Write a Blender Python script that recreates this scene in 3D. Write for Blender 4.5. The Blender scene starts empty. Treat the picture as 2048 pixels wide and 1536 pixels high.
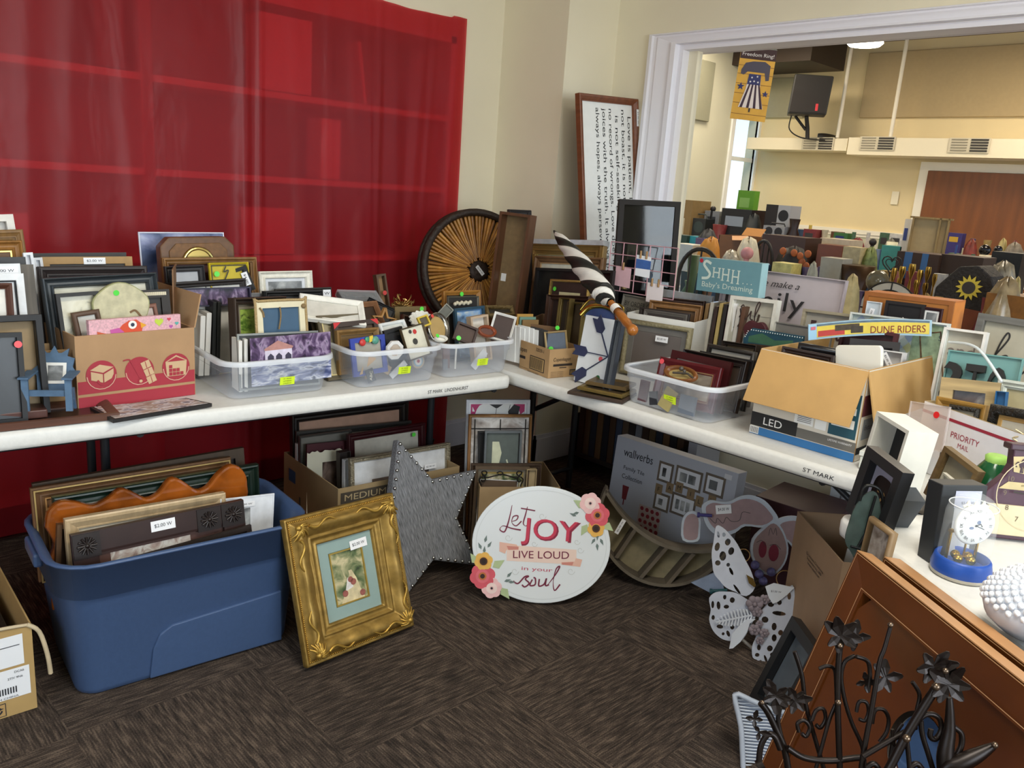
import bpy, math, random, colorsys
from mathutils import Matrix, Vector
C = bpy.context.scene.collection
sc = bpy.context.scene
R = math.radians
V3 = Vector
# ---------------------------------------------------------------- camera
FPX = 1640.0
H = 1.42
PITCH, ROLL, YAW = R(13.556), R(4.176), R(44.332)
fw_ = V3((math.sin(YAW)*math.cos(PITCH), math.cos(YAW)*math.cos(PITCH), -math.sin(PITCH)))
r_ = V3((math.cos(YAW), -math.sin(YAW), 0))
u_ = r_.cross(fw_)
rt = r_*math.cos(ROLL) + u_*math.sin(ROLL)
up = -r_*math.sin(ROLL) + u_*math.cos(ROLL)
CAM = V3((0, 0, H))
cam = bpy.data.objects.new('camera', bpy.data.cameras.new('camera'))
C.objects.link(cam)
cam.matrix_world = Matrix(((rt.x, up.x, -fw_.x, 0), (rt.y, up.y, -fw_.y, 0), (rt.z, up.z, -fw_.z, H), (0, 0, 0, 1)))
cam.data.sensor_width = 36
cam.data.lens = FPX/2048*36
cam.data.clip_start = 0.02
sc.camera = cam
# ---------------------------------------------------------------- light
sc.view_settings.view_transform = 'Standard'
sc.view_settings.look = 'None'
sc.view_settings.gamma = 1
sc.view_settings.exposure = 0.12
w = bpy.data.worlds.new('world'); sc.world = w; w.use_nodes = True
wn = w.node_tree
bg = wn.nodes['Background']
sky = wn.nodes.new('ShaderNodeTexSky'); sky.sky_type = 'HOSEK_WILKIE'; sky.turbidity = 4
sky.sun_direction = V3((0.5, -0.4, 0.8)).normalized()
wn.links.new(sky.outputs[0], bg.inputs[0]); bg.inputs[1].default_value = 7.0

def lamp(name, loc, to, power, sx, sy, col=(1, 1, 1)):
    l = bpy.data.lights.new(name, 'AREA'); l.shape = 'RECTANGLE'; l.size = sx; l.size_y = sy
    l.energy = power; l.color = col
    o = bpy.data.objects.new(name, l); C.objects.link(o); o.location = loc
    o.rotation_euler = (V3(to)-V3(loc)).to_track_quat('-Z', 'Y').to_euler()
    return o
# daylight through the windows of the wall behind the camera, the hall's ceiling lights
lamp('window_daylight', (0.9, -2.42, 1.70), (0.9, 0, 1.3), 80, 1.9, 1.3, (0.86, 0.94, 1.0))
lamp('window_daylight', (-1.62, 0.7, 1.75), (0, 0.8, 1.45), 22, 1.7, 1.3, (0.86, 0.94, 1.0))
lamp('ceiling_light', (1.0, 0.2, 2.66), (1.0, 0.2, 0), 42, 1.2, 0.6, (1.0, 0.95, 0.84))
for lx, ly in ((6.2, 4.6), (9.6, 6.2), (6.5, 1.5), (10.2, 2.6)):
    lamp('hall_ceiling_light', (lx, ly, 3.6), (lx, ly, 0), 75, 1.2, 1.2, (1.0, 0.86, 0.66))

# ---------------------------------------------------------------- where a point of the photograph lies on a plane of the room
def ray(px, py):
    return rt*((px-1024)/FPX) - up*((py-768)/FPX) + fw_
def PY(px, py, y): d = ray(px, py); return CAM + d*(y/d.y)
def PX(px, py, x): d = ray(px, py); return CAM + d*(x/d.x)
def PZ(px, py, z): d = ray(px, py); return CAM + d*((z-H)/d.z)
def PD(px, py, k): return CAM + ray(px, py)*k
LF = V3((0.442, 2.234, 0)); LU = V3((0.9969, -0.0788, 0)); LN = V3((0.0788, 0.9969, 0))
def PL(px, py, s):                       # a plane s behind the front edge of the left table
    d = ray(px, py); return CAM + d*(((LF-CAM).dot(LN)+s)/d.dot(LN))
def PR(px, py, s): return PX(px, py, 2.085+s)
def PP(px, py, q, n):                    # plane through q with normal n
    n = V3(n); d = ray(px, py); return CAM + d*((V3(q)-CAM).dot(n)/d.dot(n))

# ---------------------------------------------------------------- materials
_m = {}
def rgb(h):
    h = h.lstrip('#'); c = [int(h[i:i+2], 16)/255 for i in (0, 2, 4)]
    return tuple(x/12.92 if x < .04045 else ((x+.055)/1.055)**2.4 for x in c)
def M(spec):
    """'#rrggbb r.5 m0 n.1 s40 w b.3 t.5 e2' colour, roughness, metal, noise amount, noise scale, wood grain, bump, transparency, emission"""
    if spec in _m: return _m[spec]
    p = spec.split(); col = rgb(p[0]); o = dict(r=.55, m=0, n=.08, s=30, b=0, t=0, e=0, w=0, k=0, c='')
    for q in p[1:]:
        if q[0] == 'c': o['c'] = q[1:]
        else: o[q[0]] = float(q[1:] or 1)
    m = bpy.data.materials.new('mat_'+p[0].strip('#')); m.use_nodes = True; _m[spec] = m
    N, L = m.node_tree.nodes, m.node_tree.links
    b = N['Principled BSDF']; b.inputs['Roughness'].default_value = o['r']; b.inputs['Metallic'].default_value = o['m']
    b.inputs['Base Color'].default_value = (*col, 1)
    tc = None
    if o['n'] or o['b']:
        tc = N.new('ShaderNodeTexCoord'); mp = N.new('ShaderNodeMapping'); L.new(tc.outputs['Object'], mp.inputs[0])
        if o['w'] == 1: mp.inputs['Scale'].default_value = (3, 3, .25)
        if o['w'] == 2: mp.inputs['Scale'].default_value = (.25, 3, 3)
        if o['w'] == 3: mp.inputs['Scale'].default_value = (3, .25, 3)
        nz = N.new('ShaderNodeTexNoise'); nz.inputs['Scale'].default_value = o['s']; nz.inputs['Detail'].default_value = 4
        L.new(mp.outputs[0], nz.inputs[0])
        if o['n']:
            a = max(.16, o['n']*2.2) if o['w'] else o['n']
            cr = N.new('ShaderNodeValToRGB'); cr.color_ramp.elements[0].position = .3; cr.color_ramp.elements[1].position = .7
            d = rgb(o['c']) if o['c'] else tuple(x*(1-a*1.6 if a < .6 else .05) for x in col)
            cr.color_ramp.elements[0].color = (*d, 1)
            cr.color_ramp.elements[1].color = (*(tuple(min(1, x*(1+a*.6)) for x in col) if not o['c'] else col), 1)
            L.new(nz.outputs[0], cr.inputs[0]); L.new(cr.outputs[0], b.inputs['Base Color'])
        if o['b']:
            bp = N.new('ShaderNodeBump'); bp.inputs['Strength'].default_value = min(1, o['b']); bp.inputs['Distance'].default_value = .004*max(1, o['b'])
            L.new(nz.outputs[0], bp.inputs['Height']); L.new(bp.outputs[0], b.inputs['Normal'])
    if o['e']:
        b.inputs['Emission Color'].default_value = (*col, 1); b.inputs['Emission Strength'].default_value = o['e']
    if o['t']:
        out = N['Material Output']; mx = N.new('ShaderNodeMixShader'); tr = N.new('ShaderNodeBsdfTransparent')
        mx.inputs[0].default_value = 1-o['t']
        if o['k']: tr.inputs[0].default_value = (*[min(1, x**.5) for x in col], 1)
        L.new(tr.outputs[0], mx.inputs[1]); L.new(b.outputs[0], mx.inputs[2]); L.new(mx.outputs[0], out.inputs[0])
    return m
def art(name, cols, s=9., d=5., stretch=(1, 1, 1), dist=.6):
    """a painted picture: soft patches of the given colours"""
    k = 'art '+name
    if k in _m: return _m[k]
    m = bpy.data.materials.new(name); m.use_nodes = True; _m[k] = m
    N, L = m.node_tree.nodes, m.node_tree.links; b = N['Principled BSDF']; b.inputs['Roughness'].default_value = .35
    tc = N.new('ShaderNodeTexCoord'); mp = N.new('ShaderNodeMapping'); mp.inputs['Scale'].default_value = stretch
    nz = N.new('ShaderNodeTexNoise'); nz.inputs['Scale'].default_value = s; nz.inputs['Detail'].default_value = d; nz.inputs['Distortion'].default_value = dist
    cr = N.new('ShaderNodeValToRGB'); e = cr.color_ramp.elements
    n = len(cols)
    e[0].position = .3; e[1].position = .7
    for i in range(1, n-1): e.new(.3+.4*i/(n-1))
    for i, c in enumerate(cols): e[i].color = (*rgb(c), 1)
    L.new(tc.outputs['Object'], mp.inputs[0]); L.new(mp.outputs[0], nz.inputs[0]); L.new(nz.outputs[0], cr.inputs[0]); L.new(cr.outputs[0], b.inputs['Base Color'])
    return m

# ---------------------------------------------------------------- mesh builder
_txt = {}
def text_mesh(s, shear=0):
    k = (s, shear)
    if k not in _txt:
        cu = bpy.data.curves.new('t', 'FONT'); cu.body = s; cu.size = 1; cu.shear = shear; cu.resolution_u = 4; cu.fill_mode = 'FRONT'
        ob = bpy.data.objects.new('t', cu); C.objects.link(ob)
        me = ob.to_mesh(); vs = [v.co.copy() for v in me.vertices]; fs = [tuple(p.vertices) for p in me.polygons]
        bpy.data.objects.remove(ob); bpy.data.curves.remove(cu)
        x0 = min(v.x for v in vs); x1 = max(v.x for v in vs); y0 = min(v.y for v in vs); y1 = max(v.y for v in vs)
        _txt[k] = ([((v.x-x0)/(x1-x0)-.5, (v.y-y0)/(y1-y0)-.5) for v in vs], fs, (x1-x0)/(y1-y0))
    return _txt[k]
def catmull(p, n=6, closed=False):
    out = []; N = len(p)
    for i in range(N if closed else N-1):
        a, b, c, d = [p[(i+j) % N] if closed else p[min(max(i+j, 0), N-1)] for j in (-1, 0, 1, 2)]
        for k in range(n):
            t = k/n
            out.append(tuple(.5*((2*b[q])+(-a[q]+c[q])*t+(2*a[q]-5*b[q]+4*c[q]-d[q])*t*t+(-a[q]+3*b[q]-3*c[q]+d[q])*t**3) for q in range(len(b))))
    if not closed: out.append(tuple(p[-1]))
    return out
FR = Matrix(((1, 0, 0, 0), (0, 0, 1, 0), (0, 1, 0, 0), (0, 0, 0, 1)))   # (x, z, depth): a drawing plane whose third axis is +y
class MB:
    def __init__(s, mat='#888888'):
        s.v = []; s.f = []; s.mi = []; s.sm = []; s.mats = []; s.cur = 0; s.smooth = False; s.T = Matrix(); s.use(mat)
    def use(s, mat):
        m = M(mat) if isinstance(mat, str) else mat
        if m not in s.mats: s.mats.append(m)
        s.cur = s.mats.index(m); return s
    def add(s, vs, fs, T=None):
        T = s.T @ T if T is not None else s.T; n = len(s.v)
        s.v += [tuple(T @ V3(p)) for p in vs]
        for f in fs: s.f.append(tuple(i+n for i in f)); s.mi.append(s.cur); s.sm.append(s.smooth)
        return s
    def box(s, x0, x1, y0, y1, z0, z1, T=None):
        vs = [(x, y, z) for z in (z0, z1) for y in (y0, y1) for x in (x0, x1)]
        return s.add(vs, [(0, 2, 3, 1), (4, 5, 7, 6), (0, 1, 5, 4), (2, 6, 7, 3), (0, 4, 6, 2), (1, 3, 7, 5)], T)
    def prism(s, poly, a, b, T=None, flip=False):
        """poly in the x-z plane, from depth y=a (front) to y=b"""
        n = len(poly); area = sum(poly[i][0]*poly[(i+1) % n][1]-poly[(i+1) % n][0]*poly[i][1] for i in range(n))
        if area < 0: poly = poly[::-1]
        vs = [(x, a, z) for x, z in poly]+[(x, b, z) for x, z in poly]
        return s.add(vs, [tuple(range(n)), tuple(range(2*n-1, n-1, -1))]+[(i+n, (i+1) % n+n, (i+1) % n, i) for i in range(n)], T)
    def ngon(s, poly, y=0, T=None):
        n = len(poly); area = sum(poly[i][0]*poly[(i+1) % n][1]-poly[(i+1) % n][0]*poly[i][1] for i in range(n))
        if area < 0: poly = poly[::-1]
        return s.add([(x, y, z) for x, z in poly], [tuple(range(n))], T)
    def rect(s, x0, x1, z0, z1, y=0, T=None): return s.add([(x0, y, z0), (x1, y, z0), (x1, y, z1), (x0, y, z1)], [(0, 1, 2, 3)], T)
    def disc(s, x, z, r, y=0, n=20, rz=None, T=None): return s.ngon([(x+r*math.cos(2*math.pi*i/n), z+(rz or r)*math.sin(2*math.pi*i/n)) for i in range(n)], y, T)
    def text(s, t, x, z, h, y=0, w=None, shear=0, rot=0, T=None):
        """lettering h high centred at (x, z)"""
        vs, fs, asp = text_mesh(t, shear); w = w or h*asp; c, q = math.cos(rot), math.sin(rot)
        return s.add([(x+a*w*c-b*h*q, y, z+a*w*q+b*h*c) for a, b in vs], fs, T)
    def ribbon(s, pts, wd, y=0, n=6, closed=False, T=None, taper=False):
        """a flat stroke along pts in the x-z plane"""
        if n > 1: pts = catmull(pts, n, closed)
        vs = []; N = len(pts)
        for i, p in enumerate(pts):
            a = pts[(i-1) % N] if closed else pts[max(i-1, 0)]; b = pts[(i+1) % N] if closed else pts[min(i+1, N-1)]
            dx, dz = b[0]-a[0], b[1]-a[1]; l = math.hypot(dx, dz) or 1; k = wd/2*(1 if not taper else .35+.65*abs(math.sin(math.pi*i/(N-1)*1.5)))
            vs += [(p[0]-dz/l*k, y, p[1]+dx/l*k), (p[0]+dz/l*k, y, p[1]-dx/l*k)]
        return s.add(vs, [(2*i, 2*i+1, (2*i+3) % (2*N), (2*i+2) % (2*N)) for i in range(N if closed else N-1)], T)
    def tube(s, pts, r, seg=8, T=None, n=1, closed=False, cap=True):
        if n > 1: pts = catmull(pts, n, closed)
        pts = [V3(p) for p in pts]; N = len(pts); vs = []; fs = []; prev = None
        for i, p in enumerate(pts):
            a = pts[(i-1) % N] if closed else pts[max(i-1, 0)]; b = pts[(i+1) % N] if closed else pts[min(i+1, N-1)]
            d = (b-a); d = d.normalized() if d.length else V3((0, 0, 1))
            if prev is None: x = d.orthogonal().normalized()
            else:
                x = prev-d*prev.dot(d); x = x.normalized() if x.length > 1e-6 else d.orthogonal().normalized()
            prev = x; z = d.cross(x); k = r(i/(N-1)) if callable(r) else r
            for j in range(seg):
                t = 2*math.pi*j/seg; vs.append(tuple(p+x*(k*math.cos(t))+z*(k*math.sin(t))))
        for i in range(N if closed else N-1):
            for j in range(seg):
                a, b = i*seg+j, i*seg+(j+1) % seg; c, d = ((i+1) % N)*seg+(j+1) % seg, ((i+1) % N)*seg+j
                fs.append((a, b, c, d))
        sm = s.smooth; s.smooth = True
        s.add(vs, fs, T); s.smooth = sm
        if cap and not closed: s.add([vs[j] for j in range(seg)], [tuple(range(seg))[::-1]], T).add(vs[-seg:], [tuple(range(seg))], T)
        return s
    def lathe(s, prof, seg=20, T=None, sx=1, sy=1, smooth=True):
        """prof: (radius, z)"""
        vs = []; n = len(prof)
        for r, z in prof:
            for j in range(seg): t = 2*math.pi*j/seg; vs.append((r*math.cos(t)*sx, r*math.sin(t)*sy, z))
        fs = [(i*seg+j, i*seg+(j+1) % seg, (i+1)*seg+(j+1) % seg, (i+1)*seg+j) for i in range(n-1) for j in range(seg)]
        q = s.smooth; s.smooth = smooth; s.add(vs, fs, T); s.smooth = q
        if prof[0][0] > 1e-5: s.add(vs[:seg], [tuple(range(seg))[::-1]], T)
        if prof[-1][0] > 1e-5: s.add(vs[-seg:], [tuple(range(seg))], T)
        return s
    def ball(s, x, y, z, r, seg=12, sz=1, sx=1, sy=1):
        return s.lathe([(max(1e-6, r*math.sin(math.pi*i/8)), -r*math.cos(math.pi*i/8)*sz) for i in range(9)], seg, Matrix.Translation((x, y, z)), sx, sy)
    def ring(s, w, h, prof, x=0, z0=0, seg=1, disp=None, T=None):
        """mitred moulding around a w x h rectangle standing on z0; prof: (inward, outward)"""
        cor = [(-1, 0), (1, 0), (1, 1), (-1, 1)]; vs = []; n = len(prof); loops = []
        for u, d in prof:
            lp = []
            for k in range(4):
                a, b = cor[k], cor[(k+1) % 4]
                pa = (x+a[0]*(w/2-u), z0+(u if a[1] == 0 else h-u)); pb = (x+b[0]*(w/2-u), z0+(u if b[1] == 0 else h-u))
                for q in range(seg):
                    t = q/seg; px_, pz_ = pa[0]+(pb[0]-pa[0])*t, pa[1]+(pb[1]-pa[1])*t
                    e = disp(u, px_-x, pz_-z0, k, t) if disp else (0, 0, 0)
                    lp.append((px_+e[0], -d-e[2], pz_+e[1]))
            loops.append(lp)
        N = 4*seg
        for lp in loops: vs += lp
        fs = [(i*N+j, i*N+(j+1) % N, (i+1)*N+(j+1) % N, (i+1)*N+j) for i in range(n-1) for j in range(N)]
        return s.add(vs, fs, T)
    def build(s, name, parent=None, bevel=0, solid=0):
        me = bpy.data.meshes.new(name); me.from_pydata(s.v, [], s.f)
        for m in s.mats: me.materials.append(m)
        me.polygons.foreach_set('material_index', s.mi); me.polygons.foreach_set('use_smooth', s.sm); me.update()
        o = bpy.data.objects.new(name, me); C.objects.link(o)
        if parent: o.parent = parent
        if solid: q = o.modifiers.new('s', 'SOLIDIFY'); q.thickness = solid; q.offset = 0
        if bevel: q = o.modifiers.new('b', 'BEVEL'); q.width = bevel; q.segments = 2; q.limit_method = 'ANGLE'; q.angle_limit = R(35)
        return o
def cutout(outer, holes, t, mat, name, parent=None, bev=0):
    """flat sheet of thickness t cut to an outline with holes, in the x-z plane"""
    cu = bpy.data.curves.new(name, 'CURVE'); cu.dimensions = '2D'; cu.fill_mode = 'BOTH'; cu.extrude = t/2; cu.bevel_depth = bev; cu.bevel_resolution = 1
    for poly in [outer]+list(holes):
        sp = cu.splines.new('POLY'); sp.points.add(len(poly)-1); sp.use_cyclic_u = True
        for i, (a, b) in enumerate(poly): sp.points[i].co = (a, b, 0, 1)
    ob = bpy.data.objects.new(name, cu); C.objects.link(ob); me = ob.to_mesh()
    vs = [(v.co.x, -v.co.z, v.co.y) for v in me.vertices]; fs = [tuple(p.vertices) for p in me.polygons]
    bpy.data.objects.remove(ob); bpy.data.curves.remove(cu)
    b = MB(mat); b.add(vs, fs); return b
# ---------------------------------------------------------------- things
def tag(o, label, cat, group=None, kind=None):
    if label: o['label'] = label
    if cat: o['category'] = cat
    if group: o['group'] = group
    if kind: o['kind'] = kind
    return o
def empty(name, label, cat, loc=(0, 0, 0), rz=0, group=None, rx=0, ry=0):
    o = bpy.data.objects.new(name, None); C.objects.link(o); o.empty_display_size = .05
    o.location = loc; o.rotation_euler = (R(rx), R(ry), R(rz)); return tag(o, label, cat, group)
def struct(mb, name, **k): o = mb.build(name, **k); o['kind'] = 'structure'; return o
def pose(o, p0, p1, lean=8, base=None, h=None):
    """stand a flat thing whose top edge runs p0 -> p1 (left to right seen from its front); returns (width, height)"""
    p0, p1 = V3(p0), V3(p1); ex = (p1-p0); w = ex.length; ex.normalize()
    u0 = V3((0, 0, 1)); u0 = (u0-ex*u0.dot(ex)).normalized(); yl = u0.cross(ex)
    a = R(lean); zl = (u0*math.cos(a)+yl*math.sin(a)).normalized(); yl = zl.cross(ex)
    mid = (p0+p1)/2
    if h is None: h = (mid.z-base)/zl.z - abs(ex.z)*w/2
    org = mid-zl*h
    o.matrix_world = Matrix(((ex.x, yl.x, zl.x, org.x), (ex.y, yl.y, zl.y, org.y), (ex.z, yl.z, zl.z, org.z), (0, 0, 0, 1)))
    return w, h
def label_tag(mb, x, z, y, w=.05, h=.018, txt='$2.00 W', rot=0):
    c, s_ = math.cos(rot), math.sin(rot)
    def q(a, b): return (x+a*c-b*s_, z+a*s_+b*c)
    mb.use('#f4f4f6 n0 r.4').ngon([q(-w/2, -h/2), q(w/2, -h/2), q(w/2, h/2), q(-w/2, h/2)], y)
    mb.use('#33343c n0').text(txt, x, z, h*.38, y-.0006, w=w*.72, rot=rot)
PROF = {
 'flat': lambda f, t: [(0, 0), (0, t), (f, t), (f, t*.3)],
 'box': lambda f, t: [(0, 0), (0, t), (f*.9, t), (f, t*.96), (f, 0.004)],
 'bevel': lambda f, t: [(0, 0), (0, t*.9), (f*.12, t), (f*.35, t*.95), (f*.85, t*.5), (f*.88, t*.58), (f, t*.55), (f, t*.3)],
 'scoop': lambda f, t: [(0, 0), (0, t*.8), (f*.06, t*.95), (f*.16, t), (f*.24, t*.85), (f*.34, t*.6), (f*.5, t*.48), (f*.68, t*.5), (f*.8, t*.68), (f*.88, t*.74), (f*.94, t*.62), (f, t*.5), (f, t*.2)],
 'round': lambda f, t: [(0, 0)]+[(f/2-f/2*math.cos(math.pi*i/8), t*.4+t*.6*math.sin(math.pi*i/8)) for i in range(9)]+[(f, t*.1)],
 'step': lambda f, t: [(0, 0), (0, t*.7), (f*.08, t*.78), (f*.16, t*.78), (f*.16, t), (f*.3, t), (f*.36, t*.86), (f*.6, t*.7), (f*.62, t*.78), (f*.74, t*.78), (f*.74, t*.6), (f*.92, t*.55), (f, t*.5), (f, t*.2)],
}
def frame(label, p0, p1, base=None, h=None, lean=8, f=.022, t=.018, col='#2a211d', prof='bevel', mat=None, mw=.03, pic='#8a8578', sticker=None, dot=None,
          name='framed_picture', cat='picture frame', group=None, liner=None, extra=None, wrap=False, back=None, grain=True, dcol=None):
    """a picture frame standing with its top edge p0 -> p1; sticker/dot: (fx, fz) as fractions of the width and down from the top"""
    o = empty(name, label, cat, group=group); w, h = pose(o, p0, p1, lean, base, h)
    f = min(f, w*.3, h*.3)
    m = MB(col); m.smooth = prof in ('round',)
    m.ring(w, h, PROF[prof](f, t)); 
    if liner: m.use(liner).ring(w-2*f+.002, h-2*f+.002, [(0, t*.3), (0, t*.5), (.005, t*.5), (.005, t*.25)], z0=f-.001)
    m.use(back or '#5d4a38').rect(-w/2+.002, w/2-.002, .002, h-.002, -.001); m.add([(-w/2+.002, -.0005, .002), (w/2-.002, -.0005, .002), (w/2-.002, -.0005, h-.002), (-w/2+.002, -.0005, h-.002)], [(3, 2, 1, 0)])
    m.build('frame', o)
    iw, ih = w-2*f, h-2*f
    if mat:
        k = min(mw, iw*.4, ih*.4)
        b = MB(mat); b.ring(iw, ih, [(0, t*.2), (0, t*.3), (k, t*.3), (k+.002, t*.2)], z0=f); b.build('mat_board', o)
    else: k = 0
    p = MB(pic); p.rect(-iw/2+k, iw/2-k, f+k, h-f-k, -t*.22-.0005); p.build('picture', o)
    if wrap: b = MB('#dfe4ea r.08 t.75 n0 b1.5 s14'); b.box(-w/2-.002, w/2+.002, -t-.004, .003, -.002, h+.003); b.build('plastic_wrap', o)
    if sticker:
        b = MB(); sx, sz = sticker[0], sticker[1]; a = dict(w=.05, h=.018); 
        if len(sticker) > 2: a.update(sticker[2])
        label_tag(b, -w/2+w*sx, h-h*sz, -t-.0012, **a); b.build('price_sticker', o)
    if dot:
        b = MB((dcol or '#5fe04a')+' n0 r.4'); b.disc(-w/2+w*dot[0], h-h*dot[1], .009, -t-.0015); b.build('price_dot', o)
    if extra: extra(o, w, h, t, f)
    return o
# ================================================================ the room
def carpet():
    m = bpy.data.materials.new('carpet_tile'); m.use_nodes = True; N, L = m.node_tree.nodes, m.node_tree.links; b = N['Principled BSDF']
    b.inputs['Roughness'].default_value = .95; b.inputs['Specular IOR Level'].default_value = .15
    tc = N.new('ShaderNodeTexCoord'); sp = N.new('ShaderNodeSeparateXYZ'); L.new(tc.outputs['Object'], sp.inputs[0])
    def mth(op, a, c=None):
        n = N.new('ShaderNodeMath'); n.operation = op
        for i, q in enumerate((a, c)):
            if q is None: continue
            if isinstance(q, (int, float)): n.inputs[i].default_value = q
            else: L.new(q, n.inputs[i])
        return n.outputs[0]
    fx = mth('FLOOR', mth('MULTIPLY', sp.outputs[0], 2)); fy = mth('FLOOR', mth('MULTIPLY', sp.outputs[1], 2))
    par = mth('ABSOLUTE', mth('MODULO', mth('ADD', fx, fy), 2))
    outs = []
    for scl in ((75, 9, 1), (9, 75, 1)):
        mp = N.new('ShaderNodeMapping'); mp.inputs['Scale'].default_value = scl; L.new(tc.outputs['Object'], mp.inputs[0])
        nz = N.new('ShaderNodeTexNoise'); nz.inputs['Scale'].default_value = 1.6; nz.inputs['Detail'].default_value = 3; L.new(mp.outputs[0], nz.inputs[0]); outs.append(nz.outputs[0])
    mx = N.new('ShaderNodeMix'); L.new(par, mx.inputs[0]); L.new(outs[0], mx.inputs[2]); L.new(outs[1], mx.inputs[3])
    n2 = N.new('ShaderNodeTexNoise'); n2.inputs['Scale'].default_value = 260; L.new(tc.outputs['Object'], n2.inputs[0])
    n3 = N.new('ShaderNodeTexNoise'); n3.inputs['Scale'].default_value = 2.2; L.new(tc.outputs['Object'], n3.inputs[0])
    h = mth('ADD', mth('MULTIPLY', mx.outputs[0], 1.0), mth('MULTIPLY', mth('SUBTRACT', n2.outputs[0], .5), .55)); h = mth('ADD', h, mth('MULTIPLY', mth('SUBTRACT', n3.outputs[0], .5), .25))
    # the ribs of the pile
    rx = mth('SINE', mth('MULTIPLY', sp.outputs[0], 900)); ry = mth('SINE', mth('MULTIPLY', sp.outputs[1], 900))
    m2 = N.new('ShaderNodeMix'); L.new(par, m2.inputs[0]); L.new(rx, m2.inputs[2]); L.new(ry, m2.inputs[3])
    h = mth('ADD', h, mth('MULTIPLY', m2.outputs[0], .05))
    cr = N.new('ShaderNodeValToRGB'); e = cr.color_ramp.elements; e[0].position = .3; e[0].color = (*rgb('#2c2622'), 1); e[1].position = .75; e[1].color = (*rgb('#6a5c50'), 1)
    x = e.new(.52); x.color = (*rgb('#463c35'), 1)
    L.new(h, cr.inputs[0]); L.new(cr.outputs[0], b.inputs['Base Color'])
    bp = N.new('ShaderNodeBump'); bp.inputs['Strength'].default_value = .5; bp.inputs['Distance'].default_value = .003; L.new(h, bp.inputs['Height']); L.new(bp.outputs[0], b.inputs['Normal'])
    return m
WALL = '#e9e0c6 r.7 n.02 s3'; TRIM = '#eceaf0 r.35 n0'; HW = '#e6d3a6 r.7 n.02 s3'
X1, Y0, Y1, X2 = 3.0, 3.32, 2.87, 3.36       # the stepped corner
YW = PX(1513, 305, 12).y                      # the hall's window wall
struct(MB(carpet()).box(-1.8, 3.36, -2.6, 3.9, -.05, 0), 'floor')
struct(MB('#7a6a58 r.5 n.1 s4').box(3.36, 12.2, -4, YW+.2, -.06, -.002), 'floor_hall')
struct(MB('#ddd9cc r.8 n.02').box(-1.8, 3.5, -2.6, 3.9, 2.72, 2.8), 'ceiling')
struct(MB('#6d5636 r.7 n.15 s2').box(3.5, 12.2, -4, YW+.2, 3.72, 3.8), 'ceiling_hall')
b = MB(WALL)   # wall with the built-in bookcase recess x -.4..2.72, z 0...2.12
BX0, BX1, BZ1 = -1.25, 2.70, 2.10
b.box(BX1, X1, Y0, Y0+.5, 0, 2.72); b.box(-1.8, BX0, Y0, Y0+.5, 0, 2.72); b.box(BX0, BX1, Y0, Y0+.5, BZ1, 2.72); struct(b, 'wall_rear')
struct(MB(WALL).prism([(X1, 0), (X2+.14, 0), (X2+.14, 2.72), (X1, 2.72)], Y1, Y0+.5), 'wall_corner')
CY, CZ = 2.48, 2.115                            # the opening's left jamb and head; the sill
SILL = .70
b = MB(WALL); b.box(X2, X2+.14, CY, Y1, 0, 2.72); b.box(X2, X2+.14, -2.6, CY, CZ, 2.72); b.box(X2, X2+.14, -2.6, CY, 0, SILL); struct(b, 'wall_right')
b = MB(WALL)    # the wall behind the camera, its window; the left wall, its window
b.box(-1.8, -.15, -2.6, -2.46, 0, 2.72).box(1.95, X2, -2.6, -2.46, 0, 2.72).box(-.15, 1.95, -2.6, -2.46, 0, 1.05).box(-.15, 1.95, -2.6, -2.46, 2.42, 2.72); struct(b, 'wall_behind')
b = MB(WALL).box(-1.8, -1.66, -2.6, -.25, 0, 2.72).box(-1.8, -1.66, 1.65, 3.9, 0, 2.72).box(-1.8, -1.66, -.25, 1.65, 0, 1.05).box(-1.8, -1.66, -.25, 1.65, 2.42, 2.72); struct(b, 'wall_left')
b = MB(TRIM)
for a, c in ((-.15, -.09), (.87, .93), (1.89, 1.95)): b.box(a, c, -2.55, -2.48, 1.05, 2.42)
b.box(-.15, 1.95, -2.55, -2.48, 1.7, 1.75); struct(b, 'window_1')
b = MB(TRIM)
for a, c in ((-.25, -.19), (.67, .73), (1.59, 1.65)): b.box(-1.76, -1.69, a, c, 1.05, 2.42)
b.box(-1.76, -1.69, -.25, 1.65, 1.7, 1.75); struct(b, 'window_2')
# casing round the opening: stepped moulding
prof = [(0, 0), (0, .022), (.02, .026), (.03, .02), (.05, .018), (.055, .024), (.08, .02), (.13, .014), (.14, .03), (.165, .03), (.17, 0)]
b = MB(TRIM); yo, zo = CY+.17, CZ+.055
vs = []; n = len(prof)
for u, d in prof: vs += [(X2-d, yo-u, 0), (X2-d, yo-u, zo-u*.32), (X2-d, -2.46, zo-u*.32)]
b.add(vs, [(3*i+k, 3*i+3+k, 3*i+4+k, 3*i+1+k) for i in range(n-1) for k in (0, 1)])
b.box(X2, X2+.14, CY-.022, CY, SILL, CZ); b.box(X2, X2+.14, -2.46, CY-.022, CZ-.022, CZ); b.box(X2-.03, X2+.16, -2.46, CY, SILL, SILL+.03)
b.use('#e8dfc4 n0'); b.box(X2+.05, X2+.09, CY-.07, CY-.022, SILL, CZ-.022)
struct(b, 'trim_1')
g = MB('#0c0f0f r.02 t.94 n0'); g.box(X2+.066, X2+.072, -2.46, CY-.05, SILL+.03, CZ-.03); struct(g, 'window_3')
b = MB(TRIM); pb = lambda: None
b.box(BX1, X1-.0, Y0-.016, Y0, 0, .13).box(BX1, X1, Y0-.01, Y0, .13, .15); struct(b, 'baseboard_rear')
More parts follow.
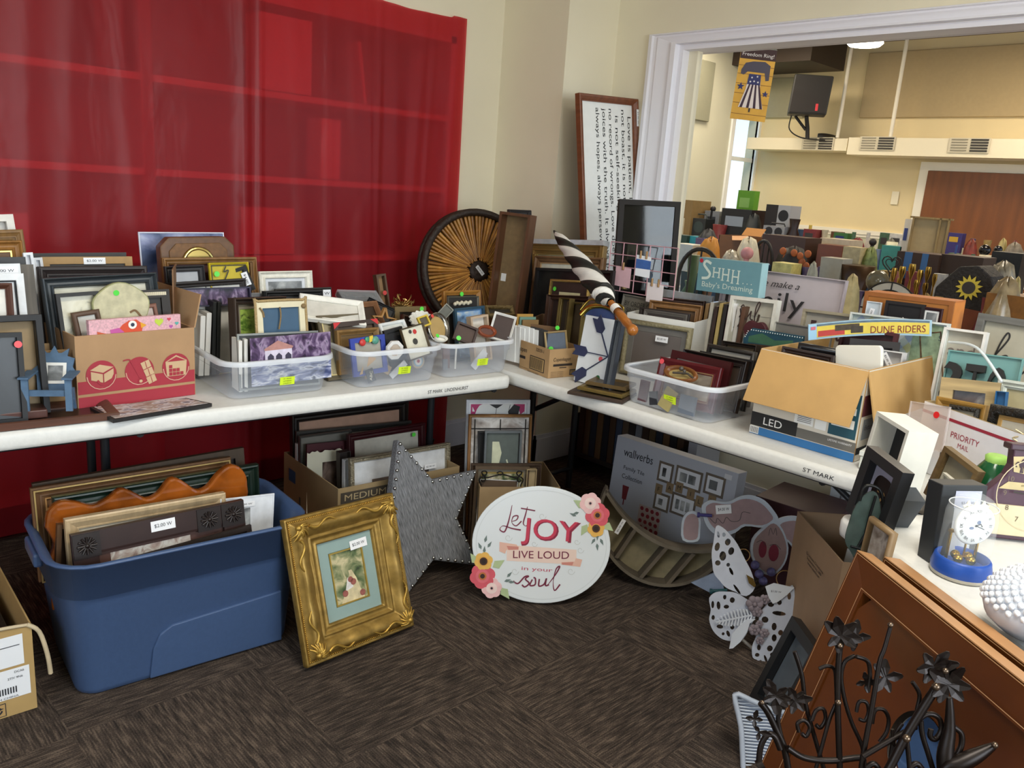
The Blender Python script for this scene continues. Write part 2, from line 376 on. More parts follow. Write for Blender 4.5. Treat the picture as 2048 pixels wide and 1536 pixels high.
b = MB(TRIM); b.box(X1-.016, X1, Y1-.016, Y0-.016, 0, .13).box(X1-.01, X1, Y1-.01, Y0, .13, .15).box(X1-.016, X2, Y1-.016, Y1, 0, .13).box(X1-.01, X2, Y1-.01, Y1, .13, .15); struct(b, 'baseboard_corner')
b = MB(TRIM); b.box(X2-.016, X2, -2.4, Y1-.016, 0, .13).box(X2-.01, X2, -2.4, Y1, .13, .15); struct(b, 'baseboard_right')

# built-in bookcase behind the cloth
t = empty('bookcase', 'built-in bookcase with pale shelves hidden behind the red plastic sheet', 'bookcase', (0, Y0, 0))
b = MB('#a89a84 n.05'); b.box(BX0, BX1, .34, .36, 0, BZ1); b.build('back_panel', t)
b = MB('#efe9dc n.03')
for x in (BX0, -.02, 1.22, 2.69): b.box(x-(.0 if x < 0 else .02), x+.02, .003, .34, 0, BZ1)
b.box(BX0, BX1, .003, .34, BZ1-.03, BZ1); b.build('side_panel', t)
for z in (.15, .38, .715, 1.055, 1.39, 1.735):
    b = MB('#efe9dc n.03'); b.box(BX0+.02, BX1-.02, .005, .33, z-.03, z-.004); b.build('shelf', t)
random.seed(5)
k = 0
for sx, sz, ww, hh, c, nm in ((1.80, 1.735, .24, .30, '#f5f1ea', 'tall white box'), (2.02, 1.39, .10, .26, '#f4ece4', 'narrow white box'), (1.72, 1.055, .25, .20, '#efe6da', 'low cream box'), (.42, 1.39, .17, .27, '#ffffff', 'square white box'), (.62, 1.39, .14, .25, '#f6efe8', 'ivory box'), (.52, 1.735, .20, .28, '#fbf6f2', 'large ivory box'), (.12, 1.735, .18, .25, '#f0e8e0', 'pale box'), (.68, 1.055, .24, .15, '#ece2d4', 'flat cream box'), (1.10, 1.735, .1, .3, '#8d3b38', 'rust-red box')):
    o = MB(c+' r.6').box(-ww/2, ww/2, 0, .13, 0, hh).build('storage_box', bevel=.004); o.location = (sx, Y0+.012, sz)
    tag(o, '%s on the %s shelf behind the red sheet' % (nm, {1.735: 'upper', 1.39: 'second', 1.055: 'third'}[sz]) + (' at its %s end' % ('wall' if sx > 1.5 else 'far left') if nm in ('pale box',) else ''), 'box', 'boxes behind the red sheet')
o = MB('#f2e6e0').box(-.008, .008, 0, .1, 0, .26).build('ruler'); o.location = (2.2, Y0+.02, 1.737); o.rotation_euler = (0, R(-9), 0); tag(o, 'pale narrow board leaning behind the red sheet on the upper shelf', 'board')

# the red sheet: thin plastic, pleated, hanging in front of the bookcase
def sheet():
    m = bpy.data.materials.new('red_plastic'); m.use_nodes = True; N, L = m.node_tree.nodes, m.node_tree.links; b = N['Principled BSDF']
    b.inputs['Base Color'].default_value = (*rgb('#b52c36'), 1); b.inputs['Roughness'].default_value = .38
    tl = N.new('ShaderNodeBsdfTranslucent'); tl.inputs[0].default_value = (*rgb('#d63640'), 1)
    tr = N.new('ShaderNodeBsdfTransparent'); tr.inputs[0].default_value = (.80, .17, .19, 1)
    m1 = N.new('ShaderNodeMixShader'); m1.inputs[0].default_value = .25; m2 = N.new('ShaderNodeMixShader'); m2.inputs[0].default_value = .50
    L.new(b.outputs[0], m1.inputs[1]); L.new(tl.outputs[0], m1.inputs[2]); L.new(m1.outputs[0], m2.inputs[1]); L.new(tr.outputs[0], m2.inputs[2]); L.new(m2.outputs[0], N['Material Output'].inputs[0])
    tc = N.new('ShaderNodeTexCoord'); mp = N.new('ShaderNodeMapping'); mp.inputs['Scale'].default_value = (3, 1, 1.4); nz = N.new('ShaderNodeTexNoise'); nz.inputs['Scale'].default_value = 1.6; nz.inputs['Detail'].default_value = 3; nz.inputs['Distortion'].default_value = .5
    bp = N.new('ShaderNodeBump'); bp.inputs['Strength'].default_value = .35; bp.inputs['Distance'].default_value = .03
    L.new(tc.outputs['Object'], mp.inputs[0]); L.new(mp.outputs[0], nz.inputs[0]); L.new(nz.outputs[0], bp.inputs['Height']); L.new(bp.outputs[0], b.inputs['Normal'])
    return m
RED = sheet()
def hang(x0, x1, z0, ztop, y, pleats, seed, name, label):
    rnd = random.Random(seed); nx, nz = 150, 46; vs = []; fs = []
    ph = [(rnd.uniform(x0, x1), rnd.uniform(.015, .05), rnd.uniform(.006, .02), rnd.uniform(-.14, .14)) for _ in range(pleats)]
    for j in range(nz+1):
        v = j/nz
        for i in range(nx+1):
            x = x0+(x1-x0)*i/nx; zt = ztop(x); z = zt+(z0-zt)*v
            d = .004*math.sin(x*9+v*3)
            for c, wd, a, sl in ph: d += a*(.35+.65*v**.7)*math.exp(-((x-c-sl*v)/wd)**2)
            vs.append((x, y-.012-d, z))
    W = nx+1
    fs = [(j*W+i, (j+1)*W+i, (j+1)*W+i+1, j*W+i+1) for j in range(nz) for i in range(nx)]
    b = MB(RED); b.smooth = True; b.add(vs, fs); o = b.build(name); return tag(o, label, 'sheet', 'red plastic sheets over the bookcase')
def zt(x): return 2.19+.0*x if x > 2.66 else 2.19+.02*math.sin(x*2.2)+.05*max(0, (2.4-x))
hang(1.20, 2.745, .02, zt, Y0-.005, 13, 3, 'plastic_sheet', 'red translucent plastic sheet covering the bookcase beside the pale wall')
hang(-1.3, 1.235, .02, lambda x: 2.26, Y0-.011, 14, 8, 'plastic_sheet', 'red translucent plastic sheet hanging at the left, overlapping the other at a seam')

# ================================================================ the hall beyond the glass
struct(MB(HW).box(12, 12.14, -4, YW+.2, 0, 3.75), 'wall_hall_rear')
gl = PY(1471, 230, YW).x; gr = PY(1519, 230, YW).x; zt_ = 3.1
b = MB('#cfcdb8 r.7 n.02 s3'); b.box(3.5, gl, YW, YW+.15, 0, 3.75).box(gr, 12.0, YW, YW+.15, 0, 3.75).box(gl, gr, YW, YW+.15, zt_, 3.75).box(gl, gr, YW, YW+.15, 0, .9); struct(b, 'wall_hall_window')
b = MB('#f4f6f4 r.4 n0'); b.box(gl-.09, gl, YW-.03, YW+.03, .85, zt_+.09).box(gr, gr+.09, YW-.03, YW+.03, .85, zt_+.09).box(gl, gr, YW-.03, YW+.03, zt_, zt_+.09)
for z in (.9, PY(1495, 228, YW+.0).z-.0, PY(1480, 318, YW).z-.0): b.box(gl, gr, YW+.02, YW+.06, z-.03, z+.03)
struct(b, 'window_4')
def foliage():
    m = bpy.data.materials.new('sunlit_leaves'); m.use_nodes = True; N, L = m.node_tree.nodes, m.node_tree.links; b = N['Principled BSDF']
    nz = N.new('ShaderNodeTexNoise'); nz.inputs['Scale'].default_value = 2.6; nz.inputs['Detail'].default_value = 6
    cr = N.new('ShaderNodeValToRGB'); e = cr.color_ramp.elements; e[0].position = .4; e[0].color = (.10, .30, .08, 1); e[1].position = .6; e[1].color = (.75, .95, .85, 1)
    L.new(nz.outputs[0], cr.inputs[0]); L.new(cr.outputs[0], b.inputs['Base Color']); return m
lv = MB(foliage()); rnd = random.Random(2)
for i in range(1300):
    x, y, z = rnd.uniform(gl-1.6, gr+3.5), YW+3+rnd.uniform(0, 1.6), rnd.uniform(-.06, 2.3)
    q = Matrix.Translation((x, y, z)) @ Matrix.Rotation(rnd.uniform(0, 6), 4, V3((rnd.random(), rnd.random(), rnd.random())).normalized()); lv.add([(-.2, 0, 0), (0, -.1, .02), (.2, 0, 0), (0, .1, .03)], [(0, 1, 2, 3)], q)
tag(lv.build('hedge_leaves'), 'bright green leaves outside the narrow hall window', 'foliage', kind='stuff')
s = bpy.data.lights.new('sun', 'SUN'); s.energy = 7; s.angle = .02; s.color = (1, .96, .88); so = bpy.data.objects.new('sun', s); C.objects.link(so); so.rotation_euler = V3((-.15, .75, -.9)).to_track_quat('-Z', 'Y').to_euler()
struct(MB('#7e9e60 n.1').box(3, 24, YW+.2, YW+20, -.1, -.05), 'ground_outside')
# duct, hangers, panels, door, rail
dz0, dz1 = PX(1600, 299.8, 11.5).z, PX(1600, 274.5, 11.5).z
t = empty('air_duct', 'long cream boxed air duct running along the hall wall', 'duct', (11.5, 0, 0))
dy = PX(1494, 287, 11.5).y
b = MB('#e9dfc4 r.5 n0'); b.box(0, .46, PX(1695, 285, 11.5).y, dy, dz0, dz1-.01); b.box(-.05, .46, -3.8, PX(1700, 285, 11.5).y, dz0-.05, dz1); b.build('casing', t)
for px in (1632, 1754, 1938):
    q = PX(px, 287 if px < 1900 else 291, 11.44); g = MB('#cfc6ae n0'); ww, hh = .24, .09
    g.box(-.006, .002, -ww, ww, -hh, hh); g.use('#8d8674 n0')
    for k in range(5): g.box(-.012, -.006, 0.02, ww-.03, -hh+.02+k*.033, -hh+.035+k*.033)
    g.use('#2f2b26 n0')
    for k in range(5): g.box(-.014, -.006, -ww+.02, -.02, -hh+.016+k*.033, -hh+.036+k*.033)
    o = g.build('vent_grille', t); o.location = (q.x-11.5+(0 if px > 1700 else .05), q.y, q.z)
for a, c in (((1701, 93), (1675, 273)), ((1815.5, 76), (1781, 273))):
    q = PX(*c, 11.52); o = MB('#efe8d6 n0').lathe([(.025, 0), (.025, 3.72-dz1)], 10).build('hanger_rod'); o.location = (q.x, q.y, dz1)
    tag(o, 'thin cream rod holding up the duct, %s the ceiling lamp' % ('just below' if c[0] < 1700 else 'to the right of'), 'rod', 'duct hanger rods')
pa = PX(1718, 235.6, 11.96); pt = PX(1737, 106.5, 11.96).z
o = MB('#b8a37c r.9 n.03').box(11.95, 11.998, -3.6, pa.y, pa.z, pt).build('acoustic_panel', bevel=.01); tag(o, 'wide tan acoustic panel high on the hall wall above the duct', 'acoustic panel')
q0, q1 = PX(1540, 236, 11.97), PX(1612, 150, 11.97); o = MB('#a9a184 r.9 n.03').box(11.95, 11.998, PX(1612, 200, 11.97).y, PX(1535, 200, 11.97).y, q0.z, 3.3).build('acoustic_panel', bevel=.01); tag(o, 'small grey-green acoustic panel behind the hanging loudspeaker', 'acoustic panel')
q0, q1 = PY(1372, 236, YW-.03), PY(1430, 126, YW-.03); o = MB('#8b8a76 r.9 n.03').box(q0.x, q1.x, YW-.05, YW-.002, q0.z, q1.z).build('acoustic_panel', bevel=.01); tag(o, 'grey acoustic panel on the wall beside the narrow window', 'acoustic panel')
# dark beam and soffit under the ceiling
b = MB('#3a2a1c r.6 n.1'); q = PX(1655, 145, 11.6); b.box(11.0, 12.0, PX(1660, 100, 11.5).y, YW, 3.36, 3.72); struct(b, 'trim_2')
dl = PX(1859, 341, 11.97)
b = MB('#f2ecdc n0'); b.box(11.95, 12, dl.y, dl.y+.12, 0, dl.z+.11).box(11.95, 12, -2, dl.y, dl.z, dl.z+.11)
rl = PX(1621, 451, 11.98).z; b.box(11.96, 12, dl.y+.12, YW, rl-.06, rl).box(11.975, 12, dl.y+.12, YW, rl-.1, rl-.06); struct(b, 'trim_3')
struct(MB('#c8c6ae n.02').box(11.985, 11.999, dl.y+.12, YW, 0, rl-.06), 'wall_dado')
d = MB('#7f4a20 r.45 n.05 s5 w1').box(11.93, 11.99, -2, dl.y, 0, dl.z-.005); o = d.build('door_1'); o['kind'] = 'structure'
q = PX(1790, 396, 11.99); o = MB('#efe6cc n0').box(-.012, 0, -.05, .05, -.09, .09).build('wall_switch', bevel=.004); o.location = q; tag(o, 'cream switch plate on the hall wall left of the brown doors', 'switch')
# ceiling lamp
q = PX(1730, 86, 9.2); t = empty('ceiling_lamp', 'bright round ceiling lamp glowing in the hall', 'lamp', q)
b = MB('#fff6dc n0 e14'); b.lathe([(.01, -.045), (.16, -.03), (.19, 0), (.18, .03)], 24); b.build('lamp_shade', t); b = MB('#b8ab90 n0'); b.lathe([(.19, .031), (.19, .05), (.02, .06), (.015, 3.71-q.z)], 16); b.build('stem', t)
# loudspeaker on its bracket
q = PX(1619, 192, 11.2); t = empty('loudspeaker', 'black loudspeaker on an angled arm above the duct', 'speaker', q, rz=-60, rx=0)
k = .262
b = MB('#2a2a28 r.5 n.04'); b.prism([(-k*1.0, -k*1.0), (k*.95, -k*1.0), (k*1.05, k*.95), (-k*.9, k*1.02)], -.16, .16); b.build('cabinet', t, bevel=.02)
b = MB('#1b1716 r.7 n0'); b.prism([(-k*.92, -k*.9), (k*.87, -k*.9), (k*.95, k*.86), (-k*.82, k*.93)], -.172, -.16); b.use('#c8323c n0').rect(k*.35, k*.48, -k*.8, -k*.45, -.173); b.build('grille', t)
b = MB('#161412 n0'); b.tube([(0, .05, -k), (.04, .1, -k*1.6), (.06, .1, -k*2.15)], .028, 8); b.tube([(-.15, .1, -k), (.02, .1, -k*1.7)], .02, 6); b.build('arm', t)
b = MB('#161412 n0'); b.tube([(-.2, .1, -k), (-.2, .1, -k*1.7), (-.02, .12, -k*2.1), (.3, .12, -k*2.18)], .009, 6, n=6); b.build('cable', t)
q = PX(1675, 270.5, 11.55); o = MB('#171513 n.1').lathe([(.16, 0), (.16, .05), (.1, .06)], 14, None, 1.6, .5).build('receiver_unit'); o.location = (11.7, q.y+.22, dz1+.002); tag(o, 'flat black device lying on the duct beside the loudspeaker', 'device')
# banner
q = [PD(*c, 6.2) for c in ((1492, 100), (1544, 106))]
o = empty('hanging_banner', 'yellow patriotic banner with a flag-striped bell and navy stars', 'banner')
w_, h_ = pose(o, q[0], q[1], 0, h=.0+.50)
w_ = .27; 
b = MB('#e2ac3e n.08 s14 b.3'); b.box(-w_/2, w_/2, -.004, 0, 0, .52)
b.use('#8a5c1e n0')
for z in (.04, .12, .19, .26, .33, .39): b.rect(-w_/2, w_/2, z, z+.004, -.0045)
b.use('#3a1c18 n0').rect(-w_/2, w_/2, .44, .52, -.005)
b.use('#e9e2da n0').text('Freedom Ring!', -.0, .47, .034, -.0055, w=.24)
b.use('#4c4652 n0').ngon([(-.11, .36), (-.085, .41), (-.03, .425), (.06, .43), (.105, .405), (.11, .30), (.085, .295), (.07, .35), (-.06, .35), (-.085, .325), (-.11, .33)], -.0052)
bell = [(-.045, .335), (.045, .335), (.055, .22), (.10, .09), (-.09, .09), (-.055, .22)]
b.use('#e9dcd2 n0').ngon(bell, -.006)
b.use('#3a2030 n0')
for i in range(4): x = -.06+i*.04; b.ngon([(x*.55, .27), (x*.55+.012, .27), (x*1.3+.018, .09), (x*1.3-.002, .09)], -.0066)
b.use('#2a2f63 n0').ngon([(-.045, .335), (.045, .335), (.05, .26), (-.05, .26)], -.0068)
def star(cx, cz, r, rot=0, k=.42): return [(cx+(r if i % 2 == 0 else r*k)*math.sin(math.pi*i/5+rot), cz+(r if i % 2 == 0 else r*k)*math.cos(math.pi*i/5+rot)) for i in range(10)]
for x, z, r in ((-.095, .24, .03), (.10, .20, .026)): b.ngon(star(x, z, r), -.006)
b.use('#f2eee6 n0')
for x, z in ((-.02, .31), (.02, .32), (-.028, .28), (0, .285), (.03, .28)): b.ngon(star(x, z, .009), -.0072)
b.use('#2a2220 n0').rect(-.006, .006, .06, .09, -.006); b.build('cloth', o)
b = MB('#7f857f n0'); top = PD(1492, 100, 6.2); b.tube([(-w_/2, 0, .52), (w_/2, 0, .52)], .005, 6); b.tube([(-w_/2+.01, 0, .52), (-.02, .02, 1.22)], .003, 5); b.tube([(w_/2-.01, 0, .52), (.02, .02, 1.22)], .003, 5); b.build('hanging_rod', o)
# ================================================================ tables, tubs and cartons
def rr(w, d, r, n=5):
    out = []
    for cx, cy, a0 in ((w/2-r, d/2-r, 0), (-w/2+r, d/2-r, 90), (-w/2+r, -d/2+r, 180), (w/2-r, -d/2+r, 270)):
        for i in range(n+1): t = R(a0+90*i/n); out.append((cx+r*math.cos(t), cy+r*math.sin(t)))
    return out
def binmesh(mb, w, d, loops, r=.04, T=None):
    """nested rounded rectangles: (grow, z)"""
    vs = []; n = None
    for g, z in loops:
        lp = rr(w+2*g, d+2*g, max(.012, r+g)); n = len(lp); vs += [(x, y, z) for x, y in lp]
    q = mb.smooth; mb.smooth = True
    mb.add(vs, [(i*n+j, i*n+(j+1) % n, (i+1)*n+(j+1) % n, (i+1)*n+j) for i in range(len(loops)-1) for j in range(n)], T); mb.smooth = q
    return mb
def bottom(mb, w, d, g, z, r=.04, up_=True, T=None):
    lp = rr(w+2*g, d+2*g, max(.012, r+g)); mb.add([(x, y, z) for x, y in lp], [tuple(range(len(lp))) if up_ else tuple(range(len(lp)))[::-1]], T)
def table(label, x, y, rz, L, W, writing=None, lxs=None, a0=.42, a1=.68, brace=False):
    """folding table; (x, y) its front left corner"""
    t = empty('folding_table', label, 'table', (x, y, 0), rz)
    T = Matrix.Translation((L/2, W/2, 0)); z = .74; b = MB('#e2e1dc r.45 n.03 s60 b.15')
    binmesh(b, L, W, [(-.012, z-.048), (-.002, z-.044), (0, z-.034), (0, z-.012), (-.004, z-.003), (-.014, z)], .035, T); bottom(b, L, W, -.014, z, .035, T=T); bottom(b, L, W, -.012, z-.048, .035, False, T); b.build('tabletop', t)
    if writing:
        wx, txt, wd = writing; b = MB('#23242a n0'); b.text(txt, wx, z-.023, .012, -.0012, w=wd, shear=.1); b.build('marker_writing', t)
    for s in (0, 1):
        lx = lxs[s] if lxs else (.28, L-.28)[s]
        b = MB('#25272b r.4 n0')
        for wy in (a0, a1): b.tube([(lx, wy, z-.05), (lx, wy, .0)], .0145, 10)
        b.tube([(lx, a0, .1), (lx, a1, .1)], .011, 8).tube([(lx, .08, z-.07), (lx, W-.08, z-.07)], .011, 8)
        if brace: b.tube([(lx, a0+.02, z-.30), (lx+(.42 if s == 0 else -.42), a0+.02, z-.055)], .011, 8)
        b.build('leg', t)
    b = MB('#25272b r.4 n0'); b.tube([(.06, .05, z-.055), (L-.06, .05, z-.055)], .009, 6).tube([(.06, W-.05, z-.055), (L-.06, W-.05, z-.055)], .009, 6); b.build('under_rail', t)
    return t
T1 = table('white folding table along the red sheet, loaded with framed pictures', 2.062-1.83*.9969, 2.106+1.83*.0788, -4.52, 1.83, .76, (1.83-.29, 'ST MARK  LINDENHURST', .17), lxs=(.55, 1.81), a0=.5, a1=.70)
T2 = table('white folding table under the wide opening, loaded with frames and cartons', 2.083, 2.80, -89.5, 2.2, .90, (1.87, 'ST MARK', .09), lxs=(.30, 1.85), a0=.50, a1=.80, brace=True)
T3 = table('white folding table holding the glass-domed clock and bottle-shaped clock', 1.80, .742, -124.8, 1.05, .70, None, a0=.1, a1=.5)
# T3's front edge runs towards the camera; its surface lies to the right
bpy.data.objects[T3.name].rotation_euler = (0, 0, R(55.2-180)); 

def sheet_text(mb, lines, x, z, h, y, w, gap=1.7, col='#2b2723 n0'):
    mb.use(col)
    for i, s in enumerate(lines): mb.text(s, x, z-i*h*gap, h, y, w=w)
def carton(label, x, y, rz, w, d, h, base=.741, col='#b5935f', flaps='', prints=None, name='cardboard_box', fl=.12, group=None, cat='box', taper=0, fa=None, cin=None):
    """open carton, (x, y) its front left bottom corner; flaps: letters f b l r, hanging out or standing by angle fa[letter]"""
    t = empty(name, label, cat, (x, y, base), rz, group=group); k = .004
    b = MB(col+' r.75 n.06 s12'); 
    b.box(0, w, 0, k, 0, h).box(0, w, d-k, d, 0, h).box(0, k, k, d-k, 0, h).box(w-k, w, k, d-k, 0, h).box(k, w-k, k, d-k, 0, k)
    b.build('carton', t)
    fa = fa or {}
    for q in flaps:
        a = R(fa.get(q, 150)); l = (fl if not isinstance(fl, dict) else fl[q])
        f = MB((cin or col)+' r.75 n.06 s12')
        if q == 'f': T = Matrix.Translation((0, 0, h)) @ Matrix.Rotation(a, 4, 'X'); f.box(0, w, -k, 0, 0, l, T)
        if q == 'b': T = Matrix.Translation((0, d, h)) @ Matrix.Rotation(-a, 4, 'X'); f.box(0, w, 0, k, 0, l, T)
        if q == 'l': T = Matrix.Translation((0, 0, h)) @ Matrix.Rotation(-a, 4, 'Y'); f.box(-k, 0, 0, d, 0, l, T)
        if q == 'r': T = Matrix.Translation((w, 0, h)) @ Matrix.Rotation(a, 4, 'Y'); f.box(0, k, 0, d, 0, l, T)
        f.build('flap', t)
    if prints: p = MB(); prints(p, w, d, h); p.build('printed_marks', t)
    return t
SIDE_L = lambda d: Matrix(((0, 1, 0, 0), (-1, 0, 0, d), (0, 0, 1, 0), (0, 0, 0, 1)))
def tub(label, x, y, rz, w=.29, d=.40, h=.125, base=.741, tilt=0, group='clear plastic tubs'):
    """clear tub, (x, y) its front left bottom corner"""
    t = empty('plastic_tub', label, 'tub', (x, y, base), rz, group=group)
    T = Matrix.Translation((w/2, d/2, 0))
    b = MB('#dfe6f2 r.25 t.70 n.0'); e = .022
    lo = [(-.006, .002), (0, .008), (e*.55, h*.68), (e*.55+.006, h*.70), (e*.8, h*.95), (e*.8, h)]
    binmesh(b, w, d, lo, .035, T); bottom(b, w, d, -.006, .002, .035, False, T); b.build('tub', t)
    b = MB('#eef2f8 r.25 t.35 n0'); binmesh(b, w, d, [(e*.8-.002, h-.002), (e*.8, h+.002), (e+.008, h+.002), (e+.01, h-.004), (e+.01, h-.012)], .035, T); b.build('rim', t)
    s = MB('#d6f02c n0 r.5'); s.rect(-.024, .024, -.013, .013, 0); s.use('#5c6a2a n0')
    for i, q in enumerate(('ST. MARK', 'LUTHERAN', 'CHURCH')): s.text(q, 0, .007-i*.0075, .0042, -.0006, w=.026)
    o = s.build('yellow_sticker', t); o.location = (w*.56, -e*.30-.0015, h*.40); o.rotation_euler = (R(9), 0, 0)
    return t
tub('clear plastic tub with the gazebo painting, next to the red-printed box', 1.045, 2.255, -4, .308, .40, .118)
tub('clear plastic tub between two other tubs, round patterned plate inside', 1.455, 2.20, -3, .30, .36, .125)
tub('clear plastic tub at the corner end of the left table', 1.80, 2.185, -4, .285, .40, .125)
t = tub('clear plastic tub on the right table holding dark red frames', 2.165, 1.66, -91, .33, .30, .12)

# the red-printed moving box
def redprint(p, w, d, h):
    p.use('#a82f3d n0'); y = -.0012
    p.rect(.002, w-.002, .0, .034, y).rect(.002, w-.002, .042, .078, y)
    for i, cx in enumerate((.064, .168, .274)):
        p.use('#a82f3d n0').disc(cx, .092, .041, y-.0005, 28); p.use('#b5935f n0').ngon([(cx+.036*math.cos(R(a)), .092+.036*math.sin(R(a))) for a in range(0, 0)] or [(cx-.001, .056), (cx+.001, .056), (cx, .057)], y-.001)
        p.use('#d4ab93 n0').ribbon([(cx+.038*math.cos(R(a)), .09+.038*math.sin(R(a))) for a in range(180, 361, 20)], .0022, y-.001, 1)
    c = '#cfaf88 n0'
    cx = .064; p.use(c).ngon([(cx-.03, .108), (cx-.004, .122), (cx+.032, .112), (cx+.004, .098)], y-.002); p.ngon([(cx-.028, .104), (cx+.003, .094), (cx+.003, .070), (cx-.028, .080)], y-.002); p.ngon([(cx+.006, .094), (cx+.032, .108), (cx+.032, .083), (cx+.006, .070)], y-.002)
    p.use('#a82f3d n0').ribbon([(cx-.012, .078), (cx, .066), (cx+.022, .07), (cx+.034, .09)], .006, y-.0025)
    cx = .168; p.use('#a82f3d n0').ribbon([(cx-.045, .126), (cx-.03, .128), (cx-.022, .118), (cx+.004, .064)], .0035, y-.002); p.disc(cx+.002, .062, .008, y-.002)
    p.use(c).disc(cx+.002, .062, .0045, y-.0025)
    for a, bb in ((.002, .114), (.010, .092), (.017, .070)): p.use(c).ngon([(cx+a, bb), (cx+a+.024, bb+.009), (cx+a+.031, bb-.011), (cx+a+.008, bb-.02)], y-.002); p.use('#a82f3d n0').ribbon([(cx+a+.013, bb+.004), (cx+a+.018, bb-.015)], .0016, y-.003, 1)
    cx = .274; p.use(c).ngon([(cx-.032, .11), (cx, .128), (cx+.032, .11), (cx+.028, .066), (cx-.028, .066)], y-.002)
    p.use('#a82f3d n0').ngon([(cx-.028, .11), (cx, .123), (cx+.028, .11)], y-.003)
    for i in range(4):
        for j in range(3):
            if j < (3, 2, 2, 1)[i]: p.rect(cx-.022+i*.011, cx-.0125+i*.011, .068+j*.011, .0775+j*.011, y-.003)
rb = carton('brown moving box printed with red delivery pictograms, front of left table', .655, 2.355, 3, .332, .30, .205, col='#b58f68', prints=redprint, flaps='r', fl=.10, fa={'r': 12})
# tall back flap with hand slots
b = MB('#8d6a4c r.75 n.06'); o = cutout([(0, 0), (.17, 0), (.17, .17), (0, .17)], [[(x+a, z+c) for a, c in ((0, 0), (.012, -.01), (.02, .03), (.008, .035))] for x, z in ((.05, .08), (.09, .07), (.125, .06))], .004, '#8d6a4c r.75', 'flap').build('flap', rb); o.location = (.335, .14, .19); o.rotation_euler = (0, 0, R(62))

# the carton marked with a stock number
def copen(p, w, d, h):
    k = '#2f2620 n0'; p.use(k); y = -.0012
    p.text('32039-1', w*.78, h*.86, .012, y, w=.045); p.text('Copenhagen', w*.36, h*.62, .018, y, w=.08, shear=.15); p.rect(w*.12, w*.66, h*.40, h*.48, y).rect(w*.3, w*.5, h*.33, h*.36, y); p.text('LP', w*.87, h*.45, .011, y)
    for i in range(4): p.text('MADE IN U.S.A. WITH DOMESTIC', w*.25, h*.2-i*.006, .003, y, w=.06)
    p.rect(w*.6, w*.96, h*.06, h*.26, y); p.use('#b5935f n0')
    for i in range(14): p.rect(w*.62+i*.0036, w*.62+i*.0036+.0013, h*.09, h*.23, y-.0005)
    T = SIDE_L(d); p.use(k); p.text('32039-1', d*.68, h*.86, .013, y, w=.05, T=T).text('open', d*.12, h*.66, .018, y, w=.045, T=T); p.rect(0, d*.2, h*.38, h*.48, y, T).rect(d*.36, d*.86, h*.12, h*.6, y, T); p.use('#b5935f n0').rect(d*.38, d*.84, h*.15, h*.57, y-.0004, T)
    p.use(k)
    for i in range(18): p.rect(d*.39+i*.0043, d*.39+i*.0043+.0022, h*.17, h*.55, y-.0008, T)
    for i in range(3): p.text('WARNING CONTAINS NICOTINE', d*.15 if i == 0 else d*.5, h*.07-i*.004, .003, y, w=.07, T=T)
carton('small cardboard carton with number 32039-1, full of small frames', 2.15, 2.015, -9, .165, .185, .108, col='#b08d62', prints=copen)
# large LED carton with hanging flaps
def led(p, w, d, h):
    y = -.0012; p.use('#d9d2c4 n0').rect(.001, w-.001, .001, h-.001, y); p.use('#2f6fa8 n0').rect(0, w, 0, .024, y-.0004); p.use('#17181a n0').rect(0, w*.46, .026, .068, y-.0006); p.use('#6b6862 n0').rect(w*.46, w, .026, .055, y-.0006)
    p.use('#f4f4f2 n0').text('LED', w*.22, .047, .022, y-.001, w=.06); p.text('LIFETIME WARRANTY', w*.86, .045, .006, y-.001, w=.07); p.rect(0, .03, .002, .024, y-.001)
    p.use('#222222 n0')
    for i in range(9): p.rect(.003+i*.003, .0045+i*.003, .004, .022, y-.0014)
    p.use('#1f4d5c n0').rect(w*.74, w*.985, .062, .19, y-.0006); p.use('#e8e6e0 n0').rect(w*.76, w*.96, .09, .115, y-.001).rect(w*.76, w*.96, .13, .15, y-.001)
    p.use('#f2f2ee n0').rect(w*.42, w*.6, .068, .125, y-.0008).rect(w*.615, w*.72, .066, .125, y-.0008)
    p.use('#1b1b1b n0').text('$12', w*.52, .108, .012, y-.0014); p.text('21.76', w*.66, .110, .008, y-.0014)
    for i in range(5): p.rect(w*.45, w*.58, .075+i*.005, .0765+i*.005, y-.0014)
    p.text('retrofit downlight for remodel', w*.2, .125, .004, y-.001, w=.11)
    T = Matrix(((0, -1, 0, w), (1, 0, 0, 0), (0, 0, 1, 0), (0, 0, 0, 1)))
    p.use('#dcd5c6 n0').rect(.001, d-.001, .001, h-.001, y, T); p.use('#5b2a2e n0').rect(.001, d-.001, .13, .19, y-.0005, T); p.use('#26282b n0').rect(.001, d-.001, .02, .04, y-.0005, T); p.use('#8d949c n0').rect(.02, d-.05, .06, .12, y-.0005, T)
    p.use('#3b3b40 n0').text('fixture', .06, .095, .016, y-.001, w=.06, shear=.3, T=T)
lc = carton('large lamp carton marked LED with wide open cardboard flaps', 2.215, 1.215, -90, .325, .52, .262, col='#c0975d', prints=led, flaps='fr', fl={'f': .165, 'r': .235}, fa={'f': 156, 'r': 164})
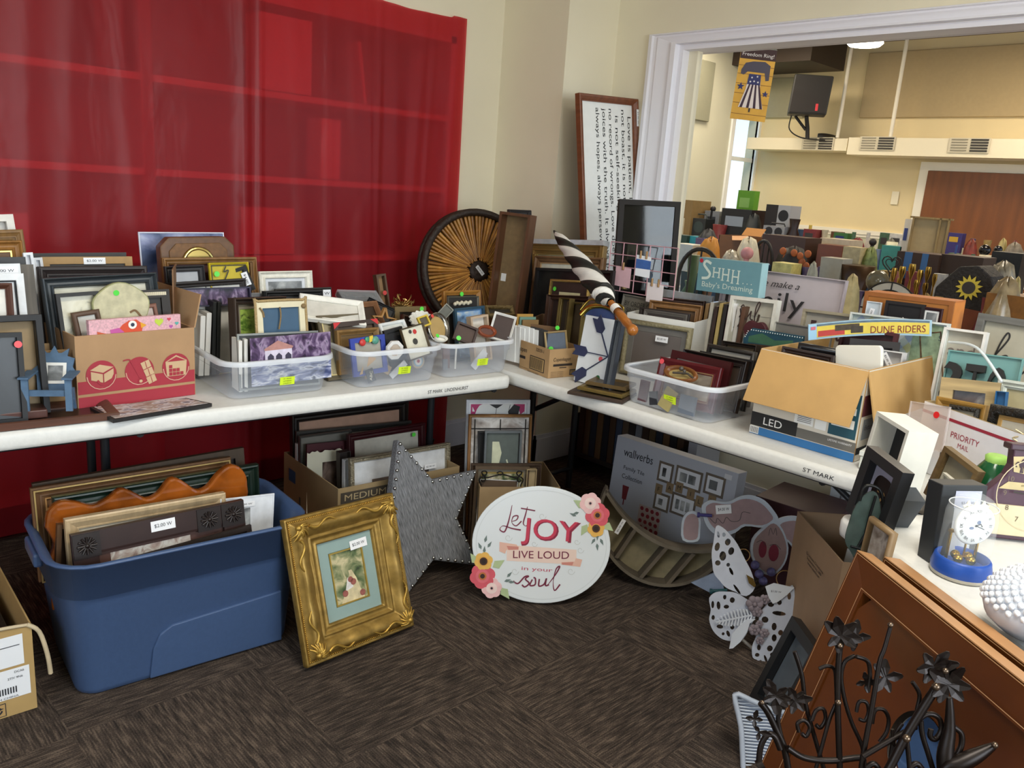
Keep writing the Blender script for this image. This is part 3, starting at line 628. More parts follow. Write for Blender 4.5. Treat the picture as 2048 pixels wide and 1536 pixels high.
# flap r belongs to the near side: the far flap stands nearly upright
# ---------------------------------------------------------------- under the tables
def bluebin():
    t = empty('storage_bin', 'large blue plastic storage bin on the carpet, filled with big frames', 'storage bin', (.555, 2.135, 0), -5)
    w, d, h = .60, .36, .405; T = Matrix.Translation((w/2, d/2, 0)); col = '#43597f r.42 n.03 s80 b.1'
    b = MB(col); binmesh(b, w, d, [(-.012, .0), (-.004, .006), (.0, .02), (.028, h*.74), (.030, h*.75), (.040, h*.755), (.050, h*.985), (.056, h*.985), (.058, h), (.050, h+.003), (.040, h), (.030, h-.01), (.018, h*.74), (-.012, .02)], .06, T)
    bottom(b, w, d, -.012, .02, .06, True, T); bottom(b, w, d, -.012, 0, .06, False, T); b.build('bin', t)
    # moulded front panel and ribs
    b = MB(col); sl = lambda z: -.000-.028*z/(h*.74)
    pts = [(w*.30, .008), (w*.315, .10), (w*.345, .145), (w*.40, .165), (w*.93, .185), (w*.945, .008)]
    b.add([(x, sl(z)+.004, z) for x, z in pts]+[(x, sl(z)-.007, z) for x, z in pts], [tuple(range(6))[::-1], tuple(range(6, 12))]+[(i, (i+1) % 6, (i+1) % 6+6, i+6) for i in range(6)]); b.build('front_panel', t, bevel=.004)
    for sx in (-1, 1):
        b = MB(col); x = (-.055 if sx < 0 else w+.055); b.box(x-.012, x+.012, d/2-.07, d/2+.07, h-.05, h-.01); b.build('grip', t, bevel=.008)
    return t
BB = bluebin()
def med(p, w, d, h):
    p.use('#4a4238 n0').rect(w*.02, w*.40, h-.060, h-.018, -.0012); p.use('#b8a37c n0').text('MEDIUM', w*.21, h-.039, .024, -.0018, w=.17)
    T = SIDE_L(d); p.use('#2e5a86 n0').rect(.05, .11, h-.1, h-.05, -.0012, T)
carton('medium moving box behind the blue bin, packed with frames', 1.492, 2.372, -4.5, .53, .46, .328, base=.001, col='#a28a64', prints=med)
def sec(p, w, d, h):
    T = SIDE_L(d); p.use('#2f74b8 n0').rect(d*.70, d*.84, h*.62, h*.8, -.0012, T); p.use('#dfe2e4 n0').rect(d*.70, d*.84, h*.58, h*.63, -.0014, T); p.use('#39588a n0').rect(d*.8, d*.92, h*.12, h*.3, -.0012, T)
carton('cardboard box beside the grey star, soccer picture standing in it', 1.985, 2.165, -33, .315, .30, .30, base=.001, col='#a88c66', prints=sec)
def ship(p, w, d, h):
    T = SIDE_L(d); p.use('#eceef2 n0').rect(.0+w-.205, w-.03, h-.19, h-.035, -.0012).rect(w-.215, w-.02, h-.36, h-.2, -.0012)
    k = '#2a2c33 n0'; p.use(k)
    for i in range(4): p.rect(w-.2+.0, w-.06, h-.06-i*.012, h-.0625-i*.012, -.002)
    for i in range(20): p.rect(w-.2+i*.005, w-.2+i*.005+.0025, h-.155, h-.12, -.002)
    for i in range(24): p.rect(w-.21+i*.0065, w-.21+i*.0065+.0035, h-.315, h-.285, -.002)
    p.text('MADE IN CHINA', w-.12, h-.335, .009, -.002, w=.11); p.text('DCA6', w-.05, h-.225, .011, -.002); p.text('2TIV 9N6', w-.065, h-.25, .011, -.002)
    p.rect(w-.17, w-.09, h-.47, h-.39, -.0012); p.use('#b5935f n0').rect(w-.167, w-.093, h-.467, h-.393, -.0016); p.use(k)
    for i in range(3):
        a = R(90+120*i); cx, cz = w-.13, h-.43; P_ = [(cx+.022*math.cos(a+R(t)), cz+.022*math.sin(a+R(t))) for t in (-45, 0, 30)]; p.ribbon(P_, .009, -.002, 3); e = a+R(48); p.ngon([(cx+.012*math.cos(e), cz+.012*math.sin(e)), (cx+.033*math.cos(e), cz+.033*math.sin(e)), (cx+.022*math.cos(e+.7), cz+.022*math.sin(e+.7))], -.002)
sx = PZ(75, 1415, 0)
sb = carton('torn shipping box with white address stickers at the lower left edge', sx.x-.31, sx.y+.01, -2, .31, .52, .245, base=.001, col='#b3945f', prints=None)
b = MB(); ship(b, .31, .52, .245+.0); 
pm = MB()
def ship2(p, w, d, h):
    y = -.0012; p.use('#eceef2 n0').rect(w-.16, w-.022, h-.105, h-.02, y).rect(w-.17, w-.012, h-.195, h-.112, y); k = '#2a2c33 n0'; p.use(k)
    p.rect(w-.16, w-.03, h-.047, h-.049, y-.001)
    for i in range(12): p.rect(w-.15+i*.004, w-.148+i*.004, h-.078, h-.055, y-.001)
    for i in range(20): p.rect(w-.16+i*.006, w-.157+i*.006, h-.18, h-.162, y-.001)
    p.text('MADE IN CHINA', w-.08, h-.19, .005, y-.001, w=.08); p.text('DCA6', w-.035, h-.122, .006, y-.001); p.text('2TIV 9N6', w-.045, h-.138, .006, y-.001)
    p.rect(w-.11, w-.07, h-.24, h-.203, y); p.use('#b5935f n0').rect(w-.108, w-.072, h-.238, h-.205, y-.0005); p.use(k)
    cx, cz = w-.09, h-.2215
    for i in range(3):
        a = R(90+120*i); p.ribbon([(cx+.010*math.cos(a+R(t)), cz+.010*math.sin(a+R(t))) for t in (-45, 0, 30)], .0045, y-.001, 3)
        e = a+R(48); p.ngon([(cx+.005*math.cos(e), cz+.005*math.sin(e)), (cx+.016*math.cos(e), cz+.016*math.sin(e)), (cx+.010*math.cos(e+.7), cz+.010*math.sin(e+.7))], y-.001)
ship2(pm, .31, .52, .245); pm.build('printed_marks', sb)
b = MB('#c9b796 r.7 n.1'); b.smooth = True
b.tube([(.30, 0, .245), (.325, -.005, .22), (.34, -.006, .15), (.345, -.004, .09)], .006, 6, n=4); b.tube([(.18, 0, .247), (.24, -.003, .252), (.30, 0, .244)], .005, 5, n=4); b.build('torn_strip', sb)
def card2(p, w, d, h):
    p.use('#3a322a n0')
    for i, s in enumerate(('Gracious Creations', 'Stoneware Inc. 888', 'www.stockton')): p.text(s, w*.52, h*.82-i*.012, .009, -.0012, w=.14-.02*i)
cb = carton('tall cardboard box by the brown leather frame, dark pouch inside', 2.40, 1.11, -133.5, .37, .26, .475, base=.001, col='#9d7f62', prints=card2)
def prio(p, w, d, h):
    p.use('#f0eef2 r.5 n.03').rect(.0005, w-.0005, .0005, h-.0005, -.0012); p.use('#a32c40 n0').rect(0, w, h-.03, h-.022, -.002)
    p.text('PRIORITY', w*.42, h-.062, .016, -.002, w=.09); p.text('MAIL', w*.42, h-.085, .013, -.002, w=.035); p.use('#4a5b88 n0').rect(w*.62, w*.75, h-.215, h-.175, -.002); p.use('#f0eef2 n0').rect(w*.63, w*.74, h-.21, h-.18, -.0026); p.use('#4a5b88 n0').disc(w*.685, h-.195, .009, -.003)
q = PR(1968, 862, .30)
carton('white and red mailing box at the right end of the table', 2.335, .775, -116, .36, .20, .19, col='#b09a72', prints=prio)
# ================================================================ pictures and goods on the left table
A_BLUE = art('dusk_painting', ['#1d2433', '#3c4d77', '#8790b8', '#c7cbe0'], 8); A_GREEN = art('green_painting', ['#1d2a14', '#4c6a24', '#9db552', '#2d3a1c'], 30)
A_PINK = art('pink_painting', ['#120d18', '#35223f', '#5c4468', '#a08ba8', '#24243a'], 40, 8, (1, 1, .6)); A_OLD = art('garden_painting', ['#2e2f22', '#5c6b48', '#b8b08a', '#e9dfc4', '#7c5a4e'], 26, 7)
A_SEPIA = art('sepia_picture', ['#3a3028', '#8c8072', '#c8bda8'], 14); A_GREY = art('grey_picture', ['#2c2e30', '#77797a', '#c9cac8'], 12); A_BLACK = art('dark_glass', ['#0c0d10', '#1b1e22', '#2c3036'], 5)
A_ROSE = art('rose_painting', ['#7a4a44', '#c99a8c', '#e6cdbc', '#8d7a5c'], 18); A_RIVER = art('waterside_painting', ['#232a44', '#4a5480', '#8c93b5', '#dfe0ea', '#39415f'], 22, 8, (1, 1, 3))
TZ = .742
def L(label, a, b, s, s2=None, base=TZ, **k): return frame(label, PL(a[0], a[1], s), PL(b[0], b[1], s if s2 is None else s2), base, **k)
G0 = 'frames at the far left of the left table'
# far left stack
L('cream block standing topmost behind the frames at the far left', (-40, 432), (22, 430), .60, col='#e9e4dc', f=.02, t=.04, prof='flat', name='canvas', cat='canvas', pic='#efeae2', group=G0)
L('gold-brown wooden frame at the far left, in front of the cream block', (-60, 462), (44, 459), .52, col='#8a6535 w s20', f=.03, t=.02, prof='step', mat='#b99a62', pic='#d5c9a6', group=G0)
L('amber wooden frame at the far left with a double gold line', (-60, 483), (42, 481), .47, col='#9a6a30 w s20', f=.028, t=.02, prof='scoop', liner='#e0b860 m.6 r.3', pic='#6b4a28', group=G0)
L('flat charcoal frame at the far left behind the white priced frame', (-70, 515), (49, 514), .42, col='#3c3d3e', f=.02, t=.015, prof='flat', pic='#c9c9c4', group=G0)
L('grey-brown barnwood frame at the far left edge', (-80, 531), (64, 529), .36, col='#6a6257 w s30', f=.03, t=.02, prof='flat', pic='#8b8478', group=G0)
L('white mat at the far left with a price sticker', (-80, 529), (39, 527), .325, col='#eef0f2', f=.02, t=.006, prof='flat', pic='#f2f4f6', sticker=(.70, .05, dict(w=.07, h=.022)), group=G0)
L('white shadow box frame with a black inner line at the far left', (-90, 549), (44, 547), .29, col='#f1f3f5', f=.018, t=.022, prof='box', mat='#f4f5f6', mw=.016, pic='#30251e', liner='#16171a', group=G0)
L('small red-brown frame leaning on the white shadow box at the far left', (-60, 566), (22, 566), .26, col='#5a3526', f=.016, t=.018, prof='bevel', mat='#e8e4da', pic=A_SEPIA, group=G0)
L('white plastic frame standing behind the grey-brown barnwood one', (44, 506), (63, 505), .44, .44, col='#eceef2', f=.01, t=.02, prof='flat', pic='#e4e6ea', group=G0)
L('narrow white frame beside the dark frames in the red-printed box', (63, 516), (82, 515), .50, .50, col='#e8eaee', f=.01, t=.02, prof='flat', pic='#dfe2e6', group=G0)
# in the red-printed box
G1 = 'frames packed in the red-printed box'
L('plain dark brown frame rearmost in the red-printed box', (63, 507), (249, 505), .62, .62, col='#35302e', f=.03, t=.02, prof='flat', pic='#2a2523', group=G1)
L('frame with tan mat and price sticker in the red-printed box', (80, 514), (262, 513), .54, .54, col='#b08a52', f=.022, t=.012, prof='flat', mat='#4c4741', mw=.035, pic='#3a3631', sticker=(.57, .035, dict(w=.062, h=.02)), group=G1)
L('thick dark brown frame with a white mat in the red-printed box', (72, 534), (290, 532), .42, .42, col='#2c2220', f=.035, t=.03, prof='step', mat='#eeece4', mw=.04, pic=A_SEPIA, lean=10, group=G1)
L('slate grey frame with a cream mat, foremost big frame in the red-printed box', (78, 557), (306, 545), .325, .34, col='#3b4145 r.45', f=.03, t=.035, prof='scoop', mat='#dcd8c4', mw=.05, pic=A_GREY, lean=10, group=G1)
def zig(o, w, h, t, f):
    b = MB('#d8ceb2 n0')
    for i in range(22): x = -w/2+.012+i*(w-.024)/21; b.rect(x-.0025, x+.0025, h-.017, h-.007, -t-.001)
    b.build('inlay', o)
L('black frame with a cream zigzag inlay behind the wood slice', (236, 582), (335, 578), .29, .29, col='#27211d', f=.024, t=.015, prof='flat', mat='#2e2b28', pic='#f2f0ea', extra=zig, group=G1)
L('black frame with a cream floral picture at the left of the red-printed box', (107, 588), (192, 582), .27, .27, col='#1f1d1c', f=.01, t=.03, prof='flat', pic=art('cream_floral', ['#4a463a', '#d6ceb0', '#e4dec6', '#e0dac0'], 20), group=G1)
L('small rustic brown frame with white photos in the red-printed box', (140, 626), (196, 617), .235, .24, col='#5e4636 b.6', f=.014, t=.018, prof='round', mat='#d9d7d0', pic=A_GREY, group=G1)
L('small rose-brown frame with rounded corners right of the wood slice', (270, 612), (311, 606), .26, .26, col='#8a5f50', f=.012, t=.012, prof='round', pic='#d9c6bc', group=G1)
o = empty('wood_slice', 'round pale wood slice with bark edge and green dot', 'wood slice'); w_, h_ = pose(o, PL(182, 571, .245), PL(292, 567, .245), 4, h=.125)
oc = [(.5*w_*math.cos(a)*(1+.03*math.sin(5*a)), h_*.5+h_*.52*math.sin(a)*(1+.03*math.cos(4*a))) for a in [2*math.pi*i/32 for i in range(32)]]
b = MB('#a3a274 r.8 n.1'); b.prism([(x*1.04, (z-h_*.5)*1.04+h_*.5) for x, z in oc], -.010, .006); b.build('bark', o)
b = MB('#cbc4a0 n.08 s12 w3'); b.ngon(oc, -.0115); b.build('face', o)
b = MB('#4fd83c n0'); b.disc(-.012, h_*.82, .008, -.013); b.build('price_dot', o); b = MB('#7a5a30 n.1'); b.ribbon([(.02, .045), (.035, .05), (.05, .03)], .006, -.0125); b.build('twig', o)
# pink card with the bird
o = empty('nursery_canvas', 'pink canvas with an orange bird and hearts in the red-printed box', 'canvas'); w_, h_ = pose(o, PL(172, 640, .165), PL(355, 627, .207), 2, base=.87)
b = MB('#eab6bf n.03 s60 w3'); b.box(-w_/2, w_/2, -.016, 0, 0, h_); b.build('canvas', o)
b = MB('#d9512f n0'); y = -.017; s = w_/.26
b.ngon([(s*x, h_+s*z) for x, z in [(-.055, -.035), (-.04, -.018), (-.022, -.008), (0, -.006), (.012, -.016), (.016, -.03), (.012, -.05), (-.01, -.06), (-.05, -.06), (-.06, -.05)]], y); b.use('#c85a34 n0').ngon([(-.11*s, h_-.032*s), (-.085*s, h_-.04*s), (-.088*s, h_-.058*s), (-.108*s, h_-.058*s)], y)
b.use('#c75aa0 n0').ngon([(s*x, h_+s*z) for x, z in [(-.075, -.03), (-.05, -.026), (-.03, -.045), (-.032, -.06), (-.07, -.06)]], y-.0006)
b.use('#f4f1ea n0').disc(-.012*s, h_-.02*s, .012*s, y-.0008); b.use('#2f3a52 n0').disc(-.012*s, h_-.02*s, .0055*s, y-.0014); b.use('#e9a52c n0').ngon([(.01*s, h_-.014*s), (.028*s, h_-.024*s), (.012*s, h_-.032*s)], y-.001)
def heart(cx, cz, r): return [(cx+r*.0625*16*math.sin(t)**3, cz+r*.0625*(13*math.cos(t)-5*math.cos(2*t)-2*math.cos(3*t)-math.cos(4*t))) for t in [2*math.pi*i/20 for i in range(20)]]
for x, z, r, c in ((.065, -.018, .013, '#c4d84a'), (.095, -.012, .006, '#cf4a5c'), (.10, -.034, .006, '#b85aa8'), (.118, -.026, .006, '#5bb0a8'), (.07, -.052, .012, '#c75aa0'), (.115, -.045, .005, '#d98a3c')): b.use(c+' n0').ngon(heart(x*s, h_+z*s, r*s), y)
b.build('painting', o)
# black frames and tray at the left edge
L('black shadow box with a brown back at the lower left of the table', (-70, 634), (76, 628), .20, .20, col='#17171a', f=.016, t=.05, prof='box', pic='#9a8058', group=G0)
L('black glass frame with a red dot at the lower left of the table', (-80, 668), (41, 664), .11, .11, col='#1b1c1f', f=.012, t=.02, prof='flat', pic=A_BLACK, dot=(.92, .13), dcol='#e8454a', group=G0)
q = PL(42, 672, .17)
carton('plain cardboard box behind the blue miniature chair', PL(20, 830, .19).x, PL(20, 830, .19).y, -4, .20, .10, .16, col='#a5855c')
t = empty('wooden_tray', 'shallow red-brown wooden tray frame lying at the left table edge', 'tray', (.30, 2.262, .742), -6)
b = MB('#5d3a2b r.4 w2 s20'); b.ring(.44, .17, [(0, 0), (0, .018), (.006, .02), (.022, .014), (.03, .008), (.03, 0)], T=Matrix(((1, 0, 0, 0.2), (0, 0, 1, 0), (0, -1, 0, 0), (0, 0, 0, 1)))); b.build('frame', t)
b = MB('#3c2620 r.3 w2 s20'); b.box(0.01, .39, .02, .15, .001, .004); b.build('panel', t)
o = MB('#5a3a33 r.4 n.1').box(-.07, .07, -.035, .035, 0, .022).build('wooden_block', bevel=.003); o.location = (.50, 2.34, .748); o.rotation_euler[2] = R(-6); tag(o, 'red-brown wooden block lying in the wooden tray', 'block')
# the blue miniature beach chair
p = PL(88, 800, .10); t = empty('miniature_chair', 'blue wooden beach-chair photo holder with a fish-shaped back', 'photo holder', (p.x+.016, p.y-.012, .782), -28); BL = '#4f6a86 r.6 n.1 s50'; BL2 = '#587490 r.6 n.1 s50'
b = MB(BL); b.box(-.055, .058, -.040, -.034, .028, .044); b.build('front_rail', t)
for x in (-.05, .05):
    b = MB(BL2); b.box(x-.008, x+.008, -.046, -.038, -.01, .075); b.build('leg', t)
    b = MB(BL); b.box(x-.013, x+.013, -.055, .035, .075, .080); b.build('armrest', t, bevel=.001)
b = MB(BL); 
for i in range(5): b.box(-.048, .048, -.034+i*.014, -.022+i*.014, .032-i*.004, .037-i*.004)
b.build('seat', t)
b = MB(BL); T = Matrix.Translation((0, .03, .015)) @ Matrix.Rotation(R(-24), 4, 'X')
b.prism([(-.04, 0), (-.045, .05), (-.056, .066), (-.044, .078), (-.040, .105), (-.036, .128), (-.024, .112), (-.016, .112), (-.006, .132), (.004, .112), (.012, .112), (.030, .125), (.026, .104), (.044, .098), (.040, .075), (.05, .058), (.04, .045), (.036, 0)], -.003, .003, T); b.build('backrest', t)
b = MB('#e6e4de n0'); T2_ = T @ Matrix.Translation((0, -.006, 0)); b.ngon([(-.026, .028), (.026, .028), (.026, .085), (-.026, .085)], 0, T2_); b.use(A_GREY).ngon([(-.018, .036), (.018, .036), (.018, .077), (-.018, .077)], -.0008, T2_); b.build('photo', t)
b = MB(BL); b.prism([(-.05, .03), (-.046, -.0), (-.03, -.03), (-.022, -.03), (-.03, .0), (-.034, .03)], -.003, .003, Matrix.Translation((.05, .045, .01)) @ Matrix.Rotation(R(90), 4, 'Z')); b.build('rear_leg', t)
# flat winter picture lying at the edge
q0, q1, q2, q3 = PZ(180, 820, .745), PZ(226, 845, .745), PZ(424, 812, .745), PZ(372, 801, .745)
b = MB('#23201f n.1'); b.add([tuple(p-V3((0, 0, .002))) for p in (q0, q1, q2, q3)]+[tuple(p+V3((0, 0, .008))) for p in (q0, q1, q2, q3)], [(3, 2, 1, 0), (4, 5, 6, 7)]+[(i, (i+1) % 4, (i+1) % 4+4, i+4) for i in range(4)])
b.use(art('winter_collage', ['#3c4148', '#6d7280', '#d8d8dc', '#a8968c', '#8d7a70', '#e9e9ea'], 24, 6, (1, 2.4, 1), .8)).add([tuple(p+V3((0, 0, .0088))) for p in (q0.lerp(q2, .03), q1.lerp(q3, .03), q2.lerp(q0, .03), q3.lerp(q1, .03))], [(0, 1, 2, 3)])
tag(b.build('picture_plaque'), 'flat picture plaque of a snowy scene lying at the table edge', 'plaque')

# ---- rear middle of the left table
G2 = 'frames at the rear middle of the left table'
L('shiny pale blue print in plastic standing against the red sheet', (275, 464), (446, 465), .70, .70, col='#dfe2f0', f=.004, t=.008, prof='flat', pic=A_BLUE, name='wrapped_print', cat='print', group=G2)
o = empty('clock_box', 'brown wooden box frame with clipped corners and a brass clock rim', 'clock'); w_, h_ = pose(o, PL(318, 474, .60), PL(465, 472, .60), 3, h=.17)
pl = [(-w_/2, 0), (w_/2, 0), (w_/2, h_-.03), (w_/2-.03, h_), (-w_/2+.03, h_), (-w_/2, h_-.03)]
b = MB('#6d4a2c w3 s20 r.4'); b.prism(pl, -.05, 0); b.build('case', o, bevel=.004); b = MB('#7b552f w3 s20'); b.prism([(x*.78, z*.82+.01) for x, z in pl], -.056, -.05); b.build('front_panel', o, bevel=.002)
b = MB('#d8c27a m1 r.2 n0'); b.lathe([(.048, 0), (.054, .004), (.050, .010), (.042, .006)], 28, Matrix.Translation((-.005, -.056, h_*.50)) @ Matrix.Rotation(R(90), 4, 'X')); b.use('#cdb98a n0').disc(-.005, h_*.50, .043, -.060, 24); b.build('clock_face', o)
for z, (x0, x1) in ((0, (-w_/2, w_/2)),): pass
o.location.z = .742+.0; o.location = PL(391, 530, .60).copy(); o.location.z = PL(391, 473, .60).z-h_
carton('brown carton under the wooden clock box at the rear of the left table', PL(325, 560, .575).x, PL(325, 560, .575).y, -4.5, .30, .16, .150, col='#6c4f36')
L('oak frame with a wide top rail in front of the clock box', (320, 516), (508, 514), .52, .52, col='#8d6434 w s14', f=.022, t=.03, prof='step', pic='#4a1c1a', group=G2)
L('charcoal picture leaning under the oak frame', (326, 533), (405, 530), .46, .46, col='#343234', f=.02, t=.02, prof='scoop', pic='#55565a', mat='#b9bbc0', group=G2)
L('yellow framed sign with dark lettering and a green dot', (415, 526), (494, 524), .45, .45, base=.742, col='#d8c02c', f=.007, t=.014, prof='bevel', pic='#c9b226', dot=(.17, .10), liner='#3a3418', group=G2, extra=lambda o, w, h, t, f: MB('#2c2818 n0').ribbon([(-.012, h-.012), (-.02, h-.03), (-.005, h-.026), (-.018, h-.055)], .004, -t-.001).text('SH', -.022, h-.065, .018, -t-.001).build('lettering', o))
L('thin black frame tilted beside the yellow sign, priced $4.00', (492, 530), (512, 578), .44, .42, base=None, h=.09, col='#1d1c1d', f=.012, t=.014, prof='flat', pic='#1d1d20', sticker=(.5, .16, dict(w=.045, h=.02, txt='$4.00')), group=G2)
L('white embossed frame with a grey picture at the rear of the middle tub', (513, 543), (620, 541), .50, .50, base=.742, col='#ebe7da r.5 b1 s60', f=.026, t=.022, prof='scoop', mat='#dcdee2', mw=.010, pic=A_GREY, sticker=(.72, .34, dict(w=.04, h=.016)), group=G2)
L('long dark frame lying along the back of the brown carton', (325, 566), (488, 556), .44, .44, col='#2a221e', f=.02, t=.022, prof='step', pic='#e6e2d8', group=G2)
L('navy and purple patterned canvas behind the brown carton', (330, 578), (497, 573), .41, .41, h=.06, col='#2b2740', f=.005, t=.02, prof='flat', pic=A_PINK, name='canvas', cat='canvas', group=G2)
L('black layered frame standing left of the white tilted frame', (523, 582), (640, 579), .42, .42, col='#1b1917', f=.02, t=.03, prof='step', pic='#2e2c2b', group=G2)
L('black and white frame with a white sticker behind the white tilted frame', (548, 578), (660, 574), .46, .46, col='#2d2925', f=.014, t=.015, prof='step', mat='#e6e4de', pic='#3c3834', sticker=(.90, .08, dict(w=.03, h=.026, txt='W')), group=G2)
L('white flat frame lying tilted above the gold frames', (598, 592), (724, 608), .36, .30, base=None, h=.12, lean=55, col='#efece2', f=.02, t=.016, prof='bevel', pic='#dedad0', group=G2)
L('dark wrapped frame lying at the rear beside the gold leaf ornament', (672, 590), (748, 592), .50, .50, h=.1, lean=60, col='#2b2320 r.2', f=.02, t=.02, prof='step', pic='#1d1a1c', wrap=True, group=G2)
L('small brown frame standing alone against the red sheet', (745, 550), (764, 547), .62, .62, col='#58402c', f=.008, t=.03, prof='flat', pic='#9a7750', dot=(.6, .25), dcol='#c8403c', group=G2)
# brown carton with the tub goods in front
carton('small brown carton behind the first clear tub, wrapped frame inside', 1.055, 2.655, -4.5, .27, .12, .205, col='#7a5a3c')
L('dark frame wrapped in crinkled plastic in the brown carton', (424, 590), (540, 586), .46, .46, base=.76, col='#4b4040 r.2', f=.02, t=.02, prof='flat', pic='#6d6468', wrap=True, group=G2)
# ---- tub 1
G3 = 'frames in the gazebo tub'
for i, (x, lb) in enumerate(((400, 'white boxed frame seen edge-on, leftmost in the gazebo tub'), (412, 'white boxed frame seen edge-on, second from the left in the gazebo tub'))):
    p = PL(x, 632 if i == 0 else 626, .34); b = MB('#e9e7e0 r.6 n.02'); b.box(-.008, .008, -.0, .11, 0, p.z-.755); o = b.build('boxed_picture', bevel=.002); o.location = (p.x, p.y, .755); o.rotation_euler = (0, R(3), R(-6)); tag(o, lb, 'picture frame', G3)
for i, x in enumerate((425, 434)):
    p = PL(x, 604, .345); b = MB('#1f211f r.5'); b.box(-.006, .006, 0, .12, 0, p.z-.755); o = b.build('boxed_picture', bevel=.002); o.location = (p.x, p.y, .755); o.rotation_euler = (0, R(2), R(-6)); tag(o, ('black frame seen edge-on beside the white boxed frames', 'black frame seen edge-on touching the dark brown deep frame')[i], 'picture frame', G3)
L('deep dark brown frame with a green forest picture in the gazebo tub', (455, 596), (560, 592), .24, .30, base=.755, col='#3a2c22 w s25', f=.022, t=.035, prof='scoop', mat='#857b66', mw=.014, pic=A_GREEN, lean=6, group=G3)
def rope(o, w, h, t, f):
    b = MB('#b59a6c r.8 b1 s200'); b.tube([(-w/2, -t, .01), (-w/2, -t, h-.01), (-w/2+.01, -t, h), (w/2-.01, -t, h), (w/2, -t, h-.01), (w/2, -t, .01)], .0045, 8, n=3); b.build('rope_edge', o)
    b = MB('#8f7650 r.8 b1 s200')
    b.tube([(-.005, -t-.003, h-.02), (-.004, -t-.004, h-.05), (-.012, -t-.003, h-.09)], .0025, 6, n=3).tube([(-w/2+.012, -t-.003, h-.02), (-w/2+.022, -t-.004, h-.035), (-w/2+.024, -t-.003, h-.05)], .003, 6, n=3); b.build('knot', o); MB('#8f7650 r.8').ball(w/2-.008, -t-.003, h-.02, .008).build('knot', o)
L('cream frame edged with rope around a blue inset in the gazebo tub', (507, 603), (607, 599), .20, .20, base=.755, col='#e4d9b8 r.6 n.05', f=.022, t=.012, prof='flat', pic='#3c5c78 n.06 s20', extra=rope, lean=8, group=G3)
L('grey metal frame behind the gazebo painting', (472, 668), (634, 661), .13, .13, base=.755, col='#8d8f8a m.3 r.4', f=.006, t=.008, prof='flat', pic='#3a3a3a', group=G3)
for i in (0, 1):
    p = PL(481+11*i, 682-3*i, .105); b = MB('#e6e4dc r.6 n.02'); b.box(-.005, .005, 0, .07, 0, p.z-.755); o = b.build('boxed_picture'); o.location = (p.x, p.y, .755); o.rotation_euler = (0, 0, R(-8)); tag(o, ('thin white panel seen edge-on left of the gazebo painting', 'thin white panel touching the gazebo painting')[i], 'panel', G3)
o = empty('canvas_print', 'painting of a gazebo among pink trees standing in the first clear tub', 'canvas'); w_, h_ = pose(o, PL(499, 677, .085), PL(660, 663, .085), 2, base=.775)
b = MB(A_PINK); b.box(-w_/2, w_/2, -.003, 0, h_*.5, h_); b.use(A_RIVER).box(-w_/2, w_/2, -.003, 0, 0, h_*.5); b.build('canvas', o)
b = MB('#b9857c n.1 s60'); y = -.0036; H_ = h_; W = w_
b.ngon([(W*a, H_+W*z) for a, z in [(-.34, -.14), (-.17, -.05), (.02, -.13), (.0, -.155), (-.33, -.16)]], y); b.use('#d9cfe0 n.1 s60').ngon([(W*a, H_+W*z) for a, z in [(-.33, -.16), (0, -.155), (0, -.32), (-.33, -.32)]], y)
b.use('#3a3348 n0')
for a in (-.30, -.20, -.085): b.ngon([(W*(a+.0), H_-W*.32), (W*(a+.075), H_-W*.32), (W*(a+.075), H_-W*.23), (W*(a+.0375), H_-W*.195), (W*(a), H_-W*.23)], y-.0005)
b.build('gazebo', o)
# ---- tub 2 and behind
G4 = 'frames in and behind the middle tub'
L('gold-edged frame rearmost of the pair behind the middle tub', (617, 625), (692, 620), .33, .33, col='#5e5138', f=.014, t=.012, prof='step', liner='#d8c48a m.6', pic='#4c473c', lean=25, group=G4)
L('grey and gold frame in front of the other gold-edged frame', (630, 633), (717, 628), .27, .27, col='#6b604a', f=.016, t=.014, prof='step', liner='#e0cf98 m.6', mat='#a89c7c', pic='#c9bd9c', lean=25, group=G4)
L('warm brown wooden frame tilted above the gold frames', (655, 615), (750, 606), .37, .37, h=.10, lean=40, col='#7d5230 w s20', f=.018, t=.02, prof='bevel', pic='#3c2a1c', group=G4)
L('brown box frame with two red corners behind the middle tub', (661, 648), (749, 639), .23, .23, h=.10, lean=20, col='#3a2a22', f=.016, t=.02, prof='flat', pic='#5a4634', group=G4, extra=lambda o, w, h, t, f: [MB('#c52a2e n0').ngon([(-w/2, h), (-w/2+.028, h), (-w/2, h-.022)], -t-.001).build('corner', o), MB('#c52a2e n0').ngon([(w/2, h), (w/2-.028, h), (w/2, h-.022)], -t-.001).build('corner', o)])
L('tan wooden frame behind the school-days frame', (668, 661), (752, 654), .20, .20, base=.76, col='#8b6a3c w s20', f=.018, t=.022, prof='bevel', pic='#74582f', group=G4)
def school(o, w, h, t, f):
    for x, z, r, c, nm in ((-.022, -.017, .012, '#d03a36', 'apple'), (-.004, -.009, .009, '#3f9a72', 'book'), (.026, -.015, .014, '#5a9a86', 'globe')):
        b = MB(c+' r.4 n.15 s90'); b.ball(x, -t-.003, h+z, r, 14, 1, 1, .5); b.build(nm, o)
    b = MB('#dfc03c n0'); b.prism([(.002, h-.02), (.016, h-.016), (.018, h+.002), (.005, h+.0)], -t-.006, -t); b.build('note', o)
    b = MB('#c49a58 n0'); b.ngon([(-.045, .005), (-.032, .007), (-.028, .035), (-.03, .0), (-.04, .055)][:3], -t-.002); b.build('letter', o)
L('blue school-days frame with apple and globe ornaments in the middle tub', (697, 678), (766, 668), .13, .13, base=.765, col='#2c3f9a', f=.016, t=.010, prof='flat', pic='#a8a294', extra=school, group=G4)
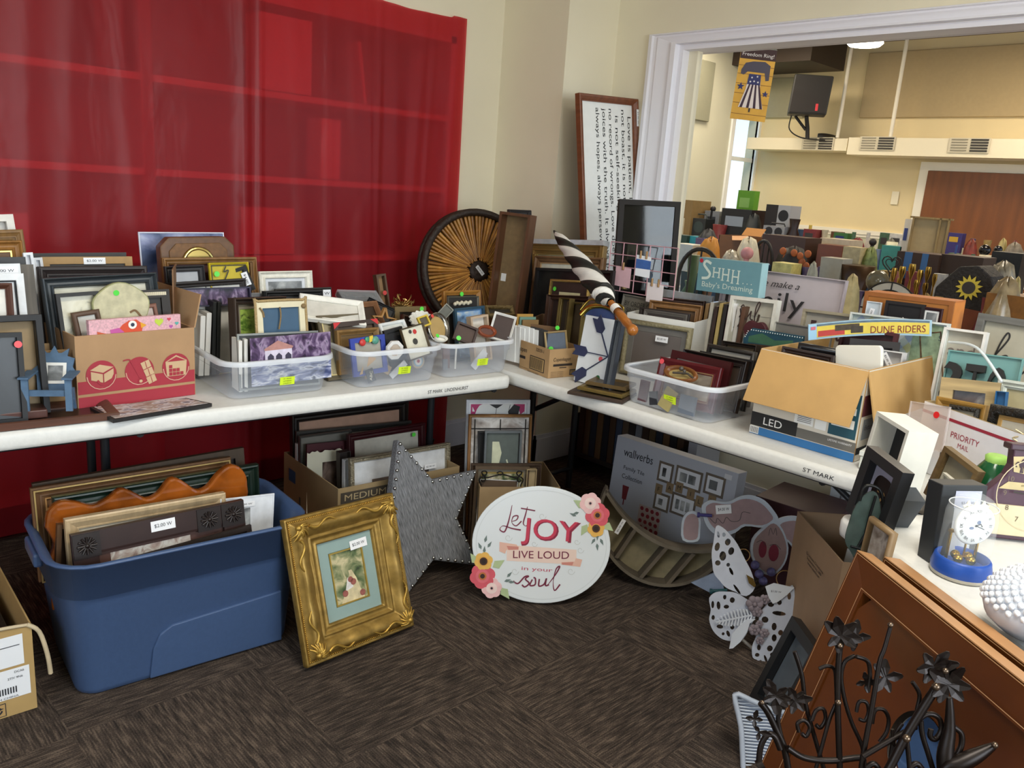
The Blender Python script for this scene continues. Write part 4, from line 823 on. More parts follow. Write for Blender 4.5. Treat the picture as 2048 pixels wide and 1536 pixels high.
o = empty('wooden_star', 'small open wooden star leaning in the middle tub', 'star'); w_, h_ = pose(o, PL(742, 618, .27), PL(790, 625, .27), 10, h=.075)
b = MB('#a5773e w2 s20'); pts = star(0, .035, .05, 0, .42); b.ribbon(pts+[pts[0]], .008, -.006, 1); b.ribbon([(x*1.0, z) for x, z in pts+[pts[0]]], .008, -.012, 1); b.build('star', o, solid=.008)
L('clear beaded glass plaque right of the wooden star', (754, 650), (806, 640), .21, .21, h=.04, lean=35, col='#dcdedc r.1', f=.012, t=.016, prof='round', pic='#cfcfc8', name='glass_plaque', cat='plaque', group=G4)
L('black blank frame in the middle tub left of the domino frame', (764, 662), (800, 652), .165, .165, base=.765, col='#161514', f=.010, t=.014, prof='flat', pic='#1c1b1b', group=G4)
def dom(o, w, h, t, f):
    b = MB('#c23330 n0'); b.disc(.008, h-.022, .0085, -t*.22-.002, 18); b.use('#3c3a36 n0').disc(-.002, h-.055, .011, -t*.22-.002, 18).disc(-.012, h-.018, .007, -t*.22-.002, 14); b.build('dots', o)
L('narrow frame with red and black discs on cream in the middle tub', (798, 659), (843, 646), .12, .14, h=.115, lean=20, col='#54452e', f=.005, t=.012, prof='bevel', pic='#ddd8c4', extra=dom, group=G4)
o = empty('octagonal_picture', 'white octagonal frame low in the middle tub', 'picture frame', PL(789, 700, .09), -4, group=G4)
oc = lambda r: [(r*math.cos(R(22.5+45*i)), r*math.sin(R(22.5+45*i))) for i in range(8)]
b = cutout(oc(.034), [oc(.022)], .010, '#e6e4e0 r.4', 'frame'); b.build('frame', o); b = MB('#c9b9a8 n.1'); b.ngon(oc(.023), -.002); b.build('picture', o)
o = empty('lace_ornament', 'white crocheted lace doily frame above the oval silver frame', 'ornament', PL(842, 640, .26), -4); b = MB('#e8e6dc r.9 b1 s120'); b.prism([((.05+.004*math.cos(14*a))*math.cos(a), (.034+.003*math.cos(14*a))*math.sin(a)) for a in [2*math.pi*i/56 for i in range(56)]], -.008, 0); b.build('lace', o); o.rotation_euler[0] = R(-35)
L('small yellow frame tucked beside the oval silver frame', (832, 637), (852, 630), .19, .19, h=.04, lean=30, col='#d0b23a', f=.006, t=.010, prof='flat', pic='#5a5040', group=G4)
def oval(label, c, s, rx, rz_, col, lean, roll, pic, base_off=0, fw=.014, dot=None, name='oval_picture', t=.014, group=G4):
    p = PL(c[0], c[1], s); o = empty(name, label, 'picture frame', p, group=group); o.rotation_euler = (R(-lean), R(roll), R(-4.5))
    b = MB(col); n = 40; pf = [(0, .0), (.0, t*.6), (.15, t), (.4, t*.6), (.6, t*.9), (.85, t*.5), (1, t*.3)]; vs = []
    for u, d in pf:
        for i in range(n): a = 2*math.pi*i/n; vs.append(((rx-fw*u)*math.cos(a), -d, (rz_-fw*u)*math.sin(a)))
    b.smooth = True; b.add(vs, [(j*n+i, j*n+(i+1) % n, (j+1)*n+(i+1) % n, (j+1)*n+i) for j in range(len(pf)-1) for i in range(n)]); b.smooth = False; b.use('#4a3f32').disc(0, 0, rx-.001, .0006, n, rz_-.001); b.build('frame', o)
    b = MB(pic); b.disc(0, 0, rx-fw, -t*.2, n, rz_-fw); b.build('picture', o)
    if dot: b = MB(dot+' n0'); b.disc(-rx*.72, rz_*.55, .007, -t-.001); b.build('price_dot', o)
    return o
oval('oval silver frame with a tan oval inset and red dot', (874, 658), .20, .052, .062, '#b9b6ae m1 r.18 n.05', 28, 22, '#b89a62 n.04', dot='#d8443c')
# gold leaf ornament and dark frames behind
p = PL(802, 600, .42); t = empty('leaf_ornament', 'gold metal leaf spray ornament behind the middle tub', 'ornament', (p.x, p.y, p.z-.03), 0); b = MB('#a8864e m.9 r.35 n.1'); rnd = random.Random(4)
for i in range(26):
    a = rnd.uniform(-1.3, 1.3); r0 = rnd.uniform(.02, .062); x, z = r0*math.sin(a)*1.1, r0*math.cos(a)*.9
    b.tube([(0, 0, 0), (x*.6, rnd.uniform(-.02, .01), z*.7), (x, rnd.uniform(-.02, .01), z)], .0016, 5, n=2)
    T = Matrix.Translation((x, -.01, z)) @ Matrix.Rotation(rnd.uniform(0, 6.28), 4, 'Y') @ Matrix.Rotation(rnd.uniform(-.6, .6), 4, 'X'); b.add([(-.004, 0, 0), (0, -.003, .010), (.004, 0, 0), (0, .001, -.010)], [(0, 1, 2, 3)], T)
b.build('leaves', t, solid=.001); b = MB('#8a6f3e m.8 r.4'); b.box(-.05, .05, -.012, .012, -.012, .0); b.build('base', t)
L('tan-topped box under the gold leaf ornament with a green dot', (776, 613), (838, 612), .40, .40, base=.742, col='#6e5a34', f=.02, t=.05, prof='flat', pic='#4a3c26', group=G2, dot=(.85, .05), name='wooden_box', cat='box')
L('black metal frame tilted left of the gold leaf ornament', (737, 596), (792, 622), .42, .36, h=.09, lean=35, col='#17171a r.3', f=.008, t=.014, prof='step', pic='#0f1013', group=G2)
L('dark oval-topped frame behind the lace ornament', (800, 630), (832, 640), .30, .30, h=.06, lean=30, col='#3a2418 r.3', f=.01, t=.02, prof='round', pic='#241a14', group=G2)
# ---- tub 3
G5 = 'frames in and behind the corner tub'
L('honey wood frame with a green dot leaning below the rattan disc', (883, 582), (957, 580), .42, .42, base=.742, col='#a87434 w s16 r.35', f=.018, t=.016, prof='bevel', pic='#2d2018', dot=(.47, .055), group=G5)
L('silver-edged dark frame in front of the honey wood frame', (893, 593), (955, 592), .36, .36, base=.742, col='#6f6a5c m.4 r.4', f=.006, t=.012, prof='step', pic='#2a2622', group=G5)
o = MB('#d6cdb4 r.9 b1 s150'); [o.ball(-.04+i*.011, 0, .004*(i % 2), .0075, 8) for i in range(8)]; p = PL(926, 607, .33); o = o.build('rope_garland'); o.location = p; tag(o, 'short braided cream rope lying over the blue glass frame', 'rope', G5)
L('teal blue glass frame standing behind the corner tub', (905, 617), (965, 611), .31, .31, base=.742, col='#2c4656 r.25', f=.010, t=.014, prof='flat', mat='#5c86b4', mw=.006, pic=art('blue_photo', ['#24406c', '#8fb4dc', '#e6e0c4'], 18), group=G5)
L('clear studded glass frame left of the teal frame', (893, 606), (908, 620), .33, .31, h=.08, lean=10, col='#a8a89c r.2 t.3', f=.004, t=.01, prof='flat', pic='#6a6a60', group=G5)
L('gold leaf-carved frame behind the white tilted frame', (965, 613), (1021, 613), .34, .34, h=.05, lean=35, col='#6a5630 m.4 b2 s80', f=.016, t=.02, prof='round', pic='#2b2418', group=G5)
L('pale box frame behind the oval red-brown frames', (932, 634), (967, 628), .20, .20, base=.76, col='#bda68c', f=.008, t=.03, prof='flat', pic='#e0d8cc', group=G5)
L('white frame with a dark centre tilted at the end of the corner tub', (990, 624), (1034, 636), .16, .10, h=.105, lean=25, col='#eeece6 r.5', f=.008, t=.014, prof='bevel', pic='#3a2620 n.1', group=G5)
L('dark reddish frame with a green dot in the corner tub', (915, 644), (956, 660), .16, .12, h=.07, lean=30, col='#3a2620', f=.008, t=.014, prof='flat', pic='#4a342a', dot=(.25, .9), group=G5)
oval('red-brown oval frame with a mauve centre in the corner tub', (972, 664), .13, .042, .024, '#8a4326 r.3 n.1', 35, 8, '#6a4a42 n.05', fw=.010, group=G5)
oval('white oval frame half sunk in the corner tub with a green dot', (880, 679), .08, .026, .012, '#d8d4c8 r.4', 35, 8, '#eae6da n.05', fw=.006, dot='#4fd83c', group=G5)
p = PL(848, 668, .13); o = MB('#6a6a66 m.6 r.4'); o.tube([(-.01, 0, -.01), (0, 0, .02), (.01, 0, -.01)], .0015, 6).ngon([(-.012, -.01), (.012, -.01), (0, .014)], 0); o = o.build('easel_clip', solid=.001); o.location = p; tag(o, 'tiny metal easel clip beside the oval silver frame', 'clip')
# things seen through the tub walls
def inside(label, x, y, z, w, h, col, rz=-4, ry=0, name='photo_card', d=.004, cat='card', grp='goods seen through the clear tubs'):
    o = MB(col).box(-w/2, w/2, -d/2, d/2, 0, h).build(name); o.location = (x, y, z); o.rotation_euler = (R(-5), R(ry), R(rz)); tag(o, label, cat, grp)
inside('pale tan letter card low in the middle tub', 1.53, 2.26, .753, .028, .075, '#c39a62', ry=12); inside('black card lettered ABC low in the middle tub', 1.53, 2.235, .75, .028, .045, '#1d1d20', ry=-18)
q = bpy.data.objects['photo_card.001']; b = MB('#e6dcc0 n0'); b.text('ABC', 0, .022, .009, -.0035, w=.032, rot=R(70)); o = b.build('lettering', q)
inside('white price-stickered packet tilted in the middle tub', 1.66, 2.26, .765, .075, .022, '#dcdcdf', ry=-38); inside('small tan token card in the middle tub', 1.60, 2.265, .765, .03, .03, '#b99a6c', ry=30)
t = empty('patterned_plate', 'round glass plate with a red centre in the middle tub', 'plate', (1.725, 2.245, .80), -4, rx=-8, group=None); b = MB('#b9aa94 r.2 n.1'); b.disc(0, 0, .026, 0, 24); b.use('#8fb0c4 n0').disc(0, 0, .019, -.0006, 24); b.use('#e9e2da n0').disc(0, 0, .014, -.0012, 20); b.use('#b93a4c n0').disc(0, 0, .006, -.0018, 14); b.build('plate', t, solid=.002)
inside('white slat leaning in the corner tub', 1.90, 2.25, .753, .006, .08, '#e6e4dc', ry=4); inside('white packet tilted near the end of the corner tub', 2.02, 2.24, .77, .08, .03, '#dedfe2', ry=-48); inside('silver round tin low at the left of the corner tub', 1.85, 2.245, .755, .02, .04, '#8f9298 m.6 r.3'); inside('red-brown panel standing in the corner tub', 1.875, 2.27, .753, .03, .075, '#6a4a42')

# ---- corner: rattan disc and the narrow box, the big frames
p = V3((2.535, 2.83, .745)); t = empty('rattan_tray', 'large round rattan tray of radiating canes with a dark woven rim', 'tray', p, -17, rx=-14)
Rr = .285; b = MB('#2c1e14 r.6 b1.5 s60'); b.tube([((Rr-.012)*math.cos(a), -.012, Rr+(Rr-.012)*math.sin(a)) for a in [2*math.pi*i/48 for i in range(48)]], .017, 8, closed=True)
b.tube([((Rr-.004)*math.cos(a), .028, Rr+(Rr-.004)*math.sin(a)) for a in [2*math.pi*i/48 for i in range(48)]], .014, 8, closed=True)
vs = [((Rr-.0)*math.cos(a), y, Rr+(Rr-.0)*math.sin(a)) for y in (-.01, .03) for a in [2*math.pi*i/48 for i in range(48)]]; b.add(vs, [(i, (i+1) % 48, 48+(i+1) % 48, 48+i) for i in range(48)]); b.build('rim', t)
b = MB('#3a2412 r.8'); b.prism([((Rr-.01)*math.cos(a), Rr+(Rr-.01)*math.sin(a)) for a in [2*math.pi*i/48 for i in range(48)]], .012, .02); b.build('back_board', t)
for i, c in enumerate(('#a8702c r.32 n.25 s25', '#8d5a20 r.32 n.25 s25', '#b9823a r.32 n.25 s25')):
    b = MB(c); rnd = random.Random(i+3)
    for k in range(i, 84, 3):
        a = 2*math.pi*k/84+rnd.uniform(-.012, .012); r1 = Rr-.028; r0 = .045+rnd.uniform(0, .02)
        b.tube([(r0*math.cos(a), -.006-rnd.uniform(0, .003), Rr+r0*math.sin(a)), ((r0+r1)*.5*math.cos(a+.006), .001, Rr+(r0+r1)*.5*math.sin(a+.006)), (r1*math.cos(a), .004, Rr+r1*math.sin(a))], lambda q: .0048+.0035*q, 6)
    b.build('canes', t)
b = MB('#2a1a10 r.6 b1 s80'); b.lathe([(.05, 0), (.046, .012), (.03, .015), (.0001, .015)], 24, Matrix.Translation((0, -.002, Rr)) @ Matrix.Rotation(R(90), 4, 'X')); b.build('hub', t)
b = MB(); label_tag(b, 0, Rr, -.0195, w=.052, h=.018, rot=R(-52)); b.build('price_sticker', t)
o = empty('wooden_tray_box', 'tall narrow brown wooden tray standing on end beside the rattan tray', 'tray'); w_, h_ = pose(o, PL(1012, 424, .60), PL(1073, 432, .46), 4, base=.742)
b = MB('#5c3a22 w s25 r.5'); b.ring(w_, h_, [(0, 0), (0, .055), (.012, .055), (.012, .004)]); b.build('frame', o); b = MB('#77603f n.12 s40'); b.rect(-w_/2+.01, w_/2-.01, .01, h_-.01, -.004); b.build('back_panel', o); b = MB('#3a2418'); b.box(-w_/2, w_/2, .0, .004, 0, h_); b.build('outer_back', o)
b = MB('#d8d8d4 n0'); b.rect(-w_/2+.02, -w_/2+.045, h_*.47, h_*.53, -.0045); b.build('price_sticker', o)
L('black frame edge showing above the narrow wooden tray', (1014, 419), (1058, 421), .70, .70, base=.742, col='#2b2624', f=.012, t=.02, prof='step', pic='#2b2624', group=G5)
# ================================================================ the right table
def Q(label, a, b, s, s2=None, base=TZ, **k): return frame(label, PR(a[0], a[1], s), PR(b[0], b[1], s if s2 is None else s2), base, **k)
H1 = 'frames stacked at the corner end of the right table'
p = PX(1150, 187, 3.25)
# the scripture sign stands on the sill end behind the table, text running downwards
o = empty('scripture_sign', 'tall white scripture sign in a brown frame, its text turned sideways', 'sign'); w_, h_ = pose(o, PY(1150, 187, 2.72), PY(1268, 200, 2.72), 7, base=.745)
b = MB('#7a4527 r.5 w3 s14'); b.ring(w_, h_, PROF['bevel'](.030, .03)); b.rect(-w_/2+.005, w_/2-.005, .005, h_-.005, -.001); b.build('frame', o)
b = MB('#ebebe6 n.02'); b.rect(-w_/2+.03, w_/2-.03, .03, h_-.03, -.008); b.use('#6a4a35 n0')
for i in range(26):
    z = .05+i*(h_-.09)/25; b.ribbon([(-w_/2+.031, z+.024), (-w_/2+.037, z+.012), (-w_/2+.031, z)], .0025, -.0085, 3)
b.build('board', o)
b = MB('#1f1e1d n0'); zt0 = h_-.055; LN_ = ['Love is patient, love is kind. It does', 'not boast, it is not proud. It does not d', 'is not self-seeking, it is not easily', 'no record of wrongs. Love does not delight', 'joices with the truth. It always protects', 'always hopes, always perseveres. Love never']
px_end = [405, 468, 443, 447, 447, 447]
lens = [.70, .98, .94, 1.0, .99, .99]
for i, s_ in enumerate(LN_):
    x = w_/2-.058-i*.047; hh = len(s_)*.0226
    b.text(s_, x, zt0-(.03 if i in (0, 2) else .0)-hh/2, .033, -.009, w=hh, rot=R(-90))
b.build('lettering', o); b = MB(); label_tag(b, w_/2-.012, h_-.09, -.0315, w=.08, h=.02, rot=R(-90)); b.build('price_sticker', o)
# dark glass display frame
def disp(o, w, h, t, f):
    for x0, x1, z0, z1, c, nm in ((-.3, .22, .83, .93, A_BLACK, 'pane'),):
        pass
    b = MB('#a9aa92 n.1'); b.rect(-w*.30, -w*.10, h*.62, h*.72, -t*.3-.003); b.build('note_card', o)
    b = MB('#3c4654 r.2 n0'); b.lathe([(.002, 0), (.014, .004), (.018, .03), (.012, .04), (.018, .06), (.006, .075), (.002, .085)], 12, Matrix.Translation((.02, -t*.3-.02, h*.44))); b.build('lantern', o)
    b = MB('#9a855c m.6 r.35'); b.lathe([(.016, 0), (.013, .012), (.008, .022), (.001, .028)], 12, Matrix.Translation((-.085, -t*.3-.022, h*.43))); b.build('bell', o)
    b = MB('#b09a7c n.1'); b.disc(.115, h*.66, .016, -t*.3-.004, 12); b.ngon(star(.115, h*.66, .024, 0, .6), -t*.3-.0035); b.build('flower', o)
    b = MB('#050607 r.04 t.5 n0'); b.box(-w/2+f, w/2-f, -t*.85, -t*.85+.002, f, h-f); b.build('glass', o)
frame('large black glazed display frame reflecting a window, behind the wire grid', PX(1236, 399, 2.76), PX(1357, 405, 2.95), .745, col='#1c1715 r.75', f=.022, t=.05, prof='flat', pic='#15171b', lean=4, extra=disp, name='display_case', cat='display case', group=None)
# gold frames rear left
o = Q('widest gold frame with a grey plastic-covered top, rear of the stack', (1064, 484), (1216, 488), .72, .74, base=.745, col='#9a7c48 m.35 r.4', f=.055, t=.035, prof='step', mat='#cfc6a2', mw=.02, pic='#b9ae8c', liner='#d0b878 m.7', group=H1)
w9 = (PR(1216, 488, .74)-PR(1064, 484, .72)).length; b = MB('#c9ccd2 r.25 n.1'); b.box(-w9/2-.004, w9/2+.004, -.04, .006, 0, .022); c = b.build('plastic_cover', o); c.location.z = (PR(1064, 484, .72).z-.745)/math.cos(R(8))-.010
Q('bronze-brown frame with a cream mat in front of the widest gold one', (1077, 512), (1214, 517), .62, .63, base=.745, col='#7a5a3c', f=.030, t=.03, prof='step', liner='#b9966a', mat='#ddd9c6', pic='#8a8574', group=H1)
Q('large black canvas picture before the bronze-brown frame', (1077, 536), (1232, 542), .53, .56, base=.745, col='#1e1b1a', f=.012, t=.02, prof='flat', pic=art('black_floral', ['#100f0f', '#1c1a19', '#2c2a26'], 10), group=H1)
Q('beaded gold frame with a dark mat and green dot', (1105, 558), (1184, 563), .42, .42, base=.745, col='#b99a58 m.6 r.35 b1 s120', f=.010, t=.018, prof='round', mat='#3c2c26', mw=.04, pic='#d9cfa0', dot=(.17, .13), group=H1)
Q('deep brown wooden frame under the beaded gold frame', (1104, 590), (1190, 594), .36, .36, base=.745, col='#4a2f22', f=.02, t=.035, prof='scoop', pic='#2c1c15', group=H1)
Q('dark brown frame right of the gold ones, behind the umbrella', (1168, 575), (1228, 579), .47, .47, base=.745, col='#2e231d', f=.02, t=.03, prof='step', pic='#6a5a44', group=H1)
Q('gold-edged dark box frame below the deep brown frame', (1128, 596), (1150, 598), .28, .28, base=.745, col='#7c683a m.5 r.4', f=.006, t=.03, prof='step', pic='#2a2018', group=H1)
Q('narrow dark gold frame beside the brass arched frame', (1145, 604), (1176, 606), .30, .30, base=.745, col='#8d7a48 m.5 r.35', f=.008, t=.03, prof='step', pic='#4a3a26', group=H1)
for i, (px, lb) in enumerate(((1060, 'thin gold frame edge seen leftmost of the three behind the narrow tray'), (1068, 'thin gold frame edge seen in the middle of the three behind the narrow tray'))):
    q = PR(px, 500+8*i, .66); b = MB('#b39a5c m.5 r.4'); b.box(-.004, .004, -.01, .01, 0, q.z-.745); o = b.build('framed_picture'); o.location = (q.x, q.y, .745); tag(o, lb, 'picture frame', H1)
# brass arched frame
q = PR(1200, 622, .24); t = empty('arched_mirror', 'polished brass arched frame on the white arrow board', 'mirror', (q.x, q.y, q.z-.03), -88, rx=-25)
b = MB('#b9a24e m1 r.22 n.05'); b.tube([(-.088, 0, 0), (-.06, 0, .038), (0, 0, .052), (.06, 0, .038), (.088, 0, 0)], .011, 10, n=5); b.tube([(-.1, 0, .02), (-.08, 0, .06), (-.05, 0, .07), (.06, 0, .068), (.09, 0, .05), (.1, 0, .01)], .004, 8, n=4); b.build('frame', t)
b = MB('#33507c r.1'); b.ngon([(-.08, 0), (-.055, .034), (0, .046), (.055, .034), (.08, 0)], .003); b.build('mirror', t, solid=.003)
# the white arrow board
o = empty('arrow_board', 'white board with three navy arrows meeting at a point', 'sign'); w_, h_ = pose(o, PR(1176, 630, .16), PR(1236, 641, .17), 6, base=.745)
b = MB('#dfe3e6 r.5 n.02'); b.prism([(-w_/2-.012, 0), (w_/2+.012, 0), (w_/2, h_), (-w_/2, h_)], -.012, 0); b.use('#20242a n0').prism([(-w_/2-.014, .0), (-w_/2+.0, .0), (-w_/2+.008, h_), (-w_/2-.0, h_)], -.0, .02); b.build('board', o)
b = MB('#2a3152 r.6 n.1'); cx, cz = w_*.44, h_*.46
for ex_, ez_ in ((-w_*.08, h_*.98), (-w_*.70, h_*.46), (-w_*.62, h_*.02)):
    d = V3((ex_-cx, ez_-cz, 0)); l = d.length; d.normalize(); n_ = V3((-d.y, d.x, 0)); P_ = lambda a, c: (cx+d.x*a+n_.x*c, cz+d.y*a+n_.y*c)
    b.prism([P_(0, -.0015), P_(l*.6, -.0015), P_(l*.6, .0015), P_(0, .0015)], -.018, -.0135)
    for k in range(3):
        a = l*.60+k*.018; b.prism([P_(a, 0), P_(a+.012, .018), P_(a+.030, .018), P_(a+.018, 0), P_(a+.030, -.018), P_(a+.012, -.018)], -.018-.0003*k, -.0135)
b.build('arrows', o)
b = MB('#d8555c n0'); b.disc(w_*.20, h_*.40, .009, -.0128); b.build('price_dot', o); b = MB('#2f6a3c n0'); b.disc(w_*.2, h_*.12, .009, -.0128); b.build('price_dot', o)
Q('dark blank-faced black frame edge right of the arrow board', (1237, 640), (1252, 643), .13, .13, base=.745, col='#3c4048', f=.004, t=.02, prof='flat', pic='#6b6f74', group=H1)
# small frames in the numbered carton
HC = 'small frames in the numbered carton'
for i in range(8):
    q = PR(1036+i*9.0, 650+i*1.2+(i % 3)*2, .10+.004*i); b = MB('#e6e6e3 r.5 n.02' if i < 6 else '#3a3836'); b.box(-.0028, .0028, 0, .06, 0, q.z-.755); o = b.build('small_framed_picture', bevel=.001); o.location = (q.x, q.y, .755); o.rotation_euler = (0, R(-4), R(4))
    tag(o, ['white card-thin frame leftmost in the numbered carton'] [0] if i == 0 else ('one of the thin white frames filed in the numbered carton' if i < 6 else ('dark thin frame filed right of the white ones' if i == 6 else 'dark thin frame filed behind the green-dotted one')), 'picture frame', HC if i == 0 or i > 5 else 'thin white frames filed in the numbered carton')
o = frame('small silver and gold frame with two green dots in the numbered carton', PR(1088, 664, .115), PR(1133, 660, .17), .77, col='#b39a6c m.4 r.4', f=.007, t=.01, prof='step', pic='#5a6472', dot=(.25, .5), lean=6, group=HC)
b = MB('#4fd83c n0'); b.disc(.01, (PR(1110, 662, .11).z-.77), .008, -.012); b.build('price_dot', o)
carton('larger brown carton behind the numbered one on the right table', PR(1052, 640, .20).x, PR(1052, 700, .20).y+.04, -62, .24, .30, .15, col='#8a6a4a')
for i in range(3):
    q = PR(1050+i*2, 628+5*i, .22); b = MB(('#c99a4c', '#7aa090', '#9a7a4c')[i]+' n.05'); b.box(-.035, .035, -.004, .004, 0, .10); o = b.build('greeting_card'); o.location = (q.x, q.y-.01*i, q.z-.10); o.rotation_euler = (0, 0, R(-20)); tag(o, ('amber', 'sea green', 'brown')[i]+' card edge standing behind the white frames in the corner', 'card', 'cards standing behind the numbered carton')
# brass plates lying flat by the tub
for i, (px, py, ww, dd, z, rz, c, lb) in enumerate(((1205, 784, .20, .15, .742, -70, '#3c2c22', 'dark brown plaque lying lowest in the flat pile left of the tub'), (1214, 776, .17, .12, .754, -75, '#8a7440 m.6 r.35', 'brass-rimmed plaque on the flat pile left of the tub'), (1222, 764, .15, .11, .768, -70, '#6b5634 m.4 r.4', 'bronze frame lying topmost on the flat pile left of the tub'))):
    q = PZ(px, py, z+.01); t = empty('flat_frame_plaque', lb, 'plaque', (q.x, q.y, z), rz, group='frames lying flat beside the arrow board')
    b = MB(c); b.ring(ww, dd, [(0, 0), (0, .008), (.004, .012), (.012, .010), (.02, .006), (.02, 0)], z0=-dd/2, T=Matrix(((1, 0, 0, 0), (0, 0, 1, 0), (0, -1, 0, 0), (0, 0, 0, 1)))); b.build('rim', t); b = MB('#4a3d2a r.4 n.1'); b.box(-ww/2+.015, ww/2-.015, -dd/2+.015, dd/2-.015, .001, .006); b.build('panel', t)
# ---- striped umbrella
P0, P1 = PX(1108, 462, 2.50), PX(1268, 664, 2.10)
t = empty('umbrella', 'furled black and white striped umbrella with an amber wooden handle', 'umbrella', P0); T = Matrix.Translation(-P0)
ax = (P1-P0); Ln = ax.length; ax.normalize(); xa = ax.orthogonal().normalized(); ya = ax.cross(xa)
prof_u = [(0, .004), (.03, .007), (.10, .020), (.22, .028), (.40, .036), (.55, .040), (.66, .036), (.675, .040), (.70, .034), (.73, .022), (.76, .017)]
def ru(v):
    for i in range(len(prof_u)-1):
        if prof_u[i][0] <= v <= prof_u[i+1][0]: a, c = prof_u[i], prof_u[i+1]; return a[1]+(c[1]-a[1])*(v-a[0])/(c[0]-a[0])
    return .016
bb = [MB('#171a18 r.55 n.05'), MB('#e4e2dc r.55 n.04')]; NS = 72; SG = 32; fv = lambda v: v*8 if v < .66 else 5.28+(v-.66)*30
for j in range(NS):
    for i in range(SG):
        v0, v1 = .76*j/NS, .76*(j+1)/NS; a0, a1 = 2*math.pi*i/SG, 2*math.pi*(i+1)/SG
        col = int(i*4/SG) % 2 if v0 > .03 else 0
        vs = []
        for v, a in ((v0, a0), (v0, a1), (v1, a1), (v1, a0)):
            r0 = ru(v)*(1+.08*math.sin(4*a)); a -= math.pi/2*fv(v); vs.append(P0+ax*(v*Ln)+xa*(r0*math.cos(a))+ya*(r0*math.sin(a))-P0)
        bb[col].smooth = True; bb[col].add([tuple(q) for q in vs], [(0, 3, 2, 1)])
bb[0].build('dark_stripes', t); bb[1].build('light_stripes', t)
b = MB('#a8662a r.25 n.15 s30'); pp = lambda v: tuple(P0+ax*(v*Ln)-P0); 
hp = [(.76, .012), (.80, .0135), (.85, .0125), (.855, .016), (.89, .0155), (.895, .0135), (.93, .0155), (.96, .0125), (.975, .018), (.99, .018), (1.0, .012)]
vs = []
for v, r0 in hp: vs += [tuple(P0+ax*(v*Ln)+xa*(r0*math.cos(2*math.pi*i/16))+ya*(r0*math.sin(2*math.pi*i/16))-P0) for i in range(16)]
b.smooth = True; b.add(vs, [(j*16+i, (j+1)*16+i, (j+1)*16+(i+1) % 16, j*16+(i+1) % 16) for j in range(len(hp)-1) for i in range(16)]); b.ball(*pp(.985), .019, 14); b.build('handle', t)
b = MB('#e9e7e2 n0'); vs = []
for v in (.80, .835): vs += [tuple(P0+ax*(v*Ln)+xa*(.0165*math.cos(2*math.pi*i/16))+ya*(.0165*math.sin(2*math.pi*i/16))-P0) for i in range(16)]
b.add(vs, [(i, 16+i, 16+(i+1) % 16, (i+1) % 16) for i in range(16)]); b.build('price_sticker', t)
# ---- pink wire grid with cards
c0, c1, c2, c3 = PR(1223, 483, .63), PR(1357, 497, .66), PR(1346, 600, .60), PR(1214, 578, .57)
t = empty('wire_grid', 'pink wire grid memo board with clipped cards', 'memo board', c0)
b = MB('#c99aa4 r.4 m.2 n0'); L_ = lambda a, q, v: tuple(a.lerp(q, v)-c0)
for i in range(6): v = i/5*1.0; b.tube([L_(c0, c1, v), L_(c3, c2, v)], .0022, 6)
for i in range(5): v = i/4; b.tube([L_(c0, c3, v), L_(c1, c2, v)], .0022, 6)
b.build('grid', t)
nrm = (c1-c0).cross(c3-c0).normalized(); nrm = nrm if nrm.x < 0 else -nrm
for u0, v0, ww, hh, kind in ((.12, .50, .24, .42, 'pink'), (.42, .22, .22, .44, 'blue'), (.62, .74, .24, .40, 'white')):
    def G(u, v, k=0.006): return tuple(c0.lerp(c1, u).lerp(c3.lerp(c2, u), v)-c0+nrm*k)
    b = MB({'pink': '#cfaab4 n0', 'blue': '#3c64a8 n.15 s40', 'white': '#dfd6d8 n0'}[kind]); b.add([G(u0, v0), G(u0+ww, v0+.02), G(u0+ww, v0+hh), G(u0, v0+hh-.02)], [(3, 2, 1, 0)])
    if kind == 'blue': b.use('#e6eaf0 n0').add([G(u0, v0, .0065), G(u0+ww, v0+.02, .0065), G(u0+ww, v0+.10, .0065), G(u0, v0+.08, .0065)], [(3, 2, 1, 0)]).add([G(u0, v0+hh*.62, .0066), G(u0+ww, v0+hh*.62, .0066), G(u0+ww, v0+hh, .0066), G(u0, v0+hh-.02, .0066)], [(3, 2, 1, 0)])
    b.build('card', t)
    for s_ in ((.3, .7) if kind != 'pink' else (.5,)):
        b = MB('#a88458 n.1'); g0, g1 = V3(G(u0+ww*s_, v0-.08, .01)), V3(G(u0+ww*s_, v0+.07, .01)); b.tube([g0, g1], .0045, 4); b.build('clothes_peg', t)
def byord(o, w, h, t, f): b = MB('#2b2a28 n0'); b.text('BY ORDER OF', .0, h-.035, .020, -t-.001, w=w*.8); b.text('SING IN THE', .01, h-.062, .020, -t-.001, w=w*.75); b.build('lettering', o)
Q('grey board with bold lettering behind the white frame box', (1250, 588), (1318, 600), .62, .62, base=.745, col='#8f8a80', f=.004, t=.012, prof='flat', pic='#8a857a', extra=byord, name='lettered_sign', cat='sign')
